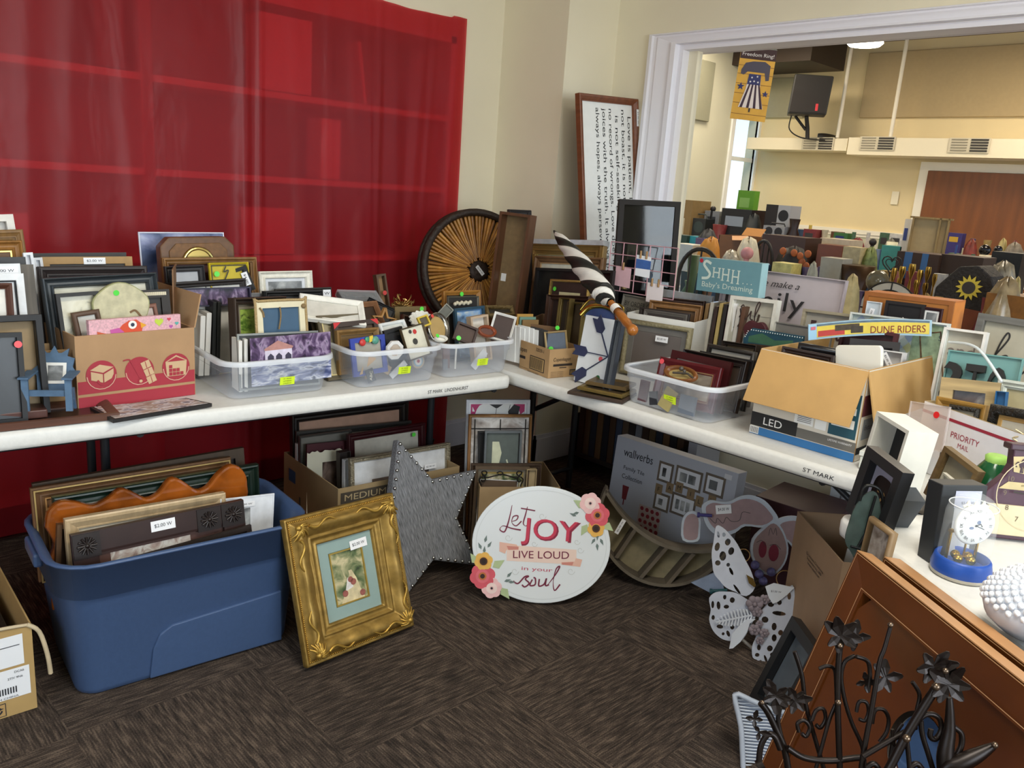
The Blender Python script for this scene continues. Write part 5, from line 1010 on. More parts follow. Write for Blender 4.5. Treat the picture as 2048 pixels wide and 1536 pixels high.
# ---- white box of frames
q = PR(1252, 700, .17); 
wb = carton('white storage box full of frames standing edgewise', 2.515, 1.965, -76, .275, .32, .235, col='#e6e4dd', name='storage_box')
HW_ = 'frames filed in the white storage box'
p0 = V3((2.24, 1.72, 0))
def W(label, a, b_, s, s2=None, **k): return Q(label, a, b_, s, s2, base=.75, group=HW_, **k)
W('light brown wide frame, foremost big one in the white box', (1303, 600), (1408, 612), .56, .62, col='#8a6238 w s16', f=.028, t=.025, prof='scoop', pic='#5a4026')
W('dark long frame at the front of the white box', (1282, 614), (1382, 628), .50, .54, col='#2c2422', f=.022, t=.016, prof='step', pic='#5a4c44')
W('grey aluminium edged frame at the front left of the white box', (1290, 618), (1376, 630), .475, .51, col='#5c5650', f=.014, t=.01, prof='step', pic='#3c3430')
W('plastic-sleeved dark frame at the rear of the white box', (1328, 580), (1428, 594), .66, .72, col='#5c5348 r.2', f=.02, t=.02, prof='flat', pic='#6a6052', wrap=True)
W('dark brown deep frame behind the light brown one in the white box', (1310, 592), (1412, 603), .61, .67, col='#3a251c', f=.02, t=.02, prof='scoop', pic='#2c1c15')
edges = [('#9a7a50', 'tan'), ('#c9c4b8 r.15', 'plastic-wrapped grey'), ('#3a2822', 'dark brown'), ('#c9b070 m.4', 'gold'), ('#2a2422', 'black'), ('#5a2430', 'maroon'), ('#e4e2e0', 'white'), ('#cfcac2', 'pale grey'), ('#5c3c28', 'walnut')]
for i, (c, nm) in enumerate(edges):
    px = 1414+i*9; q = PR(px, 606+i*.6, .66-.012*i); b = MB(c+' n.05'); b.box(-.015, .10, -.0075, .0075, 0, q.z-.755+.008*math.sin(i*2.3)); o = b.build('boxed_picture', bevel=.002); o.location = (q.x, q.y, .755); o.rotation_euler = (R(2), 0, R(8)); tag(o, nm+' frame filed edge-on at the right of the white box', 'picture frame', HW_)
Q('grey linen framed picture with rope-gold edge, priced $2.00', (1256, 636), (1388, 657), .42, .46, base=.745, col='#8f8668 m.2 b1.5 s90', f=.018, t=.022, prof='round', mat='#6f6c68', mw=.022, pic='#6a625e n.1 s6', sticker=(.60, .27, dict(w=.052, h=.022)), lean=6)
# ---- red frames in the tub
HT = 'frames in the right-hand clear tub'
Q('dark red frame with a pink-red dot, foremost in the right-hand tub', (1325, 714), (1448, 737), .16, .16, base=.755, col='#5a161c r.3', f=.026, t=.014, prof='bevel', mat='#6b1d22', mw=.006, pic=A_SEPIA, dot=(.05, .10), dcol='#e8555f', lean=14, group=HT, liner='#8a6a4a')
Q('second dark red frame with a silver line in the right-hand tub', (1349, 700), (1468, 726), .215, .215, base=.755, col='#3f1518 r.3', f=.024, t=.014, prof='flat', pic='#5a4038', liner='#b9b0a4', lean=12, group=HT)
Q('black-brown frame third from the front in the right-hand tub', (1372, 698), (1500, 724), .26, .26, base=.755, col='#211916 r.4', f=.024, t=.018, prof='scoop', pic='#3a2c22', lean=12, group=HT)
Q('darkest slim frame behind the dark red ones in the tub', (1404, 702), (1512, 722), .30, .30, base=.755, col='#191716', f=.02, t=.018, prof='step', pic='#2a2624', lean=12, group=HT)
Q('black frame with rounded corners left of the lamp carton', (1420, 687), (1516, 705), .34, .34, base=.745, col='#24201d r.4', f=.016, t=.02, prof='round', mat='#aaa69c', pic='#6a6660', lean=10, group='frames left of the lamp carton')
Q('brown-edged black frame behind the rounded one', (1452, 682), (1522, 692), .40, .40, base=.745, col='#2c2119', f=.014, t=.03, prof='scoop', mat='#6b5a40', pic='#3c3026', lean=10, group='frames left of the lamp carton')
q = PR(1362, 750, .10); t = empty('oval_dish_frame', 'oval wooden frame with a knot lying in the right-hand tub', 'picture frame', q, -88, rx=-50); b = MB('#7a4a24 r.35 n.15'); b.smooth = True
n = 32; vs = []
for u, d in ((0, 0), (0, .01), (.3, .014), (.8, .008), (1, 0)): vs += [((.062-.018*u)*math.cos(2*math.pi*i/n), -d, (.03-.01*u)*math.sin(2*math.pi*i/n)) for i in range(n)]
b.add(vs, [(j*n+i, j*n+(i+1) % n, (j+1)*n+(i+1) % n, (j+1)*n+i) for j in range(4) for i in range(n)]); b.build('frame', t); b = MB('#a8925c n.1'); b.disc(0, 0, .045, -.001, 24, .021); b.build('picture', t); b = MB('#4a443c r.4 n.2'); b.ball(.0, -.018, .012, .008).ball(.014, -.016, .006, .006).tube([(-.02, -.016, -.01), (.03, -.016, .0), (.055, -.012, -.01)], .004, 6); b.build('ornament', t)
def seen(label, px, py, s, w, h, col, ry=0, nm='boxed_picture', cat='picture frame'):
    q = PR(px, py, s); o = MB(col).box(-w/2, w/2, -.004, .004, 0, h).build(nm); o.location = (q.x, q.y, .755); o.rotation_euler = (R(-6), R(ry), R(-90)); tag(o, label, cat, 'goods seen through the right-hand tub')
seen('tan-edged blue-grey picture seen through the right-hand tub wall', 1375, 800, .075, .06, .06, '#6a7482'); seen('yellow-cream round-cornered card seen through the tub wall', 1328, 800, .07, .045, .07, '#a89a64', 20); seen('black lens-like disc card seen through the tub wall', 1310, 790, .075, .03, .045, '#23252e', -15); seen('purple-brown panel seen through the left of the tub wall', 1285, 795, .08, .035, .07, '#5a3f44')
# ---- signs behind
o = empty('nursery_sign', 'teal block sign reading SHHH... Baby\'s Dreaming'.replace("'", ''), 'sign'); w_, h_ = pose(o, PR(1399, 514, .60), PR(1524, 527, .60), 0, h=.0+.125)
b = MB('#67929b r.6 n.03'); b.box(-w_/2, w_/2, 0, .045, 0, h_); b.use('#9cc2c6 n.03').box(w_/2, w_/2+.002, 0, .045, 0, h_); b.build('block', o)
b = MB('#c9d6cc n0'); y = -.0012
b.ribbon([(-.076, .105), (-.098, .113), (-.107, .100), (-.093, .084), (-.078, .068), (-.086, .052), (-.112, .048)], .010, y)
for i, (x, hh) in enumerate(((-.050, .036), (-.010, .044), (.032, .048))): 
    z = .074-i*.004; 
    for sx in (-.012, .012): b.rect(x+sx-.0028, x+sx+.0028, z-hh/2, z+hh/2, y); b.rect(x+sx-.006, x+sx+.006, z+hh/2-.002, z+hh/2+.001, y-.0003); b.rect(x+sx-.006, x+sx+.006, z-hh/2-.001, z-hh/2+.002, y-.0003)
    b.rect(x-.012, x+.012, z-.002, z+.003, y-.0004)
for x in (.066, .083, .100): b.disc(x, .046, .0022, y, 10)
b.text('Baby\u2019s Dreaming', .0, .024, .026, y, w=w_*.82); b.build('lettering', o); b = MB('#b02434 n0'); b.disc(-w_/2+.012, h_-.012, .008, -.0016); b.build('price_dot', o)
def fam(o, w, h, t, f):
    b = MB('#2a2626 n0'); b.text('together we make a', -.085, h-.048, .032, -t-.001, w=.33, shear=.35)
    b.text('Family', -.055, h-.118, .092, -t-.001, w=.33); b.build('lettering', o)
k0, k1 = PR(1455, 532, .80), PR(1698, 562, .80)
frame('large pale lilac sign with black family lettering behind the teal block', k0, k1, .79, col='#aea2a6', f=.004, t=.02, prof='flat', pic='#b8acae n.02', extra=fam, name='family_sign', cat='sign', lean=6)
def ful(o, w, h, t, f):
    b = MB('#3a2a26 n0'); b.ribbon([(-.045, h-.075), (-.03, h-.05), (-.035, h-.03), (-.045, h-.045), (-.035, h-.08), (-.045, h-.11)], .005, -t-.001); b.ribbon([(-.025, h-.05), (-.02, h-.08), (-.005, h-.06), (0, h-.05), (0, h-.075), (.012, h-.08)], .005, -t-.001); b.ribbon([(.015, h-.07), (.03, h-.025), (.024, h-.015), (.016, h-.04), (.02, h-.085), (.035, h-.075)], .005, -t-.001); b.use('#8a8780 n0').rect(-w/2+f, w/2-f, h-.065, h-.0635, -t*.3).rect(-w/2+f, w/2-f, h-.115, h-.1135, -t*.3); b.build('lettering', o)
Q('white planked sign with a brown script word behind the white box', (1470, 592), (1564, 602), .60, .60, base=.745, col='#dcd8cc', f=.014, t=.03, prof='box', pic='#b9b4a4 n.06', extra=ful, name='script_sign', cat='sign')
q = PR(1512, 660, .52); t = empty('apple_ornament', 'flat dark red wooden apple beside the script sign', 'ornament', (q.x, q.y, q.z-.045), -90); b = MB('#4a1c22 r.5 n.08'); b.prism([(.044*math.cos(a)*(1.05 if math.sin(a) > 0 else .95), .04+.042*math.sin(a)*(1-.25*math.exp(-((a-math.pi/2)/.35)**2))) for a in [2*math.pi*i/36 for i in range(36)]], -.01, .01); b.build('fruit', t, bevel=.003); b = MB('#3a2a1c'); b.tube([(0, 0, .075), (.004, 0, .10)], .004, 6); b.build('stem', t)
o = MB('#3c2a20').box(-.03, .03, -.02, .02, 0, .17).build('ornament_stand'); o.location = (q.x+.0, q.y, .742); tag(o, 'dark wooden block stand under the red wooden apple', 'stand')
def pl(o, w, h, t, f): b = MB('#3a2424 n0'); b.rect(-w*.33, -w*.22, h-.11, h-.035, -t*.3-.001); b.ribbon([(-w*.15, h-.10), (-w*.1, h-.05), (w*.02, h-.04), (.0, h-.075), (-w*.1, h-.085), (w*.0, h-.10), (w*.12, h-.07), (w*.2, h-.05), (w*.24, h-.09), (w*.32, h-.085)], .007, -t*.3-.001); b.build('lettering', o)
Q('tan wood framed sign with black script, behind the patterned box', (1612, 618), (1712, 630), .62, .62, base=.745, col='#a39880 w2 s30', f=.010, t=.022, prof='box', pic='#9a9488 n.05', extra=pl, name='script_sign', cat='sign')
def grass(o, w, h, t, f): b = MB('#93a888 n.2 s40'); b.rect(-w/2+.01, w/2-.01, .02, h-.01, -t-.001); b.build('print', o)
o = frame('long box lid printed with pastel lozenges and green grass', PR(1706, 624, .60), PR(1903, 648, .60), .745, col='#d9ddd6 r.4', f=.006, t=.02, prof='flat', pic='#b0bcb8 n0', name='patterned_box', cat='box', lean=6)
wq = (PR(1706, 624, .52)-PR(1903, 648, .52)).length; hq = PR(1706, 624, .52).z-.745; b = MB('#8fa0c0 n0')
for i in range(9):
    for j in range(3):
        x = -wq/2+.03+i*.032; z = hq-.03-j*.034; b.use(('#8fa0b8 n0', '#b4b88a n0', '#c4cdd0 n0')[(i+j) % 3]).ngon([(x-.016, z), (x, z-.017), (x+.016, z), (x, z+.017)], -.0052)
b.use('#93a888 n.2 s60').rect(.02+wq*.10, wq/2-.012, .03, hq-.018, -.0056).use('#33424a n0').text('S', wq*.44, hq-.055, .016, -.0062); b.build('printed_marks', o)
# orange display box
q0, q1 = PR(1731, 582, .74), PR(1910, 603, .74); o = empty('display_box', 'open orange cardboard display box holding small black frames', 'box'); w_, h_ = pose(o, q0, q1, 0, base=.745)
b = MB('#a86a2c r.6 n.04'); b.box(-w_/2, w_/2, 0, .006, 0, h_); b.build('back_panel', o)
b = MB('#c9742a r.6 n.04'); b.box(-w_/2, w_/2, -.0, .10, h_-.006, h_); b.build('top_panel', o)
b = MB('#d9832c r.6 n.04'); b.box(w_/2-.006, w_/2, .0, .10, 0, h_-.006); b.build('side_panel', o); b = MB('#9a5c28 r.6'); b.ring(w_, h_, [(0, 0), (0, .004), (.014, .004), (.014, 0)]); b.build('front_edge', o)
HD = 'small frames in the orange display box'
def D(label, x, ww, hh, z=0, **k):
    T0 = o.matrix_world; return frame(label, T0 @ V3((x, -.02, h_-z)), T0 @ V3((x+ww, -.02, h_-z)), None, h=hh, lean=2, group=HD, **k)
bpy.context.view_layer.update()
D('black frame with a white fish sticker in the orange display box', -w_/2+.085, w_*.44, .12, .02, col='#1c1718', f=.01, t=.01, prof='flat', pic='#161415')
D('priced clear packet in the orange display box', -w_/2+.022, .05, .12, .03, col='#d9dde0 r.2', f=.003, t=.008, prof='flat', pic='#c4ccd2', sticker=(.4, .4, dict(w=.05, h=.016, rot=R(80), txt='$7.00')), name='packaged_card', cat='packet')
D('small dark frame with a wedding photo in the orange display box', w_/2-.088, .066, .12, .026, col='#3a1c20', f=.010, t=.010, prof='bevel', mat='#e6e4e0', mw=.006, pic=A_GREY)
q = o.matrix_world @ V3((.02, -.034, h_-.13)); t = empty('rabbit_tag', 'white rabbit-shaped gift tag on the orange display box', 'tag', q, -90); b = MB('#e9e9e6 n0'); b.prism([(-.02, 0), (.022, 0), (.026, .022), (.022, .045), (.012, .028), (-.002, .030), (-.006, .055), (-.016, .062), (-.018, .03), (-.024, .015)], -.002, 0); b.build('tag', t)
# ha / ho sign and neighbours
def haho(o, w, h, t, f):
    b = MB('#2b2826 n0'); x0 = -w/2+f; y = -t*.22-.002; wd = .0055
    def P(a): return [(x0+x*.00095, h-z*.00095) for x, z in a]
    b.ribbon(P([(15, 190), (50, 130), (78, 70), (70, 52), (55, 100), (45, 180), (62, 140), (85, 125), (90, 160), (88, 182), (105, 175)]), wd, y); b.ribbon(P([(150, 130), (120, 132), (118, 165), (140, 172), (160, 135), (158, 168), (180, 165)]), wd, y)
    b.ribbon(P([(60, 330), (92, 270), (118, 215), (108, 200), (95, 250), (88, 325), (105, 285), (125, 275), (128, 310), (140, 325)]), wd, y); b.ribbon(P([(185, 285), (160, 288), (158, 318), (180, 322), (195, 295), (210, 288)]), wd, y)
    b.use('#e4e2de n0').text('$5.00 W', x0+.15, h-.045, .008, y, w=.055); b.build('lettering', o)
frame('grey framed sign with large black script at the right edge', PR(1963, 626, .80), PR(2150, 655, .80), .745, col='#6c6a64 w2 s25', f=.022, t=.028, prof='box', pic='#b3ac98 n.04', extra=haho, name='script_sign', cat='sign', lean=6)
def nd(o, w, h, t, f): b = MB('#6a5f58 n0'); b.text('and', -.005, h-.065, .034, -t*.3-.001, w=.075); b.text('back', .01, h-.095, .010, -t*.3-.001, w=.04); b.build('lettering', o)
Q('small white framed sign with thin grey lettering beside the orange box', (1895, 655), (1980, 666), .60, .60, base=.745, col='#e4e0d8', f=.008, t=.03, prof='box', pic='#a8a292 n.05', extra=nd, name='lettered_sign', cat='sign')
def tsign(o, w, h, t, f):
    for i, s_ in enumerate('?TO'): b = MB('#171614 n0'); b.text(s_, -w*.36+i*w*.30, h*.55, h*.62, -t-.012, w=w*.26); c = b.build('letter', o, solid=.012)
Q('teal board with raised black letters in front of the script signs', (1900, 700), (2050, 718), .50, .50, base=.80, col='#6c9c98', f=.004, t=.012, prof='flat', pic='#6c9894 n.03', extra=tsign, name='lettered_sign', cat='sign', lean=12)
o = MB('#9a8a6a n.1').box(-.2, .2, -.02, .02, 0, .057).build('wooden_riser'); q = PR(1975, 740, .50); o.location = (q.x-.012, q.y, .742); o.rotation_euler[2] = R(-90); tag(o, 'wooden riser block carrying the teal lettered board', 'block')
# ---- in the lamp carton
HL = 'goods in the lamp carton'
def K(label, a, b_, s, s2=None, **k): return Q(label, a, b_, s, s2, base=.85, group=HL, **k)
o = empty('tablet_box', 'blank white rounded box standing in the lamp carton', 'box', group=HL); w_, h_ = pose(o, PR(1676, 690, .285), PR(1768, 691, .27), 2, base=.85)
b = MB('#ece9dc r.35 n.0'); b.prism([(x, z+h_/2) for x, z in rr(w_, h_, .012, 4)], -.014, 0); b.build('shell', o, bevel=.002)
K('long dark brown frame at the front of the lamp carton', (1568, 692), (1672, 712), .23, .25, col='#2c1d18', f=.02, t=.02, prof='step', pic='#3a2a22')
K('black glossy frame rearmost at the left in the lamp carton', (1600, 684), (1690, 700), .29, .31, col='#1c191a r.3', f=.02, t=.022, prof='round', pic='#1a1818')
K('black frame under the striped kite package', (1700, 676), (1800, 685), .42, .48, col='#201a1a', f=.02, t=.022, prof='flat', pic='#2a2020')
o = K('white shrink-wrapped packet with a slanted price tag in the lamp carton', (1772, 700), (1815, 706), .45, .45, col='#d9d7d6 r.3', f=.004, t=.03, prof='flat', pic='#cfccca', sticker=(.35, .18, dict(w=.05, h=.016, rot=R(-55))), name='packet', cat='packet')
K('weathered brown wooden block standing at the right of the lamp carton', (1846, 668), (1890, 664), .62, .62, col='#6a4c2c w3 s12 n.3', f=.004, t=.03, prof='flat', pic='#6a4c2c w3 s12', name='wooden_block', cat='block')
Q('dark red lid edge behind the kite package', (1690, 650), (1800, 668), .50, .50, base=.745, col='#4a1c20', f=.01, t=.02, prof='flat', pic='#3a161a', group=None, name='box_lid', cat='lid')
# kite package: long curved pouch
a0, a1 = PR(1616, 680, .36), PR(1862, 672, .56); t = empty('kite_package', 'long packaged kite with DUNE RIDERS lettering lying on the lamp carton', 'packet', a0); d = a1-a0; Lk = d.length; ex = d.normalized(); yl = V3((0, 0, 1)).cross(ex).normalized(); zl = ex.cross(yl)
t.matrix_world = Matrix(((ex.x, yl.x, zl.x, a0.x), (ex.y, yl.y, zl.y, a0.y), (ex.z, yl.z, zl.z, a0.z), (0, 0, 0, 1)))
def kp(u0, u1, z0, z1, c, y, n=10):
    b.use(c); vs = []
    for i in range(n+1): u = u0+(u1-u0)*i/n; sag = .012*math.sin(math.pi*u)-.0; vs += [(u*Lk, y, z0*.052+sag*.8), (u*Lk, y, z1*.052+sag*.8)]
    b.add(vs, [(2*i, 2*i+2, 2*i+3, 2*i+1) for i in range(n)])
b = MB(); kp(0, 1, 0, .95, '#9fbccc r.2 n0', 0); b.build('pouch', t, solid=.012)
b = MB(); kp(.07, .98, .12, .78, '#d9c04a n.05', -.008); kp(.08, .30, .15, .5, '#b83a34 n.1', -.0085); kp(.22, .42, .4, .75, '#4a3c28 n.3 s60', -.0087); kp(.35, .45, .2, .6, '#3a3024 n.3 s60', -.0089); kp(.0, .07, 0, .95, '#9cc4dc n0', -.0075); kp(.02, .06, .6, .8, '#c86a78 n0', -.009); kp(.07, .98, .8, .9, '#5a7080 n.2 s40', -.0086); b.use('#7a1f1c n0').text('DUNE RIDERS', Lk*.73, .026, .022, -.0092, w=Lk*.44, rot=R(-1)); b.build('printed_label', t)
# blue beaded curved frame
q0, q1 = PR(1503, 655, .50), PR(1610, 672, .50); o = empty('beaded_frame_plaque', 'dark blue curved plaque edged with small white beads', 'plaque'); w_, h_ = pose(o, q0, q1, 0, base=.745)
b = MB('#1f4a5c r.5 n.12'); b.prism([(-w_/2, 0), (w_/2, 0), (w_/2, h_-.03), (w_/2, h_), (0, h_), (-w_/2+.01, h_), (-w_/2-.02, h_-.04)], -.012, 0); b.use('#3f6a50 n.1').ngon([(-w_/2+.0, h_-.03), (-w_/4, h_-.012), (0, h_-.03), (w_/3, h_-.02), (w_/3, h_-.035), (0, h_-.05), (-w_/2, h_-.05)], -.0125); b.use('#4a3420 n.1').ngon([(-w_/2, 0), (w_/2, 0), (w_/2, h_-.045), (0, h_-.05), (-w_/2, h_-.055)], -.013); b.build('panel', o)
b = MB('#e6ebea r.3 n0'); [b.ball(-w_/2+.008+i*(w_-.01)/21, -.013, h_-.006, .0022, 6) for i in range(22)]; [b.ball(-w_/2-.004-i*.003, -.013, h_-.012-i*.007, .0022, 6) for i in range(4)]; b.build('beads', o)
Q('grey slate board rising behind the blue beaded plaque', (1552, 643), (1668, 660), .58, .58, base=.745, col='#7b7770 n.1', f=.004, t=.01, prof='flat', pic='#75716b', name='slate_board', cat='board')
# white box stack and carton parcels at the lamp carton's right
q = PZ(1706, 940, .742); t = empty('gift_box', 'flat white box with a pale blue stripe beside the lamp carton', 'box', (q.x+.03, q.y+.0, .742), -84); b = MB('#d3d6cc r.5 n.02'); b.box(0, .13, 0, .12, 0, .035); b.build('base', t, bevel=.003); b = MB('#e2e4dc r.5'); b.box(-.003, .133, -.003, .123, .036, .05); b.use('#a3d2dc n0').add([(.03, .03, .0503), (.075, .02, .0503), (.10, .10, .0503), (.06, .105, .0503)], [(0, 1, 2, 3)]); b.build('lid', t, bevel=.002)
q = PR(1765, 905, .33); o = MB('#b9bcc0 r.3 n.1').box(0, .12, 0, .12, 0, .12).build('packaged_candles'); o.location = (q.x, q.y, .742); o.rotation_euler[2] = R(-85); tag(o, 'silvery printed package standing right of the lamp carton', 'package')
# clear plastic band arching from the carton
a, c = PR(1898, 684, .30), PR(2004, 764, .22); o = MB('#e4ecee r.1 t.35 n0'); m_ = (a+c)/2+V3((0, 0, .035)); o.tube([a, m_, c], .004, 6, n=8); o = o.build('clear_strap'); tag(o, 'clear plastic strap arching from the lamp carton', 'strap')
# ---- frames in the mailing box
HM = 'frames in and around the mailing box'
Q('rustic pale wood frame with a dark photo behind the mailing box', (1886, 754), (2004, 766), .34, .36, base=.76, col='#b39a6c r.7 w2 s10 n.2', f=.032, t=.02, prof='flat', pic=art('portrait_photo', ['#2c2420', '#5a4a42', '#b8b4ae'], 7), group=HM)
Q('amber frame with a black rim in the mailing box', (1880, 793), (1980, 812), .275, .22, base=.78, col='#a8803c r.5 n.1', f=.022, t=.014, prof='bevel', mat='#3a342a', mw=.006, pic='#8d8a7c', group=HM, liner='#1a1816')
Q('black beaded frame in the mailing box', (1903, 808), (1962, 818), .245, .215, base=.79, col='#2c2a26 r.4 b2 s120', f=.012, t=.012, prof='round', pic='#a8a290', group=HM)
Q('ornate black frame at the right of the mailing box', (1990, 808), (2110, 830), .215, .15, base=.78, col='#1c1a17 r.4 b2 s80', f=.024, t=.024, prof='round', mat='#c9a060', mw=.01, pic='#cfc9b8', group=HM)
Q('pale gold and white panelled frame at the right image edge', (2000, 757), (2120, 775), .42, .42, base=.76, col='#c9ccc0 m.2 r.4', f=.024, t=.024, prof='step', pic='#a89c78', group=HM)
Q('blue book standing beside the pale gold panelled frame', (1996, 782), (2018, 784), .34, .34, base=.78, col='#1f5c8c', f=.002, t=.02, prof='flat', pic='#1f5c8c', group=None, name='book', cat='book')
Q('clear plastic case with a red dot leaning on the mailing box', (1824, 802), (1903, 814), .21, .17, base=None, h=.12, col='#e6dcd8 r.1 t.6 n0', f=.003, t=.006, prof='flat', pic='#d9c8c0 r.1 t.65 n0', dot=(.72, .22), dcol='#e0262a', name='plastic_case', cat='case', group=None, back='#d9c8c0 r.1 t.7 n0')
p = PR(2036, 880, .12); b = MB('#d8c49a r.3 m.3'); b.tube([(0, 0, -.03), (0, .012, -.02), (0, -.01, -.008), (0, .012, .002), (0, -.01, .014), (0, .010, .024)], .002, 6, n=4); o = b.build('coil_spring'); o.location = p; tag(o, 'thin cream wire coil standing by the ornate black frame', 'wire')
# ================================================================ on and under the tables, on the floor
HB = 'big frames in the blue bin'
def BF(y0): return lambda px, py: PP(px, py, V3((.555, 2.135, 0))+V3((.0872, .9962, 0))*y0, (.0872, .9962, 0))
def B(label, a, b_, y, y2=None, base=.24, **k): return frame(label, BF(y)(*a), BF(y if y2 is None else y2)(*b_), base, group=HB, **k)
B('dark brown frame rearmost in the blue bin', (62, 965), (483, 893), .345, .345, col='#4a3826 w s14', f=.03, t=.02, prof='flat', pic='#2a1f17', lean=5)
B('brown frame with double gold line behind the green one', (58, 975), (458, 912), .30, .30, col='#6b4a2c w s14', f=.034, t=.024, prof='step', liner='#b98a54', pic='#7d5a3c', lean=5, extra=lambda o, w, h, t, f: MB('#cdb072 m.6 r.3').ring(w-.012, h-.006, [(0, t), (.0, t+.003), (.004, t+.003), (.004, t)], z0=.0).build('gilt_line', o))
B('dark green frame in the blue bin', (102, 992), (512, 925), .245, .245, col='#15261d r.35', f=.04, t=.026, prof='scoop', pic='#10140f', lean=5)
B('narrow brown frame edge behind the pale wooden one', (112, 1046), (180, 1040), .185, .185, col='#6a4a2c w', f=.012, t=.02, prof='flat', pic='#4a3422', lean=4)
B('pale wooden frame with a cream inner lip', (126, 1036), (446, 982), .15, .15, col='#c4aa84 r.4 w s14', f=.034, t=.024, prof='bevel', mat='#d9d0bc', mw=.02, pic='#3a2c22', lean=6)
# wavy glossy frame
o = empty('wavy_framed_mirror', 'glossy amber wooden frame with a wavy scalloped outline in the blue bin', 'picture frame', group=HB)
w_, h_ = pose(o, BF(.205)(95, 1016), BF(.205)(488, 952), 5, base=.20)
tp = [(-.5, -.02), (-.485, .005), (-.44, .02), (-.38, .012), (-.30, -.006), (-.22, .008), (-.165, .028), (-.12, .018), (-.04, -.012), (.03, .0), (.09, .035), (.14, .026), (.22, -.012), (.29, -.006), (.35, .028), (.41, .048), (.46, .040), (.492, .012), (.497, -.02)]
out = [(x*w_, h_-.012+z) for x, z in catmull(tp, 3)]; rs = [(.5*w_, h_-.05), (.478*w_, h_-.10), (.5*w_, h_-.16), (.48*w_, h_-.22), (.5*w_, .05)]; out = out+rs+[(.5*w_, 0), (-.5*w_, 0)]+[(-x, z) for x, z in catmull([(.5*w_, .05), (.478*w_, h_-.22), (.505*w_, h_-.16), (.475*w_, h_-.10), (.505*w_, h_-.05)], 4)]
inn = [(-.5*w_+.055, .05), (.5*w_-.055, .05), (.5*w_-.055, h_-.075), (-.5*w_+.055, h_-.075)]
b = cutout(out, [inn], .016, '#a8591c r.1 n.35 s9 c4a220a', 'frame', bev=.008); b.build('frame', o)
b = MB('#4a3a28 r.5 n.1'); b.rect(-.5*w_+.05, .5*w_-.05, .045, h_-.07, .0); b.build('picture', o, solid=.003)
# carved frame with rosettes
def ros(o, w, h, t, f):
    b = MB('#241a17 r.4 n.1'); T = None
    for cx in (-w/2+.035, w/2-.105, w/2-.035):
        b = MB('#241a17 r.4 n.1')
        b.box(cx-.033, cx+.033, -t-.004, -t, h-.068, h-.002)
        for i in range(12): a = 2*math.pi*i/12; b.tube([(cx+.006*math.cos(a), -t-.006, h-.035+.006*math.sin(a)), (cx+.024*math.cos(a), -t-.007, h-.035+.024*math.sin(a))], .0035, 6)
        b.ball(cx, -t-.006, h-.035, .006); b.build('rosette', o)
    b = MB(art('embossed_strip', ['#6a5c58', '#b09a90', '#d8d4cc', '#9a7c70'], 30)); b.rect(-w*.30, w*.16, h-.14, h-.073, -t*.22-.0015); b.build('embossed_picture', o)
B('dark carved frame with square flower rosettes and a price sticker', (138, 1068), (482, 997), .085, .085, col='#33201c r.4', f=.072, t=.02, prof='box', pic='#5a3c34', sticker=(.50, .11, dict(w=.065, h=.03)), extra=ros, lean=8)
B('thin dark rail of a frame at the front of the blue bin', (180, 1136), (500, 1048), .035, .035, col='#2c211b w', f=.015, t=.01, prof='flat', pic='#3a2c24', lean=4)
B('white backing card with a price mark at the right of the blue bin', (440, 998), (548, 986), .13, .13, col='#e9ebef', f=.004, t=.004, prof='flat', pic='#e9ebef', sticker=(.45, .12, dict(w=.06, h=.016)), lean=4, name='backing_card', cat='card')
q = BF(.10)(500, 1015); b = MB(A_GREY); b.box(-.035, .0, -.002, .002, -.06, .0); o = b.build('photo_card'); o.location = q; tag(o, 'small grey photo print in front of the white backing card', 'photo')
# medium box
HMD = 'frames in the medium moving box'
MF = lambda s: (lambda px, py: PP(px, py, V3((1.475, 2.375, 0))+V3((.0785, .9969, 0))*s, (.0785, .9969, 0)))
def Md(label, a, b_, s, s2=None, base=.03, **k): return frame(label, MF(s)(*a), MF(s if s2 is None else s2)(*b_), base, group=HMD, **k)
Md('dark deep frame rearmost in the medium box, pinkish mat', (578, 828), (810, 800), .425, .425, col='#1d1613 r.35', f=.035, t=.03, prof='scoop', mat='#b08a74', mw=.05, pic=A_ROSE, lean=4)
Md('silver lined frame second from the rear in the medium box', (590, 862), (820, 840), .385, .385, col='#4a4742 m.3 r.4', f=.025, t=.02, prof='step', liner='#b8b4a8', pic='#6a675f', lean=4)
Md('white-edged board at the left of the medium box', (590, 886), (604, 884), .36, .36, col='#d9dade', f=.003, t=.02, prof='flat', pic='#d9dade', lean=3)
Md('grey metal frame in front of the silver lined one', (596, 872), (700, 858), .335, .335, col='#5a5852 m.4 r.35', f=.008, t=.02, prof='step', pic='#77736a', lean=4)
Md('dark red mahogany frame with a green dot in the medium box', (692, 868), (846, 844), .26, .26, col='#3a1216 r.3', f=.030, t=.022, prof='scoop', pic='#c9c2b4', dot=(.83, .10), lean=6)
Md('maroon folder picture behind the torn-edge portrait', (612, 888), (692, 880), .295, .295, col='#4a1820', f=.02, t=.01, prof='flat', pic='#4a1820', lean=5)
o = empty('portrait_print', 'cream deckle-edged sheet with a small dark portrait in the medium box', 'print', group=HMD); w_, h_ = pose(o, MF(.265)(614, 905), MF(.265)(684, 897), 5, base=.03)
b = MB('#e6dfc6 n.02'); rnd = random.Random(1); b.prism([(-w_/2, 0), (w_/2, 0)]+[(w_/2-w_*i/14, h_+rnd.uniform(-.006, .004)) for i in range(15)], -.002, 0); b.build('sheet', o); b = MB(art('portrait_old', ['#1f1512', '#4a3830', '#a89080'], 14)); b.rect(-.01, w_/2+.0, h_-.16, h_-.045, -.0028); b.build('portrait', o)
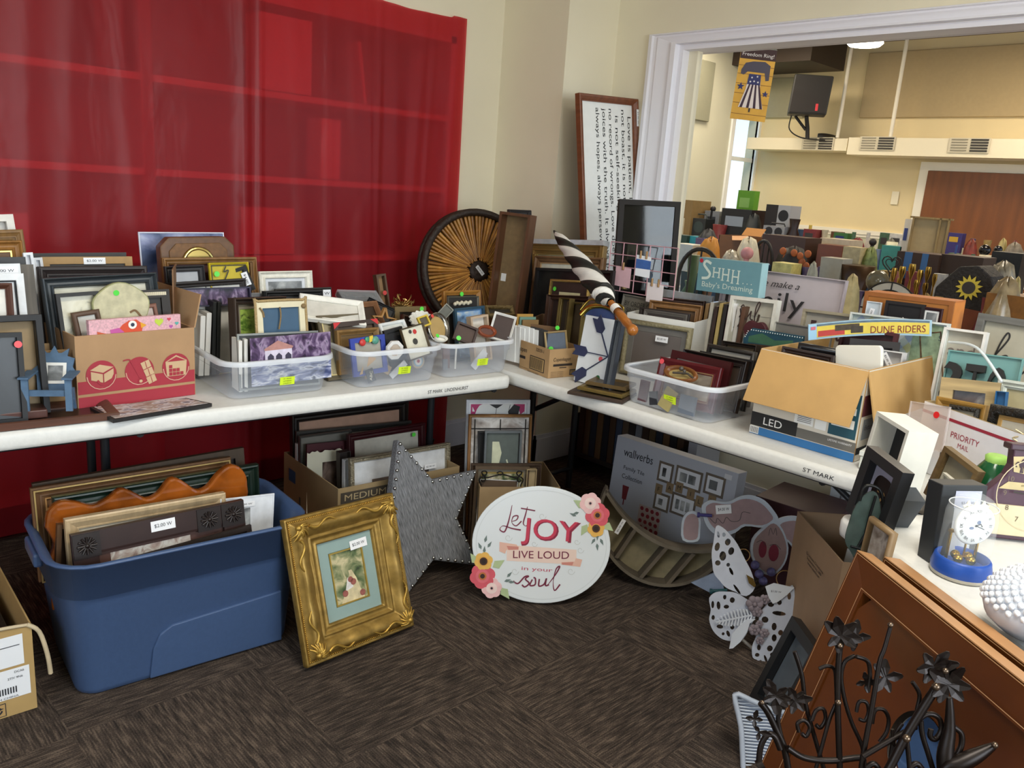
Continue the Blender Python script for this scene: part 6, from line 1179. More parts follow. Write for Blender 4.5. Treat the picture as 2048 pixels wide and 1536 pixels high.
Md('narrow dark brown frame edge beside the portrait sheet', (672, 902), (694, 898), .20, .20, col='#2c211c', f=.003, t=.03, prof='flat', pic='#2c211c', lean=3)
Md('white box-edge frame beside the ornate silver one', (684, 918), (697, 916), .15, .15, col='#d9dadc', f=.003, t=.02, prof='flat', pic='#d9dadc', lean=3)
Md('ornate silver frame with white mat and price sticker in the medium box', (696, 916), (896, 884), .10, .10, col='#a49a84 m.5 r.35 b2.5 s120', f=.020, t=.02, prof='scoop', mat='#dfe0e2', mw=.075, pic='#6a5a50', sticker=(.78, .22, dict(w=.055, h=.02)), lean=6)
Md('dark frame edge at the right rear of the medium box', (826, 868), (865, 876), .41, .41, base=.03, col='#33201a', f=.02, t=.02, prof='scoop', pic='#2a1a16', lean=4)
# soccer box
HS = 'frames in the soccer picture box'
cs, sn = math.cos(R(-33)), math.sin(R(-33))
SF = lambda s: (lambda px, py: PP(px, py, V3((1.985, 2.165, 0))+V3((-sn, cs, 0))*s, (-sn, cs, 0)))
def Sb(label, a, b_, s, base=.03, **k): return frame(label, SF(s)(*a), SF(s)(*b_), base, group=HS, **k)
def soc(o, w, h, t, f):
    b = MB('#c23a72 n.05'); b.rect(-w/2+.02, w/2-.02, h-.16, h-.02, -t*.3-.001); b.use('#f0f0ee n0'); cz = h-.075; pts = [(w*.36*math.cos(a), cz+w*.36*math.sin(a)*.9) for a in [2*math.pi*i/30 for i in range(30)]]; b.ngon([(x, min(z, h-.02)) for x, z in pts], -t*.3-.0016)
    b.use('#2c2c30 n0').ngon([(-.035, h-.021), (.02, h-.021), (-.002, h-.036), (-.01, h-.036)], -t*.3-.0022).ngon([(w*.35, h-.03), (w*.25, h-.021), (w*.16, h-.05), (w*.18, h-.075), (w*.30, h-.09)], -t*.3-.0022).ribbon([(-.006, h-.035), (-.01, h-.075)], .002, -t*.3-.0022).ribbon([(.05, h-.022), (w*.17, h-.05)], .002, -t*.3-.0022)
    b.use('#f0f0ee n0').ngon([(-w*.40, h-.03), (-w*.36, h-.05), (-w*.40, h-.05)], -t*.3-.0018).ngon([(w*.42, h-.05), (w*.37, h-.06), (w*.42, h-.065)], -t*.3-.0018); b.build('soccer_picture', o)
Sb('white framed picture of a soccer ball on pink, tallest in its box', (932, 798), (1059, 798), .26, col='#dfe2e8', f=.012, t=.018, prof='flat', mat='#f2f3f5', mw=.01, pic='#c23a72', extra=soc, lean=4)
def lead(o, w, h, t, f):
    b = MB('#2a2420 r.4 m.4'); b.box(-w/2+f, w/2-f, -t*.3-.004, -t*.3, h-.06, h-.056).box(-.002, .002, -t*.3-.004, -t*.3, h*.5, h-.02).box(-w/2+f+.012, -w/2+f+.016, -t*.3-.004, -t*.3, .03, h-.02).box(w/2-f-.016, w/2-f-.012, -t*.3-.004, -t*.3, .03, h-.02); b.build('leading', o)
Sb('oak framed leaded mirror in the soccer picture box', (937, 828), (1064, 828), .20, col='#8d6234 w s16 r.4', f=.012, t=.018, prof='round', pic=art('mirror_glass', ['#3c3430', '#a89c94', '#d8d4d0', '#7a6c66'], 12), extra=lead, lean=4)
Sb('black slim box frame edge inside the leaded mirror', (955, 862), (975, 861), .165, col='#1b1b1d', f=.003, t=.02, prof='flat', pic='#1b1b1d', lean=3)
def cas(o, w, h, t, f):
    b = MB('#d4d6b8 n.1'); b.ngon([(-w*.28, h*.9), (-w*.10, h*.9), (-w*.02, h*.8), (-w*.08, h*.7), (-w*.02, h*.6), (-w*.28, h*.5)], -t*.3-.001); b.use('#4a4446 n.1').rect(-w*.25, w*.06, h*.35, h*.62, -t*.3-.0014); b.use('#c4c8b0 n0').ribbon([(w*.12, h*.74), (w*.2, h*.65), (w*.16, h*.58), (w*.26, h*.5)], .006, -t*.3-.0014); b.build('artwork', o)
Sb('small grey frame with pale shapes on grey-green in the soccer picture box', (969, 860), (1043, 860), .14, col='#6f7578 m.3 r.4', f=.008, t=.018, prof='flat', mat='#2c2c2c', mw=.002, pic='#5c6460', extra=cas, lean=3)
Sb('brown wooden frame across the width of the soccer picture box', (942, 926), (1082, 926), .10, col='#4a3626 w', f=.018, t=.02, prof='step', pic='#8a8270', lean=4)
Sb('tan framed board at the right of the soccer picture box', (1052, 936), (1072, 936), .07, col='#b09a74', f=.003, t=.02, prof='flat', pic='#b09a74', lean=3)
Sb('grey-taupe frame behind the wrought scroll', (950, 930), (1058, 932), .075, col='#5c4a38', f=.012, t=.016, prof='flat', mat='#8d8474', pic='#6a6a58', lean=3)
Sb('gold lined small landscape behind the wrought scroll', (962, 944), (1046, 944), .05, col='#b8a05c m.5', f=.004, t=.008, prof='flat', pic=A_OLD, lean=3)
Sb('white paper sheet behind the wrought scroll', (960, 958), (1036, 961), .035, col='#e9e9ec', f=.002, t=.002, prof='flat', pic='#e9e9ec', lean=3, name='paper_sheet', cat='paper')
q = SF(.02)(1003, 955); t = empty('wrought_scroll', 'black wrought iron scroll standing at the front of the soccer picture box', 'ornament', q, -33); b = MB('#1b1512 r.5 m.4 n0')
sc_ = lambda pts: [(x, 0, z) for x, z in pts]
for s_ in (-1, 1): b.tube(sc_([(s_*x, z) for x, z in ((.078, -.03), (.085, -.008), (.070, .004), (.062, -.008), (.070, -.018), (.078, -.010))]), .0028, 6, n=5); b.tube(sc_([(s_*x, z) for x, z in ((.078, .018), (.066, .008), (.058, .018), (.066, .026), (.078, .020), (.060, .0), (.030, .006), (.0, .014))]), .0028, 6, n=5)
b.tube(sc_([(-.02, .018), (-.008, .024), (.004, .018), (-.004, .010), (-.014, .014)]), .0026, 6, n=5).tube(sc_([(-.078, -.03), (-.080, -.26)]), .0028, 6).tube(sc_([(.078, -.03), (.080, -.22)]), .0028, 6); b.build('scrollwork', t)
# dark block set into the inside of the shipping box
b = MB('#1a1816 r.5'); b.box(.03, .28, .10, .44, .0, .17); 
t = b.build('black_block', bevel=.004); t.location = (sb.location.x, sb.location.y, .01); t.rotation_euler = sb.rotation_euler; tag(t, 'black block lying inside the torn shipping box', 'folder')
# ---- big gold frame leaning on the blue bin
def Pq(px, py, z): return PZ(px, py, z)
f0, f1 = PZ(607, 1342, 0), PZ(820, 1256, 0)
top0 = PP(553, 1058, f0+V3((0, .17, 0)), (f1-f0).cross(V3((0, .17, .45))).normalized()) if False else None
ex = (f1-f0); ex.z = 0; wG = ex.length; ex.normalize(); bk = V3((0, 0, 1)).cross(ex)
o = empty('ornate_gold_framed_painting', 'ornate gold frame with a small garden painting leaning on the blue bin', 'picture frame'); aL = R(19)
zl = V3((0, 0, 1))*math.cos(aL)+bk*math.sin(aL); yl = zl.cross(ex); og = (f0+f1)/2+V3((0, 0, .012)); hG = .435
o.matrix_world = Matrix(((ex.x, yl.x, zl.x, og.x), (ex.y, yl.y, zl.y, og.y), (ex.z, yl.z, zl.z, og.z), (0, 0, 0, 1)))
GD = '#9a7226 m.75 r.33 n.25 s35 b1 s70'
def orn(u, x, z, k, t):
    if u <= 0.002: 
        e = abs(t-.5)*2; c = .006*math.cos(8*math.pi*t)*(.3+.7*e); return (0, 0, 0)
    if .02 < u < .065:
        e = abs(t-.5)*2
        return (0, 0, .0012*math.sin(60*math.pi*t)+.012*max(0, e-.62)+.002*math.sin(6*math.pi*t))
    return (0, 0, .0012*math.sin(120*math.pi*t))
b = MB('#a48443 m.6 r.42 n.2 s40'); b.smooth = True
b.ring(wG, hG, [(0, 0), (0, .022), (.004, .026), (.008, .02), (.012, .022), (.018, .022), (.024, .038), (.034, .046), (.044, .04), (.054, .036), (.062, .024), (.068, .022), (.070, .026), (.074, .026), (.078, .018), (.088, .014), (.091, .018), (.096, .016), (.098, .004)], seg=60, disp=orn); b.build('frame', o)
b = MB('#c09a48 m.65 r.36 n.2 s50'); rnd = random.Random(9)
for k, (cx, cz, sx_, sz_) in enumerate(((-1, 0, 1, 1), (1, 0, -1, 1), (1, 1, -1, -1), (-1, 1, 1, -1))):
    b = MB('#c09a48 m.65 r.36 n.2 s50'); X = cx*(wG/2-.030); Z = (.030 if cz == 0 else hG-.030)
    for i in range(9):
        a = R(-30+150*i/8); r_2 = .034+.006*(i % 2); b.tube([(X, -.045, Z), (X+sx_*.5*r_2*math.cos(a), -.050, Z+sz_*.5*r_2*math.sin(a)), (X+sx_*r_2*math.cos(a+.25), -.042, Z+sz_*r_2*math.sin(a+.25))], lambda v: .0062*(1-.6*v), 7, n=3)
    b.ball(X, -.048, Z, .010)
    for s1 in (0, 1):
        pts = []
        for i in range(8): v = i/7; l = .035+.10*v; off = .010*math.sin(v*2*math.pi*1.1); pts.append((X+sx_*(l if s1 == 0 else off), -.047+.006*v, Z+sz_*(off if s1 == 0 else l)))
        b.tube(pts, lambda v: .0055*(1-.55*v), 7, n=3)
    b.build('corner_ornament', o)
b = MB('#c09a48 m.8 r.3')
for z in (.0205, hG-.0205):
    for i in range(62): b.ball(-wG/2+.012+i*(wG-.024)/61, -.023, z-.009+.0 if z < .2 else z+.009, .0028, 6)
for x in (-wG/2+.012, wG/2-.012):
    for i in range(74): b.ball(x, -.023, .012+i*(hG-.024)/73, .0028, 6)
b.build('bead_edging', o)
iw, ih = wG-.196, hG-.196
b = MB('#8fa6a2 n.03'); b.ring(iw, ih, [(0, .004), (0, .006), (.036, .006), (.038, .004)], z0=.098); b.build('mat_board', o)
b = MB('#c0a04c m.7 r.3'); b.ring(iw-.076, ih-.076, [(0, .004), (0, .008), (.004, .008), (.004, .003)], z0=.136); b.build('inner_lip', o)
pw, ph_ = iw-.082, ih-.082; zb = .139
b = MB(art('garden_walk', ['#27301f', '#5c6c44', '#93946c', '#cfc39a', '#4c5236'], 22, 6)); b.rect(-pw/2, pw/2, zb, zb+ph_, -.003)
b.use('#d9c9a0 n.15 s60').ngon([(-pw*.35, zb), (pw*.4, zb), (pw*.3, zb+ph_*.2), (pw*.22, zb+ph_*.42), (pw*.1, zb+ph_*.6), (0, zb+ph_*.6), (pw*.02, zb+ph_*.4), (-pw*.2, zb+ph_*.2)], -.0035); b.use('#e4e0dc n.15 s90').ngon([(-pw*.18, zb+ph_*.22), (pw*.08, zb+ph_*.26), (pw*.06, zb+ph_*.44), (-pw*.06, zb+ph_*.47)], -.004); b.use('#9a5a50 n.2 s90').disc(pw*.02, zb+ph_*.42, .009, -.0045).disc(pw*.1, zb+ph_*.36, .010, -.0045).disc(pw*.34, zb+ph_*.1, .010, -.0045).disc(-pw*.2, zb+ph_*.18, .010, -.0045); b.build('painting', o)
b = MB(); label_tag(b, pw*.42, zb+ph_+.010, -.0092, w=.062, h=.028, rot=R(2)); b.build('price_sticker', o)
b = MB('#4a3a28'); b.rect(-wG/2+.01, wG/2-.01, .01, hG-.01, .0); b.build('back_panel', o, solid=.002)
# ---- star
q = PY(838, 1040, 2.19); o = empty('padded_star', 'grey linen upholstered star edged with silver nail heads', 'star decoration', q, -2, rx=-20, ry=-9); RS = .305
sp_ = star(0, 0, RS, 0, .50)
b = MB('#8b8c90 r.9 n.20 s120 w1 b1'); b.prism(sp_, -.022, .022); s_o = b.build('cushion', o, bevel=.006)
b = MB('#c6c6c4 m1 r.2 n0')
for i in range(10):
    a, c = sp_[i], sp_[(i+1) % 10]
    for k in range(6):
        v = k/6; x, z = a[0]+(c[0]-a[0])*v, a[1]+(c[1]-a[1])*v; b.ball(x*.94, -.024, z*.94, .0066, 8, 1)
b.build('nail_heads', o)
# ---- joy sign
q0 = PZ(1085, 1209, 0); o = empty('joy_sign', 'oval white sign reading Let JOY LIVE LOUD in your soul, with painted flowers', 'sign', (q0.x-.014, q0.y+.014, .006), -44, rx=-14); ax_, az_ = .243, .205
b = MB('#e3e8ec r.45 n.0'); n = 64; el = [(ax_*math.cos(2*math.pi*i/n), az_+az_*math.sin(2*math.pi*i/n)) for i in range(n)]
b.prism(el, -.010, 0); b.build('board', o, bevel=.003)
b = MB('#d4d9dc n0'); b.ribbon([(x*.94, az_+(z-az_)*.93) for x, z in el], .002, -.0108, 1, True); b.build('rim_line', o)
K_ = ax_/139.0  # sign units per photo pixel
def J(x, z): return ((x-1079)*K_, az_-(z-1093)*K_*.99)
def Jp(l): return [J(x, z) for x, z in l]
b = MB('#7a2a44 n0'); y = -.0116
b.ribbon(Jp([(1015, 1017), (1012, 1040), (1008, 1060), (1003, 1072), (994, 1068), (1000, 1060), (1018, 1064), (1036, 1066)]), .0052, y, taper=True)
b.ribbon(Jp([(1016, 1050), (1026, 1046), (1028, 1038), (1019, 1040), (1017, 1052), (1026, 1058), (1036, 1048)]), .0045, y, taper=True)
b.ribbon(Jp([(1046, 1018), (1043, 1035), (1040, 1052), (1046, 1057), (1052, 1050)]), .0048, y, taper=True); b.ribbon(Jp([(1033, 1022), (1062, 1025)]), .0042, y)
b.ribbon(Jp([(1028, 1170), (1038, 1174), (1050, 1160), (1058, 1158), (1052, 1164), (1060, 1172), (1052, 1180), (1046, 1176)]), .0052, y); b.ribbon(Jp([(1066, 1164), (1062, 1176), (1072, 1174), (1072, 1162), (1068, 1160)]), .0052, y)
b.ribbon(Jp([(1080, 1162), (1080, 1176), (1090, 1172), (1094, 1160), (1093, 1174), (1100, 1172)]), .0052, y); b.ribbon(Jp([(1098, 1172), (1112, 1150), (1119, 1134), (1112, 1140), (1108, 1165), (1112, 1183), (1122, 1170)]), .0052, y, taper=True)
b.text('LIVE LOUD', *J(1080, 1113), .026, y-.0006, w=112*K_, rot=R(3)); b.build('lettering', o)
b = MB('#8d2440 n0'); y = -.0112
b.text('JOY', *[a+c for a, c in zip(J(1096, 1069), (.002, -.002))], .098, y, w=116*K_, rot=R(-1)); b.use('#c93a56 n0').text('JOY', *J(1094, 1068), .094, y-.0008, w=112*K_, rot=R(-1)); b.build('joy_lettering', o)
b = MB('#c4566c n0'); b.text('in your', *J(1074, 1144), .016, y, w=62*K_); b.build('small_lettering', o)
b = MB('#eed3c6 n0'); y = -.0106; b.ngon(Jp([(1010, 1098), (1150, 1098), (1152, 1128), (1012, 1130)]), y); b.use('#e6b8a6 n0').ngon(Jp([(995, 1093), (1030, 1096), (1034, 1105), (1010, 1108), (1008, 1116), (996, 1112)]), y-.0003).ngon(Jp([(1160, 1132), (1122, 1130), (1122, 1125), (1148, 1122), (1150, 1115), (1163, 1117)]), y-.0003); b.use('#d0897c n0').ngon(Jp([(1010, 1100), (1034, 1100), (1034, 1106), (1014, 1108)]), y-.0005).ngon(Jp([(1122, 1126), (1146, 1123), (1144, 1130), (1124, 1130)]), y-.0005); b.build('ribbon', o)
b = MB('#c9cccb n0')
for cx, cz, s_ in ((1077, 1035, 1), (1012, 1083, 1), (1065, 1092, .8), (1158, 1098, .9), (1030, 1150, 1), (1142, 1142, 1), (1150, 1082, .8)):
    b.ribbon([J(cx+s_*8*math.cos(v)*(1-v/9), cz+s_*8*math.sin(v)*(1-v/9)) for v in [i*.7 for i in range(10)]], .0016, y, 3)
b.build('swirls', o)
def flower(cx, cz, r, cols, cen, rc):
    b = MB(cols[0]+' n.05 s60'); X, Z = J(cx, cz); r *= K_
    for i in range(6): a = 2*math.pi*i/6+.3; b.disc(X+r*.52*math.cos(a), Z+r*.52*math.sin(a), r*.52, -.0125-.0002*i, 16)
    b.use(cols[1]+' n.05 s60').disc(X, Z, r*.55, -.0142, 18); b.use(cols[2]+' n.1').disc(X, Z, rc*K_, -.0148, 14); b.use(cen+' n0').disc(X, Z, rc*K_*.6, -.0154, 12); b.build('painted_flower', o)
def leaf(cx, cz, L_, a, c, wd=.32):
    X, Z = J(cx, cz); L_ *= K_; a = R(a); p = lambda l, s_: (X+l*math.cos(a)-s_*math.sin(a), Z+l*math.sin(a)+s_*math.cos(a)); return [p(0, 0), p(L_*.35, L_*wd), p(L_, 0), p(L_*.35, -L_*wd)]
b = MB('#b4c496 n.05'); 
for x, z, l, a in ((1162, 1010, 28, 155), (1168, 1045, 26, -115), (1200, 1040, 26, -35), (990, 1165, 0.1, 0), (955, 1140, 26, 130), (985, 1145, 28, 35), (1005, 1185, 28, -50)): b.ngon(leaf(x, z, l, a, 0), -.0119)
b.use('#6f7f7c n0')
for x, z, a in ((1150, 1022, 200), (1145, 1030, 160), (1190, 1062, -90), (1186, 1072, -120), (1196, 1072, -60), (1190, 1082, -80), (966, 1118, 90), (960, 1110, 120), (972, 1106, 60), (966, 1096, 80), (1010, 1172, 20), (1015, 1163, 50), (1018, 1172, 0)): b.ngon(leaf(x, z, 15, a, 0, .2), -.0117)
b.build('painted_leaves', o)
flower(1171, 1002, 21, ('#f2c4c4', '#f6dcd6', '#e8b8b8'), '#2a2430', 4); flower(1187, 1025, 24, ('#dc5c6a', '#e4707c', '#c8743c'), '#3a241c', 8); flower(1186, 1052, 17, ('#edb95c', '#e8a84a', '#4a2c20'), '#2a1814', 8)
flower(966, 1134, 18, ('#edb95c', '#e8a84a', '#4a2c20'), '#2a1814', 8); flower(966, 1164, 25, ('#dc5c6a', '#e4707c', '#c8743c'), '#3a241c', 8); flower(986, 1187, 20, ('#f2c4c4', '#f6dcd6', '#e8b8b8'), '#2a2430', 4)
# ---- wooden crescent shelf
q = PX(1318, 1172, 2.45); o = empty('crescent_shelf', 'grey-brown wooden crescent moon shelf with slanted dividers on the carpet', 'shelf', (2.40, q.y+.05, .012), -52, rx=-10, ry=14)
RC = .25; t0, t1 = R(172), R(358); c2 = (0.0, RC+.145); r2 = .305
outer = [(RC*math.cos(t0+(t1-t0)*i/40), RC+RC*math.sin(t0+(t1-t0)*i/40)) for i in range(41)]
pA, pB = outer[0], outer[-1]
def arcp(a, c, bulge, n=30):
    mx_, mz = (a[0]+c[0])/2, (a[1]+c[1])/2; return [((1-v)**2*a[0]+2*v*(1-v)*mx_+v*v*c[0], (1-v)**2*a[1]+2*v*(1-v)*(mz-bulge)+v*v*c[1]) for v in [i/n for i in range(n+1)]]
inner = arcp(pA, pB, .19, 40)
b = MB('#6c6152 r.8 n.2 s14'); d0, d1 = -.085, 0
def band(pts, th, T=None):
    vs = []
    for x, z in pts: vs += [(x, d0, z), (x, d1, z)]
    for x, z in [th(p) for p in pts]: vs += [(x, d0, z), (x, d1, z)]
    n = len(pts); k = 2*n
    fs = [(2*i, 2*i+1, 2*i+3, 2*i+2) for i in range(n-1)]+[(k+2*i, k+2*i+2, k+2*i+3, k+2*i+1) for i in range(n-1)]+[(2*i, 2*i+2, k+2*i+2, k+2*i) for i in range(n-1)]+[(2*i+1, k+2*i+1, k+2*i+3, 2*i+3) for i in range(n-1)]+[(0, k, k+1, 1), (2*n-2, 2*n-1, k+2*n-1, k+2*n-2)]
    b.add(vs, fs)
band(outer, lambda p: (p[0]*.955, RC+(p[1]-RC)*.955)); b.build('outer_rim', o)
b = MB('#756a5a r.8 n.2 s14'); band(inner, lambda p: (p[0], p[1]-.014)); b.build('upper_board', o)
b = MB('#8d8164 r.8 n.12 s30'); 
ring_ = outer+inner[::-1][1:-1]; b.ngon(ring_, -.002); b.build('back_panel', o, solid=.004)
b = MB('#655a4b r.8 n.2 s14')
for xa, xb in ((-.10, -.13), (.03, -.02), (.13, .08)):
    za = min(inner, key=lambda p: abs(p[0]-xa))[1]-.014; zb_ = min(outer, key=lambda p: abs(p[0]-xb))[1]+.012
    b.prism([(xa, za), (xa+.014, za), (xb+.014, zb_), (xb, zb_)], d0+.004, d1-.004)
b.build('divider', o)
b = MB(); label_tag(b, -.15, .17, -.088, w=.06, h=.016, rot=R(80)); b.use('#3a342c n0'); b.build('price_sticker', o)
# ---------------------------------------------------------------- traced shapes: a plane of their own, real size and thickness
def plane(o, q, face, lean=0):
    """stand o's x-z plane through q, its front towards the horizontal direction face; returns the map photo point -> (x, z) on it"""
    q = V3(q); f = V3((face[0], face[1], 0)).normalized(); ex = V3((0, 0, 1)).cross(-f)*-1; bk = -f
    ex = bk.cross(V3((0, 0, 1))); a = R(lean); zl = V3((0, 0, 1))*math.cos(a)+bk*math.sin(a); yl = zl.cross(ex)
    o.matrix_world = Matrix(((ex.x, yl.x, zl.x, q.x), (ex.y, yl.y, zl.y, q.y), (ex.z, yl.z, zl.z, q.z), (0, 0, 0, 1)))
    def loc(px, py): d = ray(px, py); P = CAM+d*((q-CAM).dot(yl)/d.dot(yl)); P -= q; return (P.dot(ex), P.dot(zl))
    return loc
# boxed frame set under the right table
o = empty('boxed_frame_set', 'grey box reading wallverbs Family Tile Collection standing under the right table'.replace('wallverbs ', ''), 'box'); lo = plane(o, (2.70, 1.80, .002), (-1, -.04), 5)
L0, L1 = lo(1235, 872), lo(1478, 945); W0, W1, HH = L0[0], L1[0], (L0[1]+L1[1])/2
b = MB('#b9bcc6 r.45 n.02 s4'); b.box(W0, W1, -.0, .07, 0, HH); b.build('carton', o, bevel=.002)
def U(px, py): x, z = lo(px, py); return (x, z)
b = MB('#23232a n0'); y = -.0012; x, z = U(1277, 912); b.text('wallverbs', x, z, .036, y, w=.15); x, z = U(1268, 942); b.text('Family Tile', x, z, .022, y, w=.108); x, z = U(1265, 952); b.text('Collection', x, z-.012, .020, y, w=.105); b.build('lettering', o)
b = MB(); 
for cx, cy, ww, hh, n_ in ((1331, 945, .072, .085, 1), (1377, 958, .125, .085, 2), (1429, 971, .09, .085, 1), (1323, 1004, .075, .075, 1), (1366, 1012, .115, .09, 3)):
    x, z = U(cx, cy); b.use('#6f6256 n.1').rect(x-ww/2, x+ww/2, z-hh/2, z+hh/2, y).use('#dfe0e4 n0').rect(x-ww/2+.010, x+ww/2-.010, z-hh/2+.010, z+hh/2-.010, y-.0005).use(A_GREY)
    for k in range(n_): w0 = (ww-.05)/n_; b.rect(x-ww/2+.022+k*(w0+.003), x-ww/2+.022+k*(w0+.003)+w0-.004, z-hh/2+.024, z+hh/2-.024, y-.001)
for ch, cx, cy in (('F', 1318, 978), ('A', 1340, 976), ('M', 1359, 975), ('I', 1382, 988), ('L', 1399, 1003), ('Y', 1424, 1002)):
    x, z = U(cx, cy); b.use('#8d7658 n.05').rect(x-.017, x+.017, z-.022, z+.022, y-.0012).use('#26221f n0').text(ch, x, z, .017, y-.0018)
x, z = U(1250, 985); b.use('#7a2830 n0').prism([(x-.016, z+.03), (x+.016, z+.03), (x+.010, z-.03), (x-.010, z-.03)], y-.001, 0).rect(x-.003, x+.003, z-.055, z-.03, y-.0008)
x, z = U(1297, 1040); b.use('#b9a9a6 n0').rect(x-.055, x+.055, max(.005, z-.07), z+.055, y-.0006).use('#8c2c38 n0')
for i in range(4):
    for j in range(4): b.disc(x-.04+i*.026+(j % 2)*.008, z+.04-j*.027, .009, y-.001, 10)
x, z = U(1457, 954); b.use('#d9d9dc n0').rect(x-.016, x+.016, z-.010, z+.010, y-.001); b.build('printed_pictures', o)
o = MB('#3a1a20 r.5 n.1').box(0, .25, 0, .3, 0, .33).build('gift_carton', bevel=.002); o.location = (2.80, 1.16, .001); o.rotation_euler[2] = R(4); tag(o, 'dark maroon carton on the floor right of the grey family tile box', 'box')
# books and boxes standing along the wall under the right table
rnd = random.Random(11); cols = [('#3c2c22', 'dark brown'), ('#5a4a34', 'olive brown'), ('#2c3440', 'navy'), ('#6a5236', 'ochre'), ('#23262c', 'black'), ('#4c3a2a', 'umber'), ('#3e4a5c', 'slate blue'), ('#5c4c3c', 'taupe'), ('#2f2a26', 'charcoal'), ('#74767c', 'grey')]
yy = 2.66
shelf = empty('wooden_crate', 'low dark crate of books standing against the wall under the right table', 'crate', (3.10, 2.02, .001)); b = MB('#2c2520 r.6'); b.box(0, .22, 0, .68, .08, .10).box(0, .22, 0, .012, .0, .30).box(0, .22, .668, .68, .0, .30).box(.208, .22, 0, .68, 0, .30); b.build('crate', shelf)
for i in range(16):
    c, nm = cols[i % 10]; th = rnd.uniform(.026, .045); h_ = rnd.uniform(.24, .31); y0_ = 2.67-.0405*i
    o = MB(c+' r.5 n.05').box(0, .17, -.018, .018, 0, h_).build('book'); o.location = (3.11, y0_-.02, .103); 
    tag(o, '%s book in the crate under the right table, %s' % (nm, 'towards the wall corner' if i < 10 else 'towards the grey family box'), 'book', 'books in the crate under the right table')
o = empty('white_book', 'tall grey-white book with blue spine lettering under the right table', 'book', (3.09, 1.985, .001)); b = MB('#a8abb4 r.5 n0'); b.box(0, .2, -.045, 0, 0, .42); b.build('cover', o); b = MB('#22304c n0'); b.text('Gap', -.0, .37, .02, 0, w=.036, T=Matrix(((0, 0, 0, -.0012), (-1, 0, 0, -.022), (0, 0, 1, 0), (0, 0, 0, 1)))); b.build('lettering', o)
o = MB('#b4b6b8 r.4 n.02').box(0, .02, -.28, .28, 0, .68); o.use('#8d9094 n0'); [o.box(-.003, 0, -.27+.045*i, -.262+.045*i, .02, .66) for i in range(12)]; o = o.build('ribbed_panel'); o.location = (3.14, 1.05, .001); tag(o, 'pale grey ribbed panel leaning under the right end of the table', 'panel')
o = MB('#c9b487 r.6 n.1 w1').box(0, .05, -.04, .04, 0, .69).build('timber_post'); o.location = (3.10, .70, .001); tag(o, 'pale timber board standing beside the ribbed panel under the table', 'board')
# pink and white insect cut-out
o = empty('insect_cutout', 'large white-edged pink wooden insect cut-out with purple pegs under the table', 'ornament'); lo = plane(o, (2.50, 1.30, .0), (-.72, -.6), 16)
P_ = lambda l: [lo(x, y_) for x, y_ in l]
wing = catmull(P_([(1405, 1030), (1404, 1010), (1420, 1000), (1440, 1003), (1460, 1002), (1480, 992), (1502, 990), (1528, 1000), (1548, 1022), (1555, 1040), (1530, 1055), (1490, 1052), (1470, 1065), (1445, 1072), (1425, 1065), (1412, 1050)]), 3, True)
cutout(wing, [], .012, '#c3cad4 r.5 n.03', 'wing').build('wing', o)
win = [((x-sum(p[0] for p in wing)/len(wing))*.88+sum(p[0] for p in wing)/len(wing), (z-sum(p[1] for p in wing)/len(wing))*.80+sum(p[1] for p in wing)/len(wing)) for x, z in wing]
b = MB('#a58a8c r.5 n.08'); b.ngon(win, -.0075); b.use('#4a4348 n0').ribbon(P_([(1418, 1035), (1430, 1046), (1434, 1036), (1445, 1046), (1452, 1034), (1462, 1042), (1478, 1040), (1484, 1024), (1500, 1026)]), .002, -.0085, 5); b.build('wing_panel', o)
wing2 = catmull(P_([(1552, 1042), (1575, 1032), (1600, 1034), (1632, 1048), (1648, 1080), (1636, 1130), (1618, 1135), (1600, 1125), (1588, 1100), (1572, 1080), (1556, 1070)]), 3, True); cutout(wing2, [], .012, '#c3cad4 r.5 n.03', 'wing').build('wing', o)
b = MB('#a58a8c r.5 n.08'); cx, cz = sum(p[0] for p in wing2)/len(wing2), sum(p[1] for p in wing2)/len(wing2); b.ngon([((x-cx)*.84+cx, (z-cz)*.80+cz) for x, z in wing2], -.0075); b.build('wing_panel', o)
body = catmull(P_([(1546, 1046), (1562, 1062), (1572, 1095), (1565, 1125), (1545, 1145), (1522, 1138), (1506, 1110), (1508, 1080), (1528, 1058)]), 3, True); b = cutout([((x-lo(1540, 1098)[0])*1.12+lo(1540, 1098)[0], (z-lo(1540, 1098)[1])*1.1+lo(1540, 1098)[1]) for x, z in body], [], .016, '#c3cad4 r.5', 'body'); b.build('body', o)
b = MB('#9a7f7c r.5 n.1'); b.ngon(body, -.0095); b.use('#7a1f34 n.1'); x, z = lo(1524, 1098); b.disc(x, z, .014, -.0105, 14, .030); x, z = lo(1546, 1105); b.disc(x, z, .018, -.0105, 14, .030); b.use('#3a3338 n0').ribbon(P_([(1512, 1084), (1522, 1080), (1530, 1090)]), .0018, -.011, 4).ribbon(P_([(1538, 1090), (1550, 1088), (1560, 1098)]), .0018, -.011, 4).ribbon(P_([(1536, 1070), (1540, 1055), (1545, 1068), (1550, 1055), (1552, 1070)]), .0015, -.011, 4); b.build('body_panel', o)
lob = catmull(P_([(1365, 1080), (1363, 1045), (1372, 1026), (1388, 1022), (1400, 1035), (1400, 1060), (1395, 1082)]), 3, True); cutout(lob, [], .012, '#c3cad4 r.5', 'wing_tip').build('wing_tip', o); cx, cz = lo(1382, 1056); b = MB('#a58a8c r.5'); b.ngon([((x-cx)*.78+cx, (z-cz)*.84+cz) for x, z in lob], -.0075); b.build('wing_tip_panel', o)
low = P_([(1382, 1165), (1440, 1140), (1450, 1190), (1420, 1185), (1395, 1172)]); cutout(low, [], .012, '#8f9cb4 r.4', 'lower_wing').build('lower_wing', o)
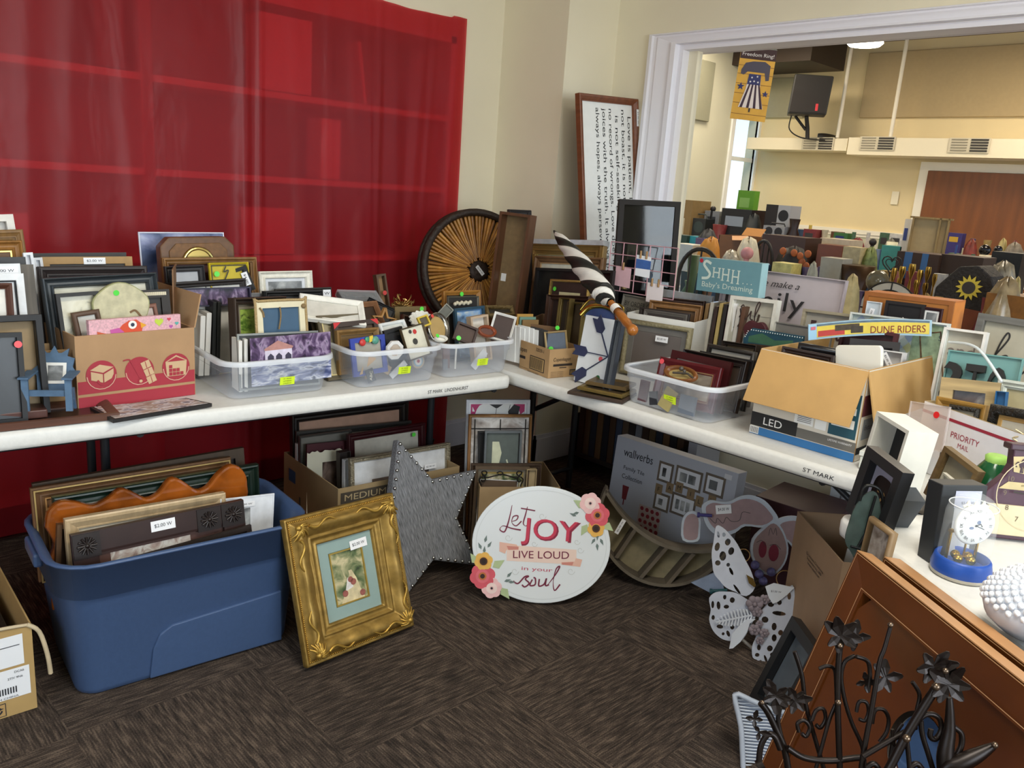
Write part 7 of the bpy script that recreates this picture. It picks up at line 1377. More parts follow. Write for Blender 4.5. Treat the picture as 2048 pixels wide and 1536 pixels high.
for (x0, y0), (x1, y1), c in (((1393, 1028), (1422, 1030), '#4a4484'), ((1418, 1180), (1452, 1178), '#24585c')):
    a0, a1 = lo(x0, y0), lo(x1, y1); b = MB(c+' r.35 n0'); b.tube([(a0[0], -.022, a0[1]), (a1[0], -.022, a1[1])], .006, 8).tube([(a0[0], -.022, a0[1]), (a0[0]+.008, -.022, a0[1])], .010, 8); b.build('peg', o)
b = MB('#6c689c r.3 n.3 s60'); [b.ball(*(lambda p: (p[0], -.02, p[1]))(lo(x, y_)), .016) for x, y_ in ((1508, 1128), (1516, 1146), (1540, 1142), (1524, 1160))]; b.build('beads', o)
b = MB(); x, z = lo(1446, 1018); label_tag(b, x, z, -.0125, w=.055, h=.032, rot=R(10), txt='$4.00 W'); b.build('price_sticker', o)
b = MB('#c9a26a m.6 r.3'); [b.tube([(lo(cx, cy)[0]+r_1*math.cos(t_), -.03, lo(cx, cy)[1]+r_1*math.sin(t_)) for t_ in [2*math.pi*i/20 for i in range(20)]], .002, 5, closed=True) for cx, cy, r_1 in ((1484, 1108, .022), (1566, 1155, .030))]; b.build('wire_ring', o)
# white pierced butterfly
o = empty('metal_butterfly', 'white pierced metal butterfly with grey flowers standing on the carpet', 'ornament'); lo = plane(o, (2.27, 1.085, .0), (-.74, -.62), 8)
def hl(cx, cy, rx, ry, rot=0, n=10): return [lo(cx+rx*math.cos(t_)*math.cos(rot)-ry*math.sin(t_)*math.sin(rot), cy+rx*math.cos(t_)*math.sin(rot)+ry*math.sin(t_)*math.cos(rot)) for t_ in [2*math.pi*i/n for i in range(n)]]
def crop(x, y_): return (1400+x/4.654, 1020+y_/4.654)
def oc_(l): return catmull(P_([crop(*p) for p in l]), 3, True)
P_ = lambda l: [lo(x, y_) for x, y_ in l]
def hs(l): return [hl(*crop(a, c), rx/4.654, ry/4.654, R(rt_)) for a, c, rx, ry, rt_ in l]
WM = '#c2c6d2 r.4 m.2 n.04'
cutout(oc_([(150, 150), (215, 165), (290, 240), (350, 320), (420, 460), (480, 580), (510, 720), (430, 800), (330, 760), (240, 720), (185, 660), (130, 590), (115, 500), (108, 400), (125, 300)]), hs([(170, 228, 12, 32, -8), (222, 228, 17, 20, 0), (258, 298, 27, 34, 10), (160, 342, 24, 42, 12), (290, 382, 28, 38, 15), (212, 428, 32, 46, 0), (165, 492, 26, 26, 0), (262, 510, 18, 20, 0), (290, 570, 14, 40, -25), (345, 740, 12, 60, -35)]), .003, WM, 'upper_wing').build('upper_wing', o)
cutout(oc_([(85, 820), (150, 765), (240, 760), (330, 770), (420, 820), (520, 900), (520, 980), (480, 1060), (400, 1200), (330, 1215), (260, 1215), (190, 1190), (120, 1120), (85, 1020), (100, 930)]), hs([(118, 880, 14, 36, 0), (172, 888, 18, 40, -5), (230, 810, 16, 24, 0), (300, 838, 24, 28, 0), (122, 1000, 16, 24, 0), (185, 1085, 32, 20, 10), (262, 1150, 16, 32, -20), (215, 1152, 14, 16, 0), (300, 1090, 20, 24, 0), (245, 900, 26, 20, 0)]), .003, WM, 'lower_wing').build('lower_wing', o)
cutout(oc_([(560, 960), (640, 860), (760, 780), (860, 700), (880, 800), (870, 950), (820, 1120), (790, 1240), (760, 1370), (700, 1450), (640, 1505), (580, 1470), (540, 1400), (490, 1370), (485, 1270), (520, 1180), (540, 1060)]), hs([(605, 1020, 34, 30, 30), (735, 962, 66, 22, 8), (690, 1085, 24, 38, 0), (750, 1142, 24, 28, 0), (690, 1190, 24, 36, 0), (548, 1278, 18, 30, 0), (650, 1288, 28, 30, 0), (742, 1268, 28, 32, 0), (532, 1348, 22, 20, 0), (612, 1388, 12, 44, -20), (682, 1345, 32, 24, 0), (700, 1408, 26, 22, 0), (562, 1408, 14, 14, 0), (660, 880, 30, 24, 0), (740, 860, 22, 26, 0), (830, 800, 18, 36, 0)]), .003, WM, 'side_wing').build('side_wing', o)
for cx, cy, rr_ in ((500, 860, 88), (520, 930, 60), (590, 820, 55), (500, 1100, 62), (590, 1130, 50), (550, 1200, 44), (545, 1045, 40)):
    b = MB('#7d7176 r.7 n.12 s60'); x, z = lo(*crop(cx, cy)); r_1 = rr_/4.654*.00128*1.05
    for i in range(6): a = 2*math.pi*i/6; b.ball(x+r_1*.6*math.cos(a), -.014, z+r_1*.6*math.sin(a), r_1*.5, 8, 1, 1, .5)
    b.ball(x, -.020, z, r_1*.3, 8); b.build('flower', o)
b = MB('#dfe3ea r.3 m.3 n0'); A_, B_2 = lo(*crop(500, 960)), lo(*crop(150, 1030))
for i in range(13):
    v = i/12; cx, cz = A_[0]+(B_2[0]-A_[0])*v, A_[1]+(B_2[1]-A_[1])*v; l = .026*math.sin(math.pi*(.15+.8*v)); b.ngon([(cx, cz), (cx-.010, cz+l), (cx-.004, cz+l), (cx+.004, cz)], -.012); b.ngon([(cx+.004, cz), (cx+.002, cz-l), (cx-.004, cz-l), (cx, cz)], -.012)
b.ribbon([A_, B_2], .005, -.0122, 1); b.build('fern_leaf', o, solid=.0015)
b = MB('#dfe3ea r.3 m.3 n0'); b.ngon(P_([crop(*p) for p in [(510, 1000), (430, 1000), (350, 1070), (290, 1140), (265, 1275), (300, 1270), (370, 1210), (430, 1120), (455, 1040)]]), -.014); b.build('leaf', o, solid=.0015); b = MB('#dfe3ea r.3 m.3 n0'); b.ngon(P_([crop(*p) for p in [(600, 700), (680, 668), (780, 690), (870, 710), (800, 780), (720, 840), (670, 860), (630, 800)]]), -.012); b.build('leaf', o, solid=.0015)
b = MB('#2b2c34 n0'); x, z = lo(*crop(700, 748)); b.text('$3.00 W', x, z, .007, -.0132, w=.032); b.build('price_lettering', o)
b = MB('#b09050 m.9 r.25'); b.ngon(P_([crop(*p) for p in [(425, 590), (490, 630), (515, 690), (500, 710), (450, 670)]]), -.01); b.build('gold_leaf', o, solid=.002)
b = MB('#a9a39a m.4 r.4'); a0, a1 = lo(*crop(380, 1215)), lo(*crop(500, 1320)); b.tube([(a0[0], .03, a0[1]), (a1[0], .03, a1[1])], .006, 6); b.build('rear_bar', o)
# green leaf lantern in the tall box
o = empty('leaf_lantern', 'dark green metal leaf with black wire edge standing by the tall cardboard box', 'ornament'); lo = plane(o, (1.66, .70, .0), (-.72, -.6), 0)
P_ = lambda l: [lo(x, y_) for x, y_ in l]
ol = catmull(P_([(1690, 1082), (1698, 1045), (1712, 1010), (1735, 985), (1752, 985), (1760, 1010), (1760, 1060), (1752, 1120), (1742, 1160), (1722, 1150), (1705, 1110)]), 3, True)
cutout(ol, [], .004, '#3c4c46 r.5 n.25 s30 t.15', 'leaf').build('leaf', o)
b = MB('#141414 r.4 m.4'); b.tube([(x, -.004, z) for x, z in catmull(P_([(1718, 1000), (1726, 975), (1742, 970), (1762, 985), (1766, 1040), (1762, 1110), (1748, 1180), (1738, 1290)]), 3)]+[(lo(1738, 1290)[0], 0, .004)], .0035, 6)
for l in ([(1750, 990), (1735, 1040), (1722, 1100), (1716, 1150)], [(1742, 1030), (1758, 1060)], [(1732, 1060), (1715, 1090)], [(1728, 1080), (1752, 1110)], [(1722, 1110), (1706, 1120)], [(1700, 1090), (1740, 1098), (1755, 1075)]): b.tube([(x, -.006, z) for x, z in P_(l)], .0028, 5, n=3)
b.build('wire_edge', o)
o = MB('#e3e0da n0').box(-.02, .02, -.002, .002, 0, .10).build('paper_tag'); q = PZ(1722, 1150, .45); o.location = (2.34, .90, .34); o.rotation_euler = (0, R(5), R(-50)); tag(o, 'white paper slip in the tall cardboard box', 'paper')
o = MB('#1d1c1b r.4').tube([(0, 0, .47), (.03, .0, .30), (.0, .03, .1), (0, 0, 0)], .02, 8, n=4).build('black_pouch'); o.location = (2.36, .86, .01); tag(o, 'black pouch standing in the tall cardboard box', 'pouch')
# ---------------------------------------------------------------- on the third table
TN = V3((.821, -.571, 0)); TD = V3((-.571, -.821, 0)); TO = V3((1.78, .713, 0))
def PT(px, py, d): return PP(px, py, TO+TN*d, TN)
def T(label, a, b_, d, base=.742, **k): return frame(label, PT(a[0], a[1], d), PT(b_[0], b_[1], d), base, group='frames at the corner of the clock table', **k)
def ovalmat(o, w, h, t, f):
    b = MB('#1c1512 r.2 n.1'); k = 24; b.ngon([(w*.24*math.copysign(abs(math.cos(a))**.6, math.cos(a)), h*.46+h*.26*math.copysign(abs(math.sin(a))**.6, math.sin(a))) for a in [2*math.pi*i/k for i in range(k)]], -t*.22-.002); b.use('#9a7a4c n0').ribbon([(-.012, h*.5), (.012, h*.5), (.0, h*.34), (.0, h*.26)], .006, -t*.22-.0025); b.build('oval_opening', o)
T('black shadow frame with an oval opening in its lilac mat', (1757, 893), (1830, 948), .045, col='#1b1b1d r.45', f=.024, t=.028, prof='box', pic='#8f8c9c n.02', lean=5, extra=ovalmat)
T('white deep shadow box with a black inside, largest on the clock table', (1810, 828), (1878, 868), .19, col='#d9d6cb r.5 n.04', f=.010, t=.075, prof='box', pic='#17181a', lean=4)
T('dark grey deep frame in front of the white shadow box', (1832, 975), (1852, 1004), .13, col='#3d4248 r.5', f=.004, t=.06, prof='box', pic='#5a626c', lean=4)
for lb, px, py, ww, dd, hh, c, st in (('black deep frame with a lilac price sticker beside the domed clock', 1862, 1128, .10, .045, .165, '#26292c r.5 n.02', 1), ('slim white frame edge behind the black stickered frame', 1890, 1128, .05, .012, .15, '#c8cace r.5 n0', 0)):
    q = PZ(px, py, .742); t = empty('deep_framed_picture', lb, 'picture frame', q, -34.8, rx=-4); b = MB(c); b.box(0, ww, 0, dd, 0, hh); b.build('frame', t, bevel=.002)
    if st: b = MB(); b.use('#b9bcd0 n0').rect(ww*.3, ww*.88, hh*.72, hh*.93, -.0012); b.use('#3c3e4c n0').text('$5.00 W', ww*.6, hh*.78, .006, -.002, w=.03); b.build('price_sticker', t)
frame('brown-railed canvas back leaning behind the white shadow box', PT(1903, 893, .30), PT(1972, 945, .30), .742, col='#7c6440 w2', f=.012, t=.02, prof='flat', pic='#a8a088', lean=6, group='frames at the corner of the clock table')
frame('pale cream board leaning in front of the canvas back', PT(1893, 945, .24), PT(1952, 992, .24), .742, col='#bdb7a6', f=.004, t=.01, prof='flat', pic='#b9b4a6', lean=5, group='frames at the corner of the clock table')
frame('tan round-cornered frame standing on the floor against the clock table', PT(1748, 1032, -.045), PT(1797, 1068, -.045), .01, col='#7c6444 r.5', f=.012, t=.014, prof='round', pic=art('mottled_photo', ['#4a3c30', '#a89e94', '#6a5a4c'], 20), lean=3, group=None)
# green goblet
q = PZ(1985, 1000, .742); q = TO+TN*.34+TD*.12; q.z = .742
o = empty('green_vase', 'dark green glass vase with a lime cloth in its mouth', 'vase', PP(1985, 960, TO+TN*.36, TN)); o.location.z = .742; hz = PP(1990, 908, TO+TN*.36, TN).z-.742
b = MB('#1f5a34 r.15 n.05'); b.lathe([(.03, 0), (.045, .02), (.048, hz*.5), (.04, hz*.75), (.024, hz*.9)], 20); b.build('body', o); b = MB('#a8d86a r.6 n.1'); b.lathe([(.024, hz*.88), (.026, hz*.97), (.02, hz)], 12); b.build('cloth', o)
# bottle clock
o = empty('bottle_clock', 'purple bottle-shaped wooden wall clock with a cream dial', 'clock'); lo = plane(o, (2.01, .43, .742), (-.74, -.62), 7)
P_ = lambda l: [lo(x, y_) for x, y_ in l]
cxb = lo(2052, 1000)[0]; half = [(1936, 1150), (1936, 1060), (1938, 1010), (1950, 985), (1975, 965), (2000, 945), (2012, 925), (2015, 900), (2014, 882)]
hp_ = P_(half); hp_[0] = (hp_[1][0], 0); pts = hp_+[(2*cxb-x, z) for x, z in hp_[::-1]]
b = MB('#4a2c3c r.5 n.05'); b.prism(pts, -.028, 0); b.build('body', o, bevel=.003)
b = MB('#3c2230 r.4'); x, z = lo(2014, 884); b.box(x-.006, 2*cxb-x+.006, -.034, .004, z-.012, z+.002); b.build('rim', o, bevel=.003)
b = MB('#c2b083 r.6 n.06'); x0, z0_ = lo(2014, 938); x1, z1_ = lo(2014, 908); b.ngon([(x0, z0_), (x1, z1_), (cxb, z1_+.006), (2*cxb-x1, z1_), (2*cxb-x0, z0_), (cxb, z0_-.006)], -.0295); b.use('#3a2330 n0'); xf, zf = lo(2031, 927); b.ngon([(xf, zf+.017), (xf+.006, zf+.006), (xf+.003, zf-.004), (xf+.004, zf-.015), (xf-.004, zf-.015), (xf-.003, zf-.004), (xf-.006, zf+.006)], -.030); [b.ribbon([(xf+s_*.003, zf-.004), (xf+s_*.009, zf+.008), (xf+s_*.014, zf+.002), (xf+s_*.011, zf-.003)], .0025, -.0302, 4) for s_ in (-1, 1)]
b.use('#c2b083 r.6 n.06'); x0, z0_ = lo(1984, 970); x1, z1_ = lo(2004, 957); b.ngon([(x0, z0_), (x1, z1_), (2*cxb-x1, z1_), (2*cxb-x0, z0_)], -.0295); b.use('#8a7a50 n0').ribbon([(cxb-.03, z0_+.01), (cxb, z0_+.014), (cxb+.03, z0_+.01)], .003, -.0302, 3); b.build('label', o)
b = MB('#cfc2a0 r.5 n.05'); x0, z0_ = lo(1962, 998); x1, z1_ = lo(1962, 1105); w2 = cxb-x0; b.box(x0, 2*cxb-x0, -.036, -.028, max(.01, z0_-2*w2), z0_); b.build('dial_plate', o, bevel=.002)
cz = max(.01+w2, z0_-w2); b = MB('#c4b692 n0'); b.ribbon([(cxb+w2*.86*math.cos(a), cz+w2*.86*math.sin(a)) for a in [2*math.pi*i/40 for i in range(40)]], .002, -.0366, 1, True); b.use('#6a5c44 n0')
for i in range(12): a = math.pi/2-2*math.pi*i/12; b.text(str(12 if i == 0 else i), cxb+w2*.68*math.cos(a), cz+w2*.68*math.sin(a), .011, -.0368)
b.use('#2c211c n0').ribbon([(cxb, cz), (cxb-w2*.5, cz+.004)], .004, -.0375, 1).ribbon([(cxb, cz), (cxb+w2*.3, cz+.002)], .005, -.0375, 1).disc(cxb, cz, .006, -.0376); b.build('dial', o)
# glass-domed anniversary clock
q = PZ(1928, 1158, .742); o = empty('domed_clock', 'glass-domed anniversary clock wrapped in blue tape at its base', 'clock', (q.x+.02, q.y+.015, .742), -38)
rB = .049; b = MB('#b9b2a4 r.3 n.05'); b.lathe([(rB+.004, 0), (rB+.006, .004), (rB+.002, .012), (rB-.006, .016), (.002, .017)], 32); b.build('base', o)
b = MB('#2450a8 r.4 n.08 s40'); b.lathe([(rB+.0045, .006), (rB+.006, .016), (rB+.003, .028), (rB+.002, .034), (rB-.001, .038), (rB-.0035, .038), (rB-.0035, .018)], 32); b.build('blue_tape', o)
b = MB('#eef4f6 r.02 t.86 n0'); b.lathe([(rB-.002, .017), (rB-.002, .125), (rB-.006, .142), (rB-.017, .158), (rB-.032, .166), (.001, .168)], 32); b.build('glass_dome', o)
b = MB('#f2f4f4 r.1 t.2 n0'); b.tube([((rB-.006)*math.cos(a), (rB-.006)*math.sin(a), .143) for a in [2*math.pi*i/32 for i in range(32)]], .0012, 6, closed=True); b.build('dome_highlight_rim', o)
b = MB('#c9a23c m1 r.2 n.1')
for x in (-.03, .03): b.lathe([(.004, .02), (.003, .03), (.003, .085), (.004, .09)], 10, Matrix.Translation((x, .008, 0)))
for k in range(4): a = math.pi/2*k+.4; b.ball(.016*math.cos(a), .016*math.sin(a), .034, .009, 10).tube([(0, 0, .036), (.016*math.cos(a), .016*math.sin(a), .036)], .0018, 6)
b.tube([(0, 0, .036), (0, 0, .08)], .0022, 6).box(-.034, .034, .004, .012, .084, .088); b.build('movement', o)
b = MB('#eef0ee r.35 n0'); Tm = Matrix.Translation((0, -.012, .108)) @ Matrix.Rotation(R(90), 4, 'X'); b.lathe([(.040, -.003), (.041, .001), (.037, .004), (.001, .0045)], 30, Tm); b.build('dial', o)
b = MB('#22252a n0'); y = -.0172
for i, s_ in enumerate('XII I II III IV V VI VII VIII IX X XI'.split()): a = math.pi/2-2*math.pi*i/12; b.text(s_, .0300*math.cos(a), .108+.0300*math.sin(a), .0062, y, rot=a-math.pi/2)
b.ribbon([(0, .108), (.009, .112), (.013, .106)], .002, y-.0006, 1).ribbon([(0, .108), (.018, .101)], .0016, y-.0006, 1).disc(0, .108, .0025, y-.0007); b.use('#6a7a9c n0').disc(-.008, .103, .005, y+.0001, 8, .003).disc(.005, .115, .004, y+.0001); b.build('dial_numerals', o)
b = MB('#e9e4d2 r.3'); [b.lathe([(.003, .145), (.004, .149), (.001, .158)], 8, Matrix.Translation((x, -.005, -.004))) for x in (-.016, 0, .016)]; b.ribbon([(-.026, .142), (-.016, .146), (0, .142), (.016, .146), (.026, .142)], .006, -.006, 4); b.build('crown_ornament', o, solid=.001)
# white knobbly cushion
o = empty('bobbled_cushion', 'white bobbled cushion at the right edge of the clock table', 'cushion'); q = PZ(2050, 1225, .79); o.location = (q.x+.03, q.y-.03, .742); o.rotation_euler = (0, 0, R(-30))
b = MB('#c3c8d2 r.6 n.02'); b.ball(0, 0, .062, .10, 20, .62, 1.15, .9); b.build('cushion', o)
b = MB('#e4e8ee r.45 n0')
for i in range(15):
    for j in range(26):
        th = math.pi*(.06+.88*i/14)/2+0; ph = 2*math.pi*(j+.5*(i % 2))/26
        if i < 2 and j % 2: continue
        rr2 = math.sin(th); b.ball(.115*rr2*math.cos(ph), .09*rr2*math.sin(ph), .062+.062*math.cos(th), .0055, 6)
b.build('bobbles', o)
# ---------------------------------------------------------------- brown leather-framed mirrors
def leather(label, p0, ln, lean, mirror):
    o = empty('leather_framed_mirror', label, 'mirror', group='leather-framed mirrors leaning on the clock table'); p1 = p0+TD*ln; w, h = pose(o, p0, p1, lean, base=.004)
    if not mirror: mw_ = o.matrix_world; q = mw_.inverted() @ PP(1842, 1506, mw_ @ V3((0, 0, h)), mw_.col[1].xyz); q2 = mw_.inverted() @ PP(1842, 1408, mw_ @ V3((0, 0, h)), mw_.col[1].xyz); mirror = (q.x, q.z, abs(q2.z-q.z))
    LE = '#5a2f12 r.26 n.10 s10'; b = MB('#a87b50 r.45 n.06 s20'); b.box(-w/2, w/2, -.034, .0, h-.002, h); b.build('top_edge', o)
    b = MB(LE); b.ring(w, h-.003, [(0, 0), (0, .034), (.058, .030), (.060, .012)]); b.build('frame', o)
    b = MB('#c09468 r.5 n0')
    for ins in (.004, .054): b.ring(w-2*ins, h-2*ins, [(0, .0348), (.0012, .0348)], z0=ins)
    b.build('stitching', o)
    iw, ih = w-.12, h-.12; rm = mirror[2]; cx, cz = mirror[0], mirror[1]; n = 64; b = MB(LE); b.smooth = True; vs = []
    for k in range(9):
        v = k/8
        for i in range(n):
            a = 2*math.pi*i/n; c, s_ = math.cos(a), math.sin(a); sq = 1/max(abs(c)/(iw/2), abs(s_)/(ih/2)); rr1 = sq*(1-v)+rm*v; rr1 = sq*(1-v)**1.0+rm*(v**1.0)
            ox, oz = cx*v, h/2+(cz-h/2)*v; vs.append((ox+rr1*c, -.027+.017*v, oz+rr1*s_))
    b.add(vs, [(k*n+i, k*n+(i+1) % n, (k+1)*n+(i+1) % n, (k+1)*n+i) for k in range(8) for i in range(n)]); b.build('concave_panel', o)
    b = MB('#17110d r.3 n0'); vs = [(cx+(rm-.0*j)*math.cos(2*math.pi*i/n)*(1-.09*j), -.012+.010*j, cz+rm*(1-.09*j)*math.sin(2*math.pi*i/n)) for j in (0, 1) for i in range(n)]; b.add(vs, [(i, (i+1) % n, n+(i+1) % n, n+i) for i in range(n)]); b.build('inner_rim', o)
    b = MB('#dfe6e6 m1 r.03 n0'); b.disc(cx, cz, rm*.92, -.003, 48); b.build('mirror', o)
    b = MB('#2c1c10 r.6'); b.box(-w/2+.004, w/2-.004, .0, .006, .004, h-.004); b.build('back_board', o)
    return o
p0 = PZ(1744, 1108, .775); LM = leather('brown stitched leather mirror frame with a round mirror, nearest of the two', p0, .62, 15, None)
p0b = PZ(1800, 1118, .772); leather('brown leather mirror frame behind the nearest one, only its top edge showing', p0b, .60, 9, (.0, .40, .10))
# small black frame, white basket tray
frame('small black frame standing on the carpet before the cardboard box', PZ(1602, 1238, .27), PZ(1656, 1312, .27), .004, col='#1c1d1f r.4', f=.030, t=.030, prof='flat', pic='#5c646c r.2 n.2 s8', lean=18)
o = empty('wicker_tray', 'white ribbed wicker tray standing on edge at the bottom of the picture', 'tray'); lo = plane(o, (1.88, .74, .0), (-.72, -.6), 20)
P_ = lambda l: [lo(x, y_) for x, y_ in l]
ow = catmull(P_([(1468, 1388), (1500, 1398), (1540, 1416), (1592, 1432), (1590, 1465), (1575, 1500), (1560, 1560), (1530, 1600), (1490, 1600), (1484, 1520), (1480, 1450)]), 3, True); zmin = min(z for x, z in ow)
b = MB('#a9b0bc r.5 n.05'); b.tube([(x, -.012, z) for x, z in ow], .007, 8, closed=True); b.build('rim', o)
cx, cz = sum(p[0] for p in ow)/len(ow), sum(p[1] for p in ow)/len(ow)
b = MB('#8b93a2 r.5 n0'); b.ngon(ow, .012); b.build('base', o, solid=.002)
b = MB('#c6ccd6 r.5 n0'); 
for i in range(44):
    z = max(p[1] for p in ow)-i*.008; xs = []
    for k in range(len(ow)):
        a, c = ow[k], ow[(k+1) % len(ow)]
        if (a[1]-z)*(c[1]-z) < 0: xs.append(a[0]+(c[0]-a[0])*(z-a[1])/(c[1]-a[1]))
    if len(xs) >= 2: x0, x1 = min(xs), max(xs); b.tube([(x0, -.008, z), ((x0*.7+x1*.3), .004, z-.002), ((x0+x1)/2, .006, z), (x1, -.008, z)], .0022, 5)
b.build('ribs', o)
# ---------------------------------------------------------------- wrought iron candle holder
o = empty('iron_candle_holder', 'dark wrought iron floral candle holder standing in front of the leather mirror', 'candle holder'); K4 = 3.483
def I(x, y_, k=1.18): return tuple(PD(1460+x/K4, 1240+y_/K4, k))
IR = '#1d1512 r.38 m.55 n.08 s60'
def rod(l, r, k=1.18, n=4, nm='stem', rf=None):
    b = MB(IR); b.tube([I(x, y_, k) for x, y_ in l], rf or r, 8, n=n); return b.build(nm, o)
rod([(900, 1200), (925, 960), (990, 600), (1040, 300), (1075, 200), (1118, 45)], .0042, 1.16, rf=lambda v: .0044-.0015*v)
rod([(775, 1200), (765, 1031), (750, 570), (755, 320), (768, 170)], .0046, 1.19); rod([(1000, 1200), (1110, 1031), (1220, 820), (1340, 620), (1440, 465)], .0062, 1.14); rod([(430, 1200), (380, 900), (320, 760), (262, 640), (212, 575)], .0050, 1.2); rod([(700, 1200), (620, 920), (530, 600), (500, 380), (450, 220)], .0034, 1.22)
rod([(1400, 1200), (1500, 1031), (1590, 1000), (1720, 940), (1850, 868)], .007, 1.12, rf=lambda v: .0035+.008*math.sin(math.pi*min(1, max(0, v*1.2-.2)))); rod([(1540, 1200), (1500, 960), (1530, 760), (1530, 540)], .006, 1.13, rf=lambda v: .012*(1-v)+.004); rod([(925, 950), (1060, 870), (1220, 780)], .0042, 1.15); rod([(1230, 830), (1250, 1031), (1240, 1200)], .0035, 1.14)
for l, r, k in (([(620, 340), (680, 320), (730, 350), (740, 480), (745, 570)], .0028, 1.2), ([(870, 250), (800, 290), (775, 400), (800, 560), (850, 720), (920, 880), (940, 1031)], .0030, 1.19), ([(880, 255), (960, 290), (975, 400), (960, 500)], .0032, 1.18),
    ([(1270, 430), (1320, 520), (1300, 640), (1290, 760)], .003, 1.15), ([(1230, 800), (1330, 680), (1400, 655), (1460, 690), (1470, 770), (1430, 830), (1395, 810), (1400, 760)], .0038, 1.14), ([(1330, 700), (1340, 800), (1380, 930), (1420, 1060)], .0038, 1.14), ([(1550, 740), (1610, 790), (1610, 880), (1560, 970)], .004, 1.13),
    ([(570, 700), (600, 630), (650, 620), (665, 690), (630, 750), (600, 730)], .003, 1.21), ([(480, 780), (470, 720), (520, 700), (555, 750), (530, 810), (500, 790)], .003, 1.21), ([(880, 640), (900, 570), (950, 575), (965, 640), (940, 700), (900, 690)], .0028, 1.19), ([(990, 720), (1010, 630), (1070, 625), (1105, 690), (1090, 780), (1040, 850)], .003, 1.18),
    ([(735, 590), (690, 700), (640, 880), (600, 1031)], .003, 1.2), ([(350, 610), (335, 700), (360, 820), (385, 880)], .0034, 1.2), ([(200, 1000), (215, 880), (260, 800), (310, 810), (350, 900)], .0045, 1.19), ([(230, 1000), (190, 1020)], .008, 1.19), ([(1200, 720), (1150, 800), (1120, 940), (1110, 1060)], .003, 1.16), ([(1130, 760), (1140, 860), (1160, 880)], .0025, 1.15), ([(400, 890), (520, 960), (700, 980), (880, 960), (940, 960)], .0045, 1.19), ([(950, 1031), (1000, 1000), (1040, 1040)], .004, 1.15), ([(1250, 1031), (1300, 1000), (1340, 1040)], .004, 1.14)):
    rod(l, r, k, 5, 'scroll')
def ironflower(cx, cy, r, k, n=6, seed=0):
    rnd = random.Random(seed); c = V3(I(cx, cy, k)); b = MB(IR); r = r/K4/FPX*k
    for i in range(n):
        a = 2*math.pi*i/n+rnd.uniform(-.3, .3); l = r*rnd.uniform(.85, 1.25); d = rt*math.cos(a)+up*math.sin(a); s_ = up*math.cos(a)-rt*math.sin(a); fz = fw_*rnd.uniform(-.6, .2)
        q1 = c+d*l*.55+fz*l*.3; q2 = c+d*l+fz*l*.6; b.add([tuple(p) for p in (c-s_*l*.08, q1-s_*l*.30, q2-s_*l*.12, q2+d*l*.08, q2+s_*l*.12, q1+s_*l*.30, c+s_*l*.08, q1+fw_*l*.06)], [(0, 1, 7), (1, 2, 7), (2, 3, 7), (3, 4, 7), (4, 5, 7), (5, 6, 7), (6, 0, 7)])
    b.build('iron_flower', o, solid=.0015)
for a in ((770, 110, 125, 1.18, 7, 1), (1420, 330, 120, 1.13, 6, 2), (1520, 440, 130, 1.13, 7, 3), (320, 530, 105, 1.19, 7, 4), (1080, 400, 105, 1.17, 5, 5), (460, 560, 90, 1.21, 6, 6), (170, 690, 60, 1.19, 4, 7), (205, 780, 60, 1.18, 3, 8), (950, 430, 80, 1.18, 4, 9), (870, 120, 100, 1.2, 4, 10)): ironflower(*a)
b = MB('#6a5a4c m.8 r.25'); 
for x, y_, r, k in ((1118, 35, .0040, 1.155), (1500, 355, .0046, 1.12), (1435, 465, .0058, 1.13), (225, 575, .0034, 1.185), (755, 575, .0046, 1.185), (1230, 825, .0056, 1.13), (1845, 872, .0046, 1.11), (765, 180, .0046, 1.18)): p = I(x, y_, k); b.ball(*p, r, 10)
b.build('ball_finial', o)
b = MB(IR); c = V3(I(900, 1500, 1.17)); b.tube([tuple(c), (c.x, c.y, .02)], .008, 8); b.lathe([(.10, 0), (.10, .006), (.02, .014), (.008, .03)], 20, Matrix.Translation((c.x, c.y, .0)))
for x, k in ((775, 1.19), (900, 1.16), (1000, 1.14), (430, 1.2), (700, 1.22), (1400, 1.12), (1540, 1.13), (1240, 1.14)): b.tube([I(x, 1200, k), tuple(V3(I(x, 1200, k)).lerp(c, .5)+V3((0, 0, -.02))), tuple(c)], .004, 6, n=4)
b.build('base', o)
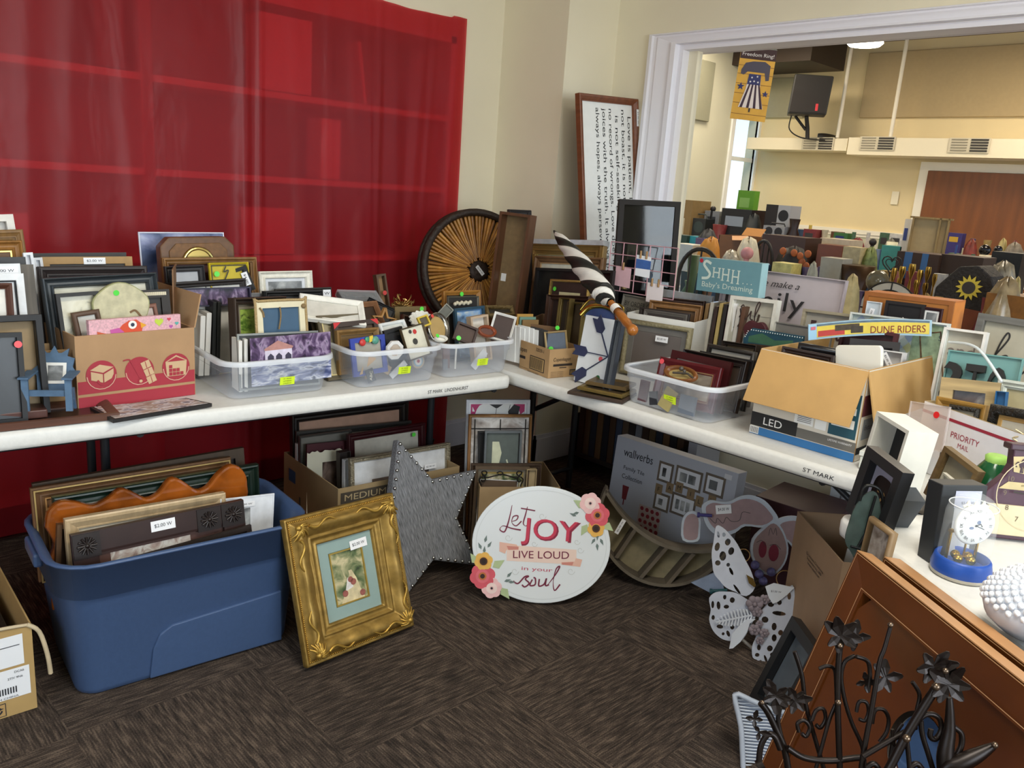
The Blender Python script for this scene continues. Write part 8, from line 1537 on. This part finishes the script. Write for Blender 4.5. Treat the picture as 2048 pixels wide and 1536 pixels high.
# ================================================================ goods on the hall tables beyond the glass
for X, ys in ((4.25, (-1.2, .9, 3.0)), (5.45, (-1.2, .9, 3.0)), (6.9, (-.8, 1.4, 3.6)), (8.6, (-.4, 1.8, 4.0, 6.2)), (10.5, (.2, 2.4, 4.6, 6.8))):
    for y in ys:
        if y > YW-2: continue
        t = empty('hall_table', 'folding table in the hall buried under small sale goods', 'table', (X, y, 0), 0, 'goods tables in the hall'); b = MB('#d8d2c4 r.5 n.03'); b.box(0, .76, 0, 2.0, .70, .74); b.build('tabletop', t)
        b = MB('#2c2c2e n0'); [b.tube([(x, yy, 0), (x, yy, .70)], .014, 6) for x in (.1, .66) for yy in (.2, 1.8)]; b.build('leg', t)
HG = 'sale goods on the hall tables'
def G(kind, label, X, x0, y0, x1, y1, col, cat=None, d=None, c2='#3a3632 n0', name=None, float_=False):
    """a good of the hall table at depth X covering the photo rectangle x0..x1, y0..y1; it stands down to the table top"""
    A = PX((x0+x1)/2, y0, X); B_ = PX((x0+x1)/2, y1, X); w = abs(PX(x0, (y0+y1)/2, X).y-PX(x1, (y0+y1)/2, X).y); zb = .742; h = A.z-zb; hv = A.z-B_.z; d = d or min(w, .3); b = MB(col); w2 = w/2
    T = Matrix.Translation((0, 0, 0)); T = T @ Matrix.Rotation(R(-90), 4, 'Z')
    if kind == 'box': b.box(-w2, w2, 0, d, 0, h, T)
    elif kind == 'banded': b.box(-w2, w2, 0, d, 0, h, T); b.use(c2).box(-w2*.62, -w2*.25, -.002, 0, max(.0, h-hv), h, T).box(w2*.2, w2*.5, -.002, 0, max(.0, h-hv), h, T)
    elif kind == 'label': b.box(-w2, w2, 0, d, 0, h, T); b.use(c2).box(-w2*.7, w2*.5, -.002, 0, h-hv*.7, h-hv*.3, T)
    elif kind == 'speaker': b.box(-w2, 0, 0, d, 0, h, T); b.use(c2).box(0, w2, .0, d, 0, h, T); b.use('#17171a n0'); b.disc(w2*.5, h-hv*.4, min(w2*.42, hv*.3), -.003, 20, T=T)
    elif kind == 'radio': b.box(-w2, w2, 0, d, 0, h, T); b.use(c2).disc(-w2*.45, h-hv*.5, min(w2, hv)*.4, -.003, 16, T=T).disc(w2*.45, h-hv*.5, min(w2, hv)*.4, -.003, 16, T=T); b.tube([(-w2*.7, d/2, h), (-w2*.6, d/2, h+hv*.25), (w2*.6, d/2, h+hv*.25), (w2*.7, d/2, h)], .008, 6, T)
    elif kind == 'open': 
        for q in ((-w2, w2, 0, .006), (-w2, w2, d-.006, d), (-w2, -w2+.006, 0, d), (w2-.006, w2, 0, d)): b.box(q[0], q[1], q[2], q[3], 0, h-hv*.25, T)
        b.use(c2).add([(-w2*.1, 0, h-hv*.25), (w2, 0, h-hv*.2), (w2*1.5, -d*.35, h-hv*.32), (w2*.5, -d*.35, h-hv*.36)], [(0, 1, 2, 3)], T).add([(-w2, d, h-hv*.25), (w2*.4, d, h-hv*.25), (w2*.4, d*1.2, h), (-w2, d*1.2, h)], [(0, 1, 2, 3)], T)
    elif kind == 'bin': b.prism([(-w2*.85, 0), (w2*.85, 0), (w2, h), (-w2, h)], 0, d, T)
    elif kind == 'bowl': b.lathe([(w2*.4, 0), (w2*.5, h*.2), (w2, h), (w2*.95, h)], 16)
    elif kind == 'vase': b.lathe([(w2*.55, 0), (w2, h*.3), (w2*.9, h*.5), (w2*.35, h*.8), (w2*.5, h)], 14)
    elif kind == 'bottle': b.lathe([(w2, 0), (w2, h*.6), (w2*.35, h*.78), (w2*.35, h)], 12)
    elif kind == 'ball': b.ball(0, 0, h-min(w2, hv/2), min(w2, max(hv/2, .01))*1.0, 14); b.lathe([(w2*.5, 0), (w2*.4, max(.001, h-hv*.9))], 10)
    elif kind == 'heap':
        rnd = random.Random(int(x0*7+y0)); b.smooth = True; ph = [rnd.uniform(0, 6) for _ in range(4)]; n = 18
        vs = [(w2*math.cos(k*.309)**.7*(1+.18*math.sin(3*a+ph[0])+.10*math.sin(7*a+ph[1]))*math.cos(a), d/2*math.cos(k*.309)**.7*math.sin(a)*(1+.15*math.sin(4*a+ph[2])), h*math.sin(k*.314)*(1+.05*math.sin(5*a+k))) for k in range(6) for a in [2*math.pi*i/n for i in range(n)]]; b.add(vs, [(k*n+i, k*n+(i+1) % n, (k+1)*n+(i+1) % n, (k+1)*n+i) for k in range(5) for i in range(n)], T)
    elif kind == 'candle': 
        b.lathe([(w2, 0), (w2*.8, h*.04), (w2*.15, h*.1), (w2*.3, h*.3), (w2*.15, h*.5), (w2*.25, h*.7), (w2*.15, h*.8), (w2*.6, h*.93), (w2*.5, h)], 12)
    elif kind == 'arch': b.tube([(w2*math.cos(a)*-1, 0, h-hv+hv*math.sin(a)) for a in [math.pi*i/14 for i in range(15)]], .014, 6, T); b.tube([(-w2, 0, 0), (-w2, 0, h-hv)], .014, 6, T).tube([(w2, 0, 0), (w2, 0, h-hv)], .014, 6, T); [b.tube([(x*w2, 0, 0), (x*w2, 0, h-hv+hv*math.sqrt(1-x*x)*.96)], .006, 5, T) for x in (-.5, 0, .5)]
    o = b.build(name or {'box': 'carton', 'banded': 'banded_box', 'label': 'labelled_box', 'speaker': 'stereo_speaker', 'radio': 'radio', 'open': 'open_carton', 'bin': 'plastic_bin', 'bowl': 'bowl', 'vase': 'vase', 'bottle': 'bottle', 'ball': 'globe_ornament', 'heap': 'cloth_heap', 'candle': 'candlestick', 'arch': 'wire_stand'}[kind])
    o.location = (A.x, A.y, zb); return tag(o, label, cat or o.name.split('.')[0].replace('_', ' '), HG)
for a in (
 ('label', 'tall tan carton with taped labels beside the opening jamb', 8.65, 1338, 399, 1386, 520, '#8f7448 n.08', 'box', .4, '#cfc4a8 n0'),
 ('radio', 'dark green-grey portable radio with a carrying handle', 8.7, 1364, 436, 1412, 470, '#2c3030 n.05', 'radio', .2, '#3c4846 n0'), ('label', 'grey speaker cube left of the black printer', 8.9, 1410, 422, 1440, 460, '#8a8e92 n.05', 'speaker', .2, '#3c3e42 n0'), ('ball', 'black dome gadget on top of the grey speaker cube', 8.92, 1418, 412, 1436, 424, '#1d1c1c n0', 'gadget'),
 ('label', 'black printer below the narrow window', 8.75, 1444, 418, 1504, 468, '#1c1e22 r.3 n.05', 'printer', .4, '#8d98a4 r.3 n0'), ('label', 'green and white software box standing on the printer', 9.1, 1477, 381, 1510, 430, '#5f9a28 n.05', 'box', .12, '#8ab860 n0'), ('heap', 'dark grey bagged appliance right of the printer', 8.8, 1486, 430, 1530, 470, '#2c3234 n.1', 'appliance'),
 ('speaker', 'black and silver stereo speaker standing tallest on the hall goods', 8.8, 1533, 410, 1582, 462, '#1f1a18 n0', 'speaker', .25, '#a4a6aa n0'), ('radio', 'small silver twin speaker under the stereo speaker', 8.6, 1527, 452, 1570, 474, '#8e9094 n0', 'speaker', .15, '#202024 n0'), ('vase', 'dark brown barrel-backed stand right of the stereo speaker', 8.7, 1570, 438, 1611, 500, '#2c1a12 r.4 n.1', 'stand'),
 ('bin', 'dark green tray with a white label at the left of the hall goods', 7.1, 1350, 470, 1375, 500, '#1f3a30', 'tray'), ('bin', 'teal plastic tub beside the dark green tray', 7.15, 1374, 472, 1396, 500, '#2a8a98', 'tub'), ('bin', 'translucent white lidded bin at the left of the hall goods', 6.0 if 0 else 5.6, 1346, 488, 1386, 530, '#b9bab0 r.4', 'bin'),
 ('heap', 'black and white electronic odds and ends in front of the radio', 7.2, 1396, 460, 1440, 500, '#26282c n.4 s14', 'electronics'), ('open', 'open brown carton with an orange flap', 7.0, 1440, 456, 1498, 520, '#6e4826 n.06', 'box', .4, '#b07838 n.04'), ('heap', 'bright amber folded cloth peaked like a tent', 5.6, 1402, 477, 1446, 530, '#c0812c n.06', 'cloth'), ('heap', 'heap of cream china and foam cups', 5.7, 1474, 478, 1524, 530, '#cfc6ac n.1 s30', 'china'), ('ball', 'round pink plush toy among the cream china', 5.5, 1484, 494, 1508, 520, '#c98a8a n.1', 'toy'),
 ('heap', 'heap of clear glass and white trinkets left of the pink toy', 5.6, 1440, 502, 1486, 530, '#b9b3a0 n.3 s30 r.2', 'trinkets'), ('box', 'dark brown wooden drawer unit under the barrel-backed stand', 6.9, 1524, 472, 1612, 520, '#3a2114 n.1', 'drawer unit'), ('arch', 'black arched wire chair-back among the hall goods', 5.9, 1508, 482, 1550, 530, '#151312 n0', 'chair back'), ('arch', 'black wrought iron arched rack behind the teal block sign', 4.3, 1362, 498, 1446, 560, '#1a1716 n0', 'rack'), ('bin', 'dark teal bin under the wrought iron rack', 4.6, 1362, 545, 1410, 600, '#16323a', 'bin'),
 ('bowl', 'green jar under the wrought iron rack', 4.5, 1378, 510, 1400, 545, '#3a5230', 'jar'), ('box', 'pale yellow floral box in front of the flowered black bag', 5.5, 1545, 526, 1584, 548, '#cfc67c n.25 s20', 'box'), ('heap', 'black bag printed with orange flowers', 5.9, 1556, 496, 1624, 545, '#1c1612 n0', 'bag'), ('heap', 'white cloth bag right of the flowered black bag', 5.4, 1616, 526, 1640, 560, '#a8a898 n.1', 'bag'),
 ('bottle', 'yellow bottle with pale sticks left of the hall chair rail', 8.8, 1613, 450, 1630, 486, '#c9b04a n.1', 'bottle'), ('label', 'blue screen in a green-sided case', 8.7, 1668, 466, 1696, 486, '#3a6a34 n0', 'screen', .1, '#23306a n0'), ('heap', 'red cloth folded on the far hall table', 8.7, 1697, 478, 1736, 496, '#7a2228 n.1', 'cloth'), ('ball', 'black cap lying on the far hall table', 8.7, 1738, 477, 1756, 492, '#1c1a1c', 'cap'), ('heap', 'grey felt hat beyond the teal tub', 8.7, 1766, 480, 1800, 496, '#7d7a6c', 'hat'),
 ('box', 'rust leather case with a luggage tag', 7.0, 1636, 490, 1686, 540, '#6a3414 n.1 r.4', 'case'), ('box', 'white paper-covered box behind the rust leather case', 7.3, 1640, 478, 1700, 520, '#b9ac94 n.06', 'box'), ('bin', 'teal tub filled with a stack of plates', 7.0, 1764, 492, 1804, 530, '#3c8a80', 'tub'), ('bowl', 'stack of cream plates in the teal tub', 7.2, 1774, 484, 1796, 500, '#d6cfb0', 'plates'), ('box', 'cream towel rolls standing by the brass lamp base', 6.0 if 0 else 5.8, 1687, 494, 1722, 545, '#c2b083 n.15', 'towels'), ('heap', 'green and yellow paperbacks heaped in the middle', 5.9, 1722, 498, 1766, 540, '#7e8a4a n.4 s20', 'books'),
 ('bowl', 'dark bowl with a gold rim in the middle of the hall goods', 5.6, 1680, 530, 1750, 560, '#4a3218 m.4 r.3', 'bowl'), ('banded', 'long brown box with two blue straps', 5.9, 1794, 506, 1880, 560, '#3c2416 n.1', 'box', .3, '#3c6a98 n0'), ('box', 'second long brown box joined to the blue-strapped one', 5.95, 1882, 512, 1968, 560, '#352014 n.1', 'box'), ('box', 'black hard case at the right of the hall goods', 6.9, 1984, 505, 2046, 545, '#14171a r.4', 'case'), ('ball', 'glossy black helmet on the hall goods', 7.3, 1958, 489, 1986, 512, '#141214 r.15', 'helmet'), ('ball', 'small glossy black bowling ball beside the helmet', 7.4, 1989, 491, 2007, 508, '#161418 r.15', 'ball'),
 ('label', 'purple game box beside the wooden crate', 8.7, 1896, 466, 1926, 492, '#3a3070 n.1', 'box', .1, '#c9a02c n0'), ('heap', 'red and orange knick-knacks below the brown doors', 8.7, 1926, 482, 1962, 506, '#8a3424 n.4 s16', 'knick-knacks'), ('bottle', 'blue bottle of pens in front of the wooden crate', 6.9, 1908, 490, 1920, 530, '#2a4a88', 'bottle'), ('bottle', 'cream tapered bottle beside the blue one', 6.9, 1922, 496, 1930, 530, '#c9b890', 'bottle'), ('bin', 'white rectangular basket below the rust leather case', 5.5, 1642, 516, 1686, 560, '#a8a494 n.06', 'basket'), ('box', 'silver toaster among the hall goods', 5.6, 1650, 538, 1680, 565, '#8a8a86 m.6 r.3', 'toaster'),
 ('heap', 'cream quilted cloth beside the family sign', 4.4, 1686, 552, 1726, 620, '#c9b884 n.2 s20', 'cloth'), ('heap', 'clear plastic packages right of the wicker basket', 4.9, 1970, 528, 2048, 580, '#a89c84 n.35 s16 r.2', 'packages'), ('heap', 'second heap of clear packages nearer the right edge', 4.4, 1975, 560, 2060, 610, '#b09a74 n.35 s16 r.2', 'packages'), ('box', 'amber glass box with cut-out stars', 4.35, 1972, 590, 2060, 640, '#8a5a20 n.2', 'box'), ('ball', 'smoky glass dome behind the round leaded window', 4.5, 1736, 540, 1782, 590, '#6a6450 r.1', 'dome'),
 ('heap', 'beige linens heaped at the far right', 8.8, 2000, 488, 2060, 510, '#8a7e6c n.2', 'linens')): G(*a)
rnd = random.Random(21)
for i, (x, y, w_) in enumerate(((1790, 536, 20), (1806, 533, 24), (1826, 528, 26), (1842, 540, 22), (1858, 534, 22), (1800, 556, 18), (1834, 560, 18), (1852, 566, 20), (1871, 548, 18))):
    G('candle', ('shortest', 'slender', 'widest-topped', 'stout', 'tall', 'small leftmost', 'squat', 'slim lower', 'rightmost')[i]+' brass candlestick in the cluster behind the orange display box', 4.5+.11*(i % 3), x-w_/2, y, x+w_/2, y+46, '#a8843c m1 r.22 n.1', 'candlestick')
kinds = (('box', 'box'), ('heap', 'cloth'), ('bowl', 'bowl'), ('bottle', 'bottle'), ('vase', 'vase'), ('label', 'package'), ('bin', 'basket'))
cl = (('#7a2a2c', 'dark red'), ('#c9bfa4', 'cream'), ('#2c4a6a', 'blue'), ('#3c3a38', 'charcoal'), ('#a88a4c', 'tan'), ('#4a6a4c', 'green'), ('#cfcac0', 'white'), ('#6a4a34', 'brown'), ('#b9a86c', 'straw-coloured'), ('#5a4a6a', 'purple'))
rows = [(8.72, 448, 'farthest table row'), (7.05, 480, 'third table row'), (5.62, 522, 'second table row'), (4.4, 566, 'nearest table row')]
used_ = set()
for k in range(96):
    X, yb, rn = rows[k % 4]; px = 1352+ (k//4)*29.5+rnd.uniform(-6, 6); hz = yb+(px-1350)*.058; hh = rnd.uniform(12, 26); ww = rnd.uniform(18, 34); q = None
    while q is None or q in used_: q = (k % 4, rnd.randrange(7), rnd.randrange(10))
    used_.add(q); kd, kn = kinds[q[1]]; c, cn = cl[q[2]]
    G(kd, '%s %s among the goods on the %s of the hall' % (cn, kn, rn), X+.12*(k % 3), px-ww/2, hz-hh*.25, px+ww/2, hz+hh, c+' n.15 s30', kn, name='small_'+kn)
# wooden crate, wicker basket, leaded round window, heart wire frame
q = PX(1852, 500, 6.95); t = empty('wooden_crate', 'unfinished wooden crate standing on end before the brown doors', 'crate', (q.x, q.y, .742), -78); hc = PX(1852, 434, 6.95).z-.742; wc = .27
b = MB('#b39a6c n.05'); b.box(-wc/2, wc/2, .01, .02, 0, hc); b.build('back_board', t); b = MB('#9a8050 w n.1'); [b.box(x, x+.014, -.02, .02, 0, hc) for x in (-wc/2, wc*.22, wc/2-.014)]; [b.box(-wc/2-.02, wc/2+.02, -.02, .02, z, z+.014) for z in (.01, hc*.46, hc-.014)]; b.build('slats', t)
G('label', 'white card with a blue seal beside the wooden crate', 7.0, 1811, 438, 1823, 500, '#cfc8b8 n0', 'card', .02, '#2c3c78 n0')
q = PX(1925, 590, 4.45); t = empty('sunflower_basket', 'dark wicker basket with a rust band and a yellow sunflower', 'basket', (q.x, q.y, .742), -90); hb = PX(1925, 528, 4.45).z-.742; wb_ = abs(PX(1863, 560, 4.45).y-PX(1984, 560, 4.45).y)/2
b = MB('#2c2622 r.7 b3 s60 n.3'); b.prism([(-wb_, hb*.4), (wb_, hb*.4), (wb_*1.02, hb*.72), (wb_*.8, hb*.9), (wb_*.35, hb), (-wb_*.3, hb*.97), (-wb_*.98, hb*.72)], 0, .2); b.build('body', t, bevel=.01)
b = MB('#7a3c1c n.1'); b.prism([(-wb_*1.02, 0), (wb_*.9, 0), (wb_, hb*.52), (-wb_*1.02, hb*.56)], -.004, .204); b.build('band', t)
b = MB('#d8c044 n0'); sx_, sz_ = wb_*.18, PX(1935, 575, 4.45).z-.742; R_2 = wb_*.46; b.ngon([(sx_+(R_2 if i % 2 else R_2*.62)*math.cos(math.pi*i/13), sz_+(R_2 if i % 2 else R_2*.62)*math.sin(math.pi*i/13)) for i in range(26)], -.008); b.build('petals', t, solid=.004); b = MB('#3a3430 n.1'); b.disc(sx_, sz_, R_2*.48, -.012, 18); b.build('flower_centre', t, solid=.004)
q = PX(1772, 622, 4.42); rw = abs(PX(1712, 620, 4.42).y-PX(1832, 620, 4.42).y)/2; t = empty('leaded_window', 'round leaded glass panel with a ring of white segments', 'stained glass', (q.x, q.y, .742), -90, rx=-4); zc = q.z-.742
b = MB('#c2bfb4 r.3 n.05'); n = 48; vs = [(rr_*rw*math.cos(2*math.pi*i/n), 0, max(.0, zc+rr_*rw*math.sin(2*math.pi*i/n))) for rr_ in (.97, .72) for i in range(n)]; b.add(vs, [(i, (i+1) % n, n+(i+1) % n, n+i) for i in range(n)]); b.build('glass', t, solid=.003)
b = MB('#1c1a18 n0'); P2 = lambda r_3, a: (r_3*rw*math.cos(a), -.003, max(0, zc+r_3*rw*math.sin(a)))
[b.tube([P2(r_3, 2*math.pi*i/n) for i in range(n)], .004, 5, closed=True) for r_3 in (.98, .71)]; [b.tube([P2(.71, a), P2(.98, a)], .004, 5) for a in [math.pi*(.5+.25*i) for i in range(8)]]; b.build('leading', t)
q = PX(1780, 545, 4.9); t = empty('heart_wire_ornament', 'black wire heart ornament standing among the brass', 'ornament', (q.x, q.y, .742), -90); zq = q.z-.742; b = MB('#161412 n0'); b.tube([(x, 0, z) for x, z in heart(0, zq+.05, .055)], .004, 6, closed=True).tube([(x, 0, z) for x, z in heart(0, zq+.05, .035)], .003, 6, closed=True).tube([(0, 0, zq-.01), (0, 0, 0)], .005, 6); b.build('wire', t)
b = MB(); fl = bpy.data.objects
o = MB('#b5602c n0'); [o.ball(*PX(x, y, 5.82), .028, 8, 1, .3, 1) for x, y in ((1566, 502), (1572, 515), (1588, 506), (1600, 512), (1616, 508), (1604, 524), (1596, 534), (1612, 532))]; bag = [x for x in C.objects if x.get('label', '').startswith('black bag printed')][0]; o.v = [tuple(V3(p)-bag.location) for p in o.v]; o.build('printed_flowers', bag)
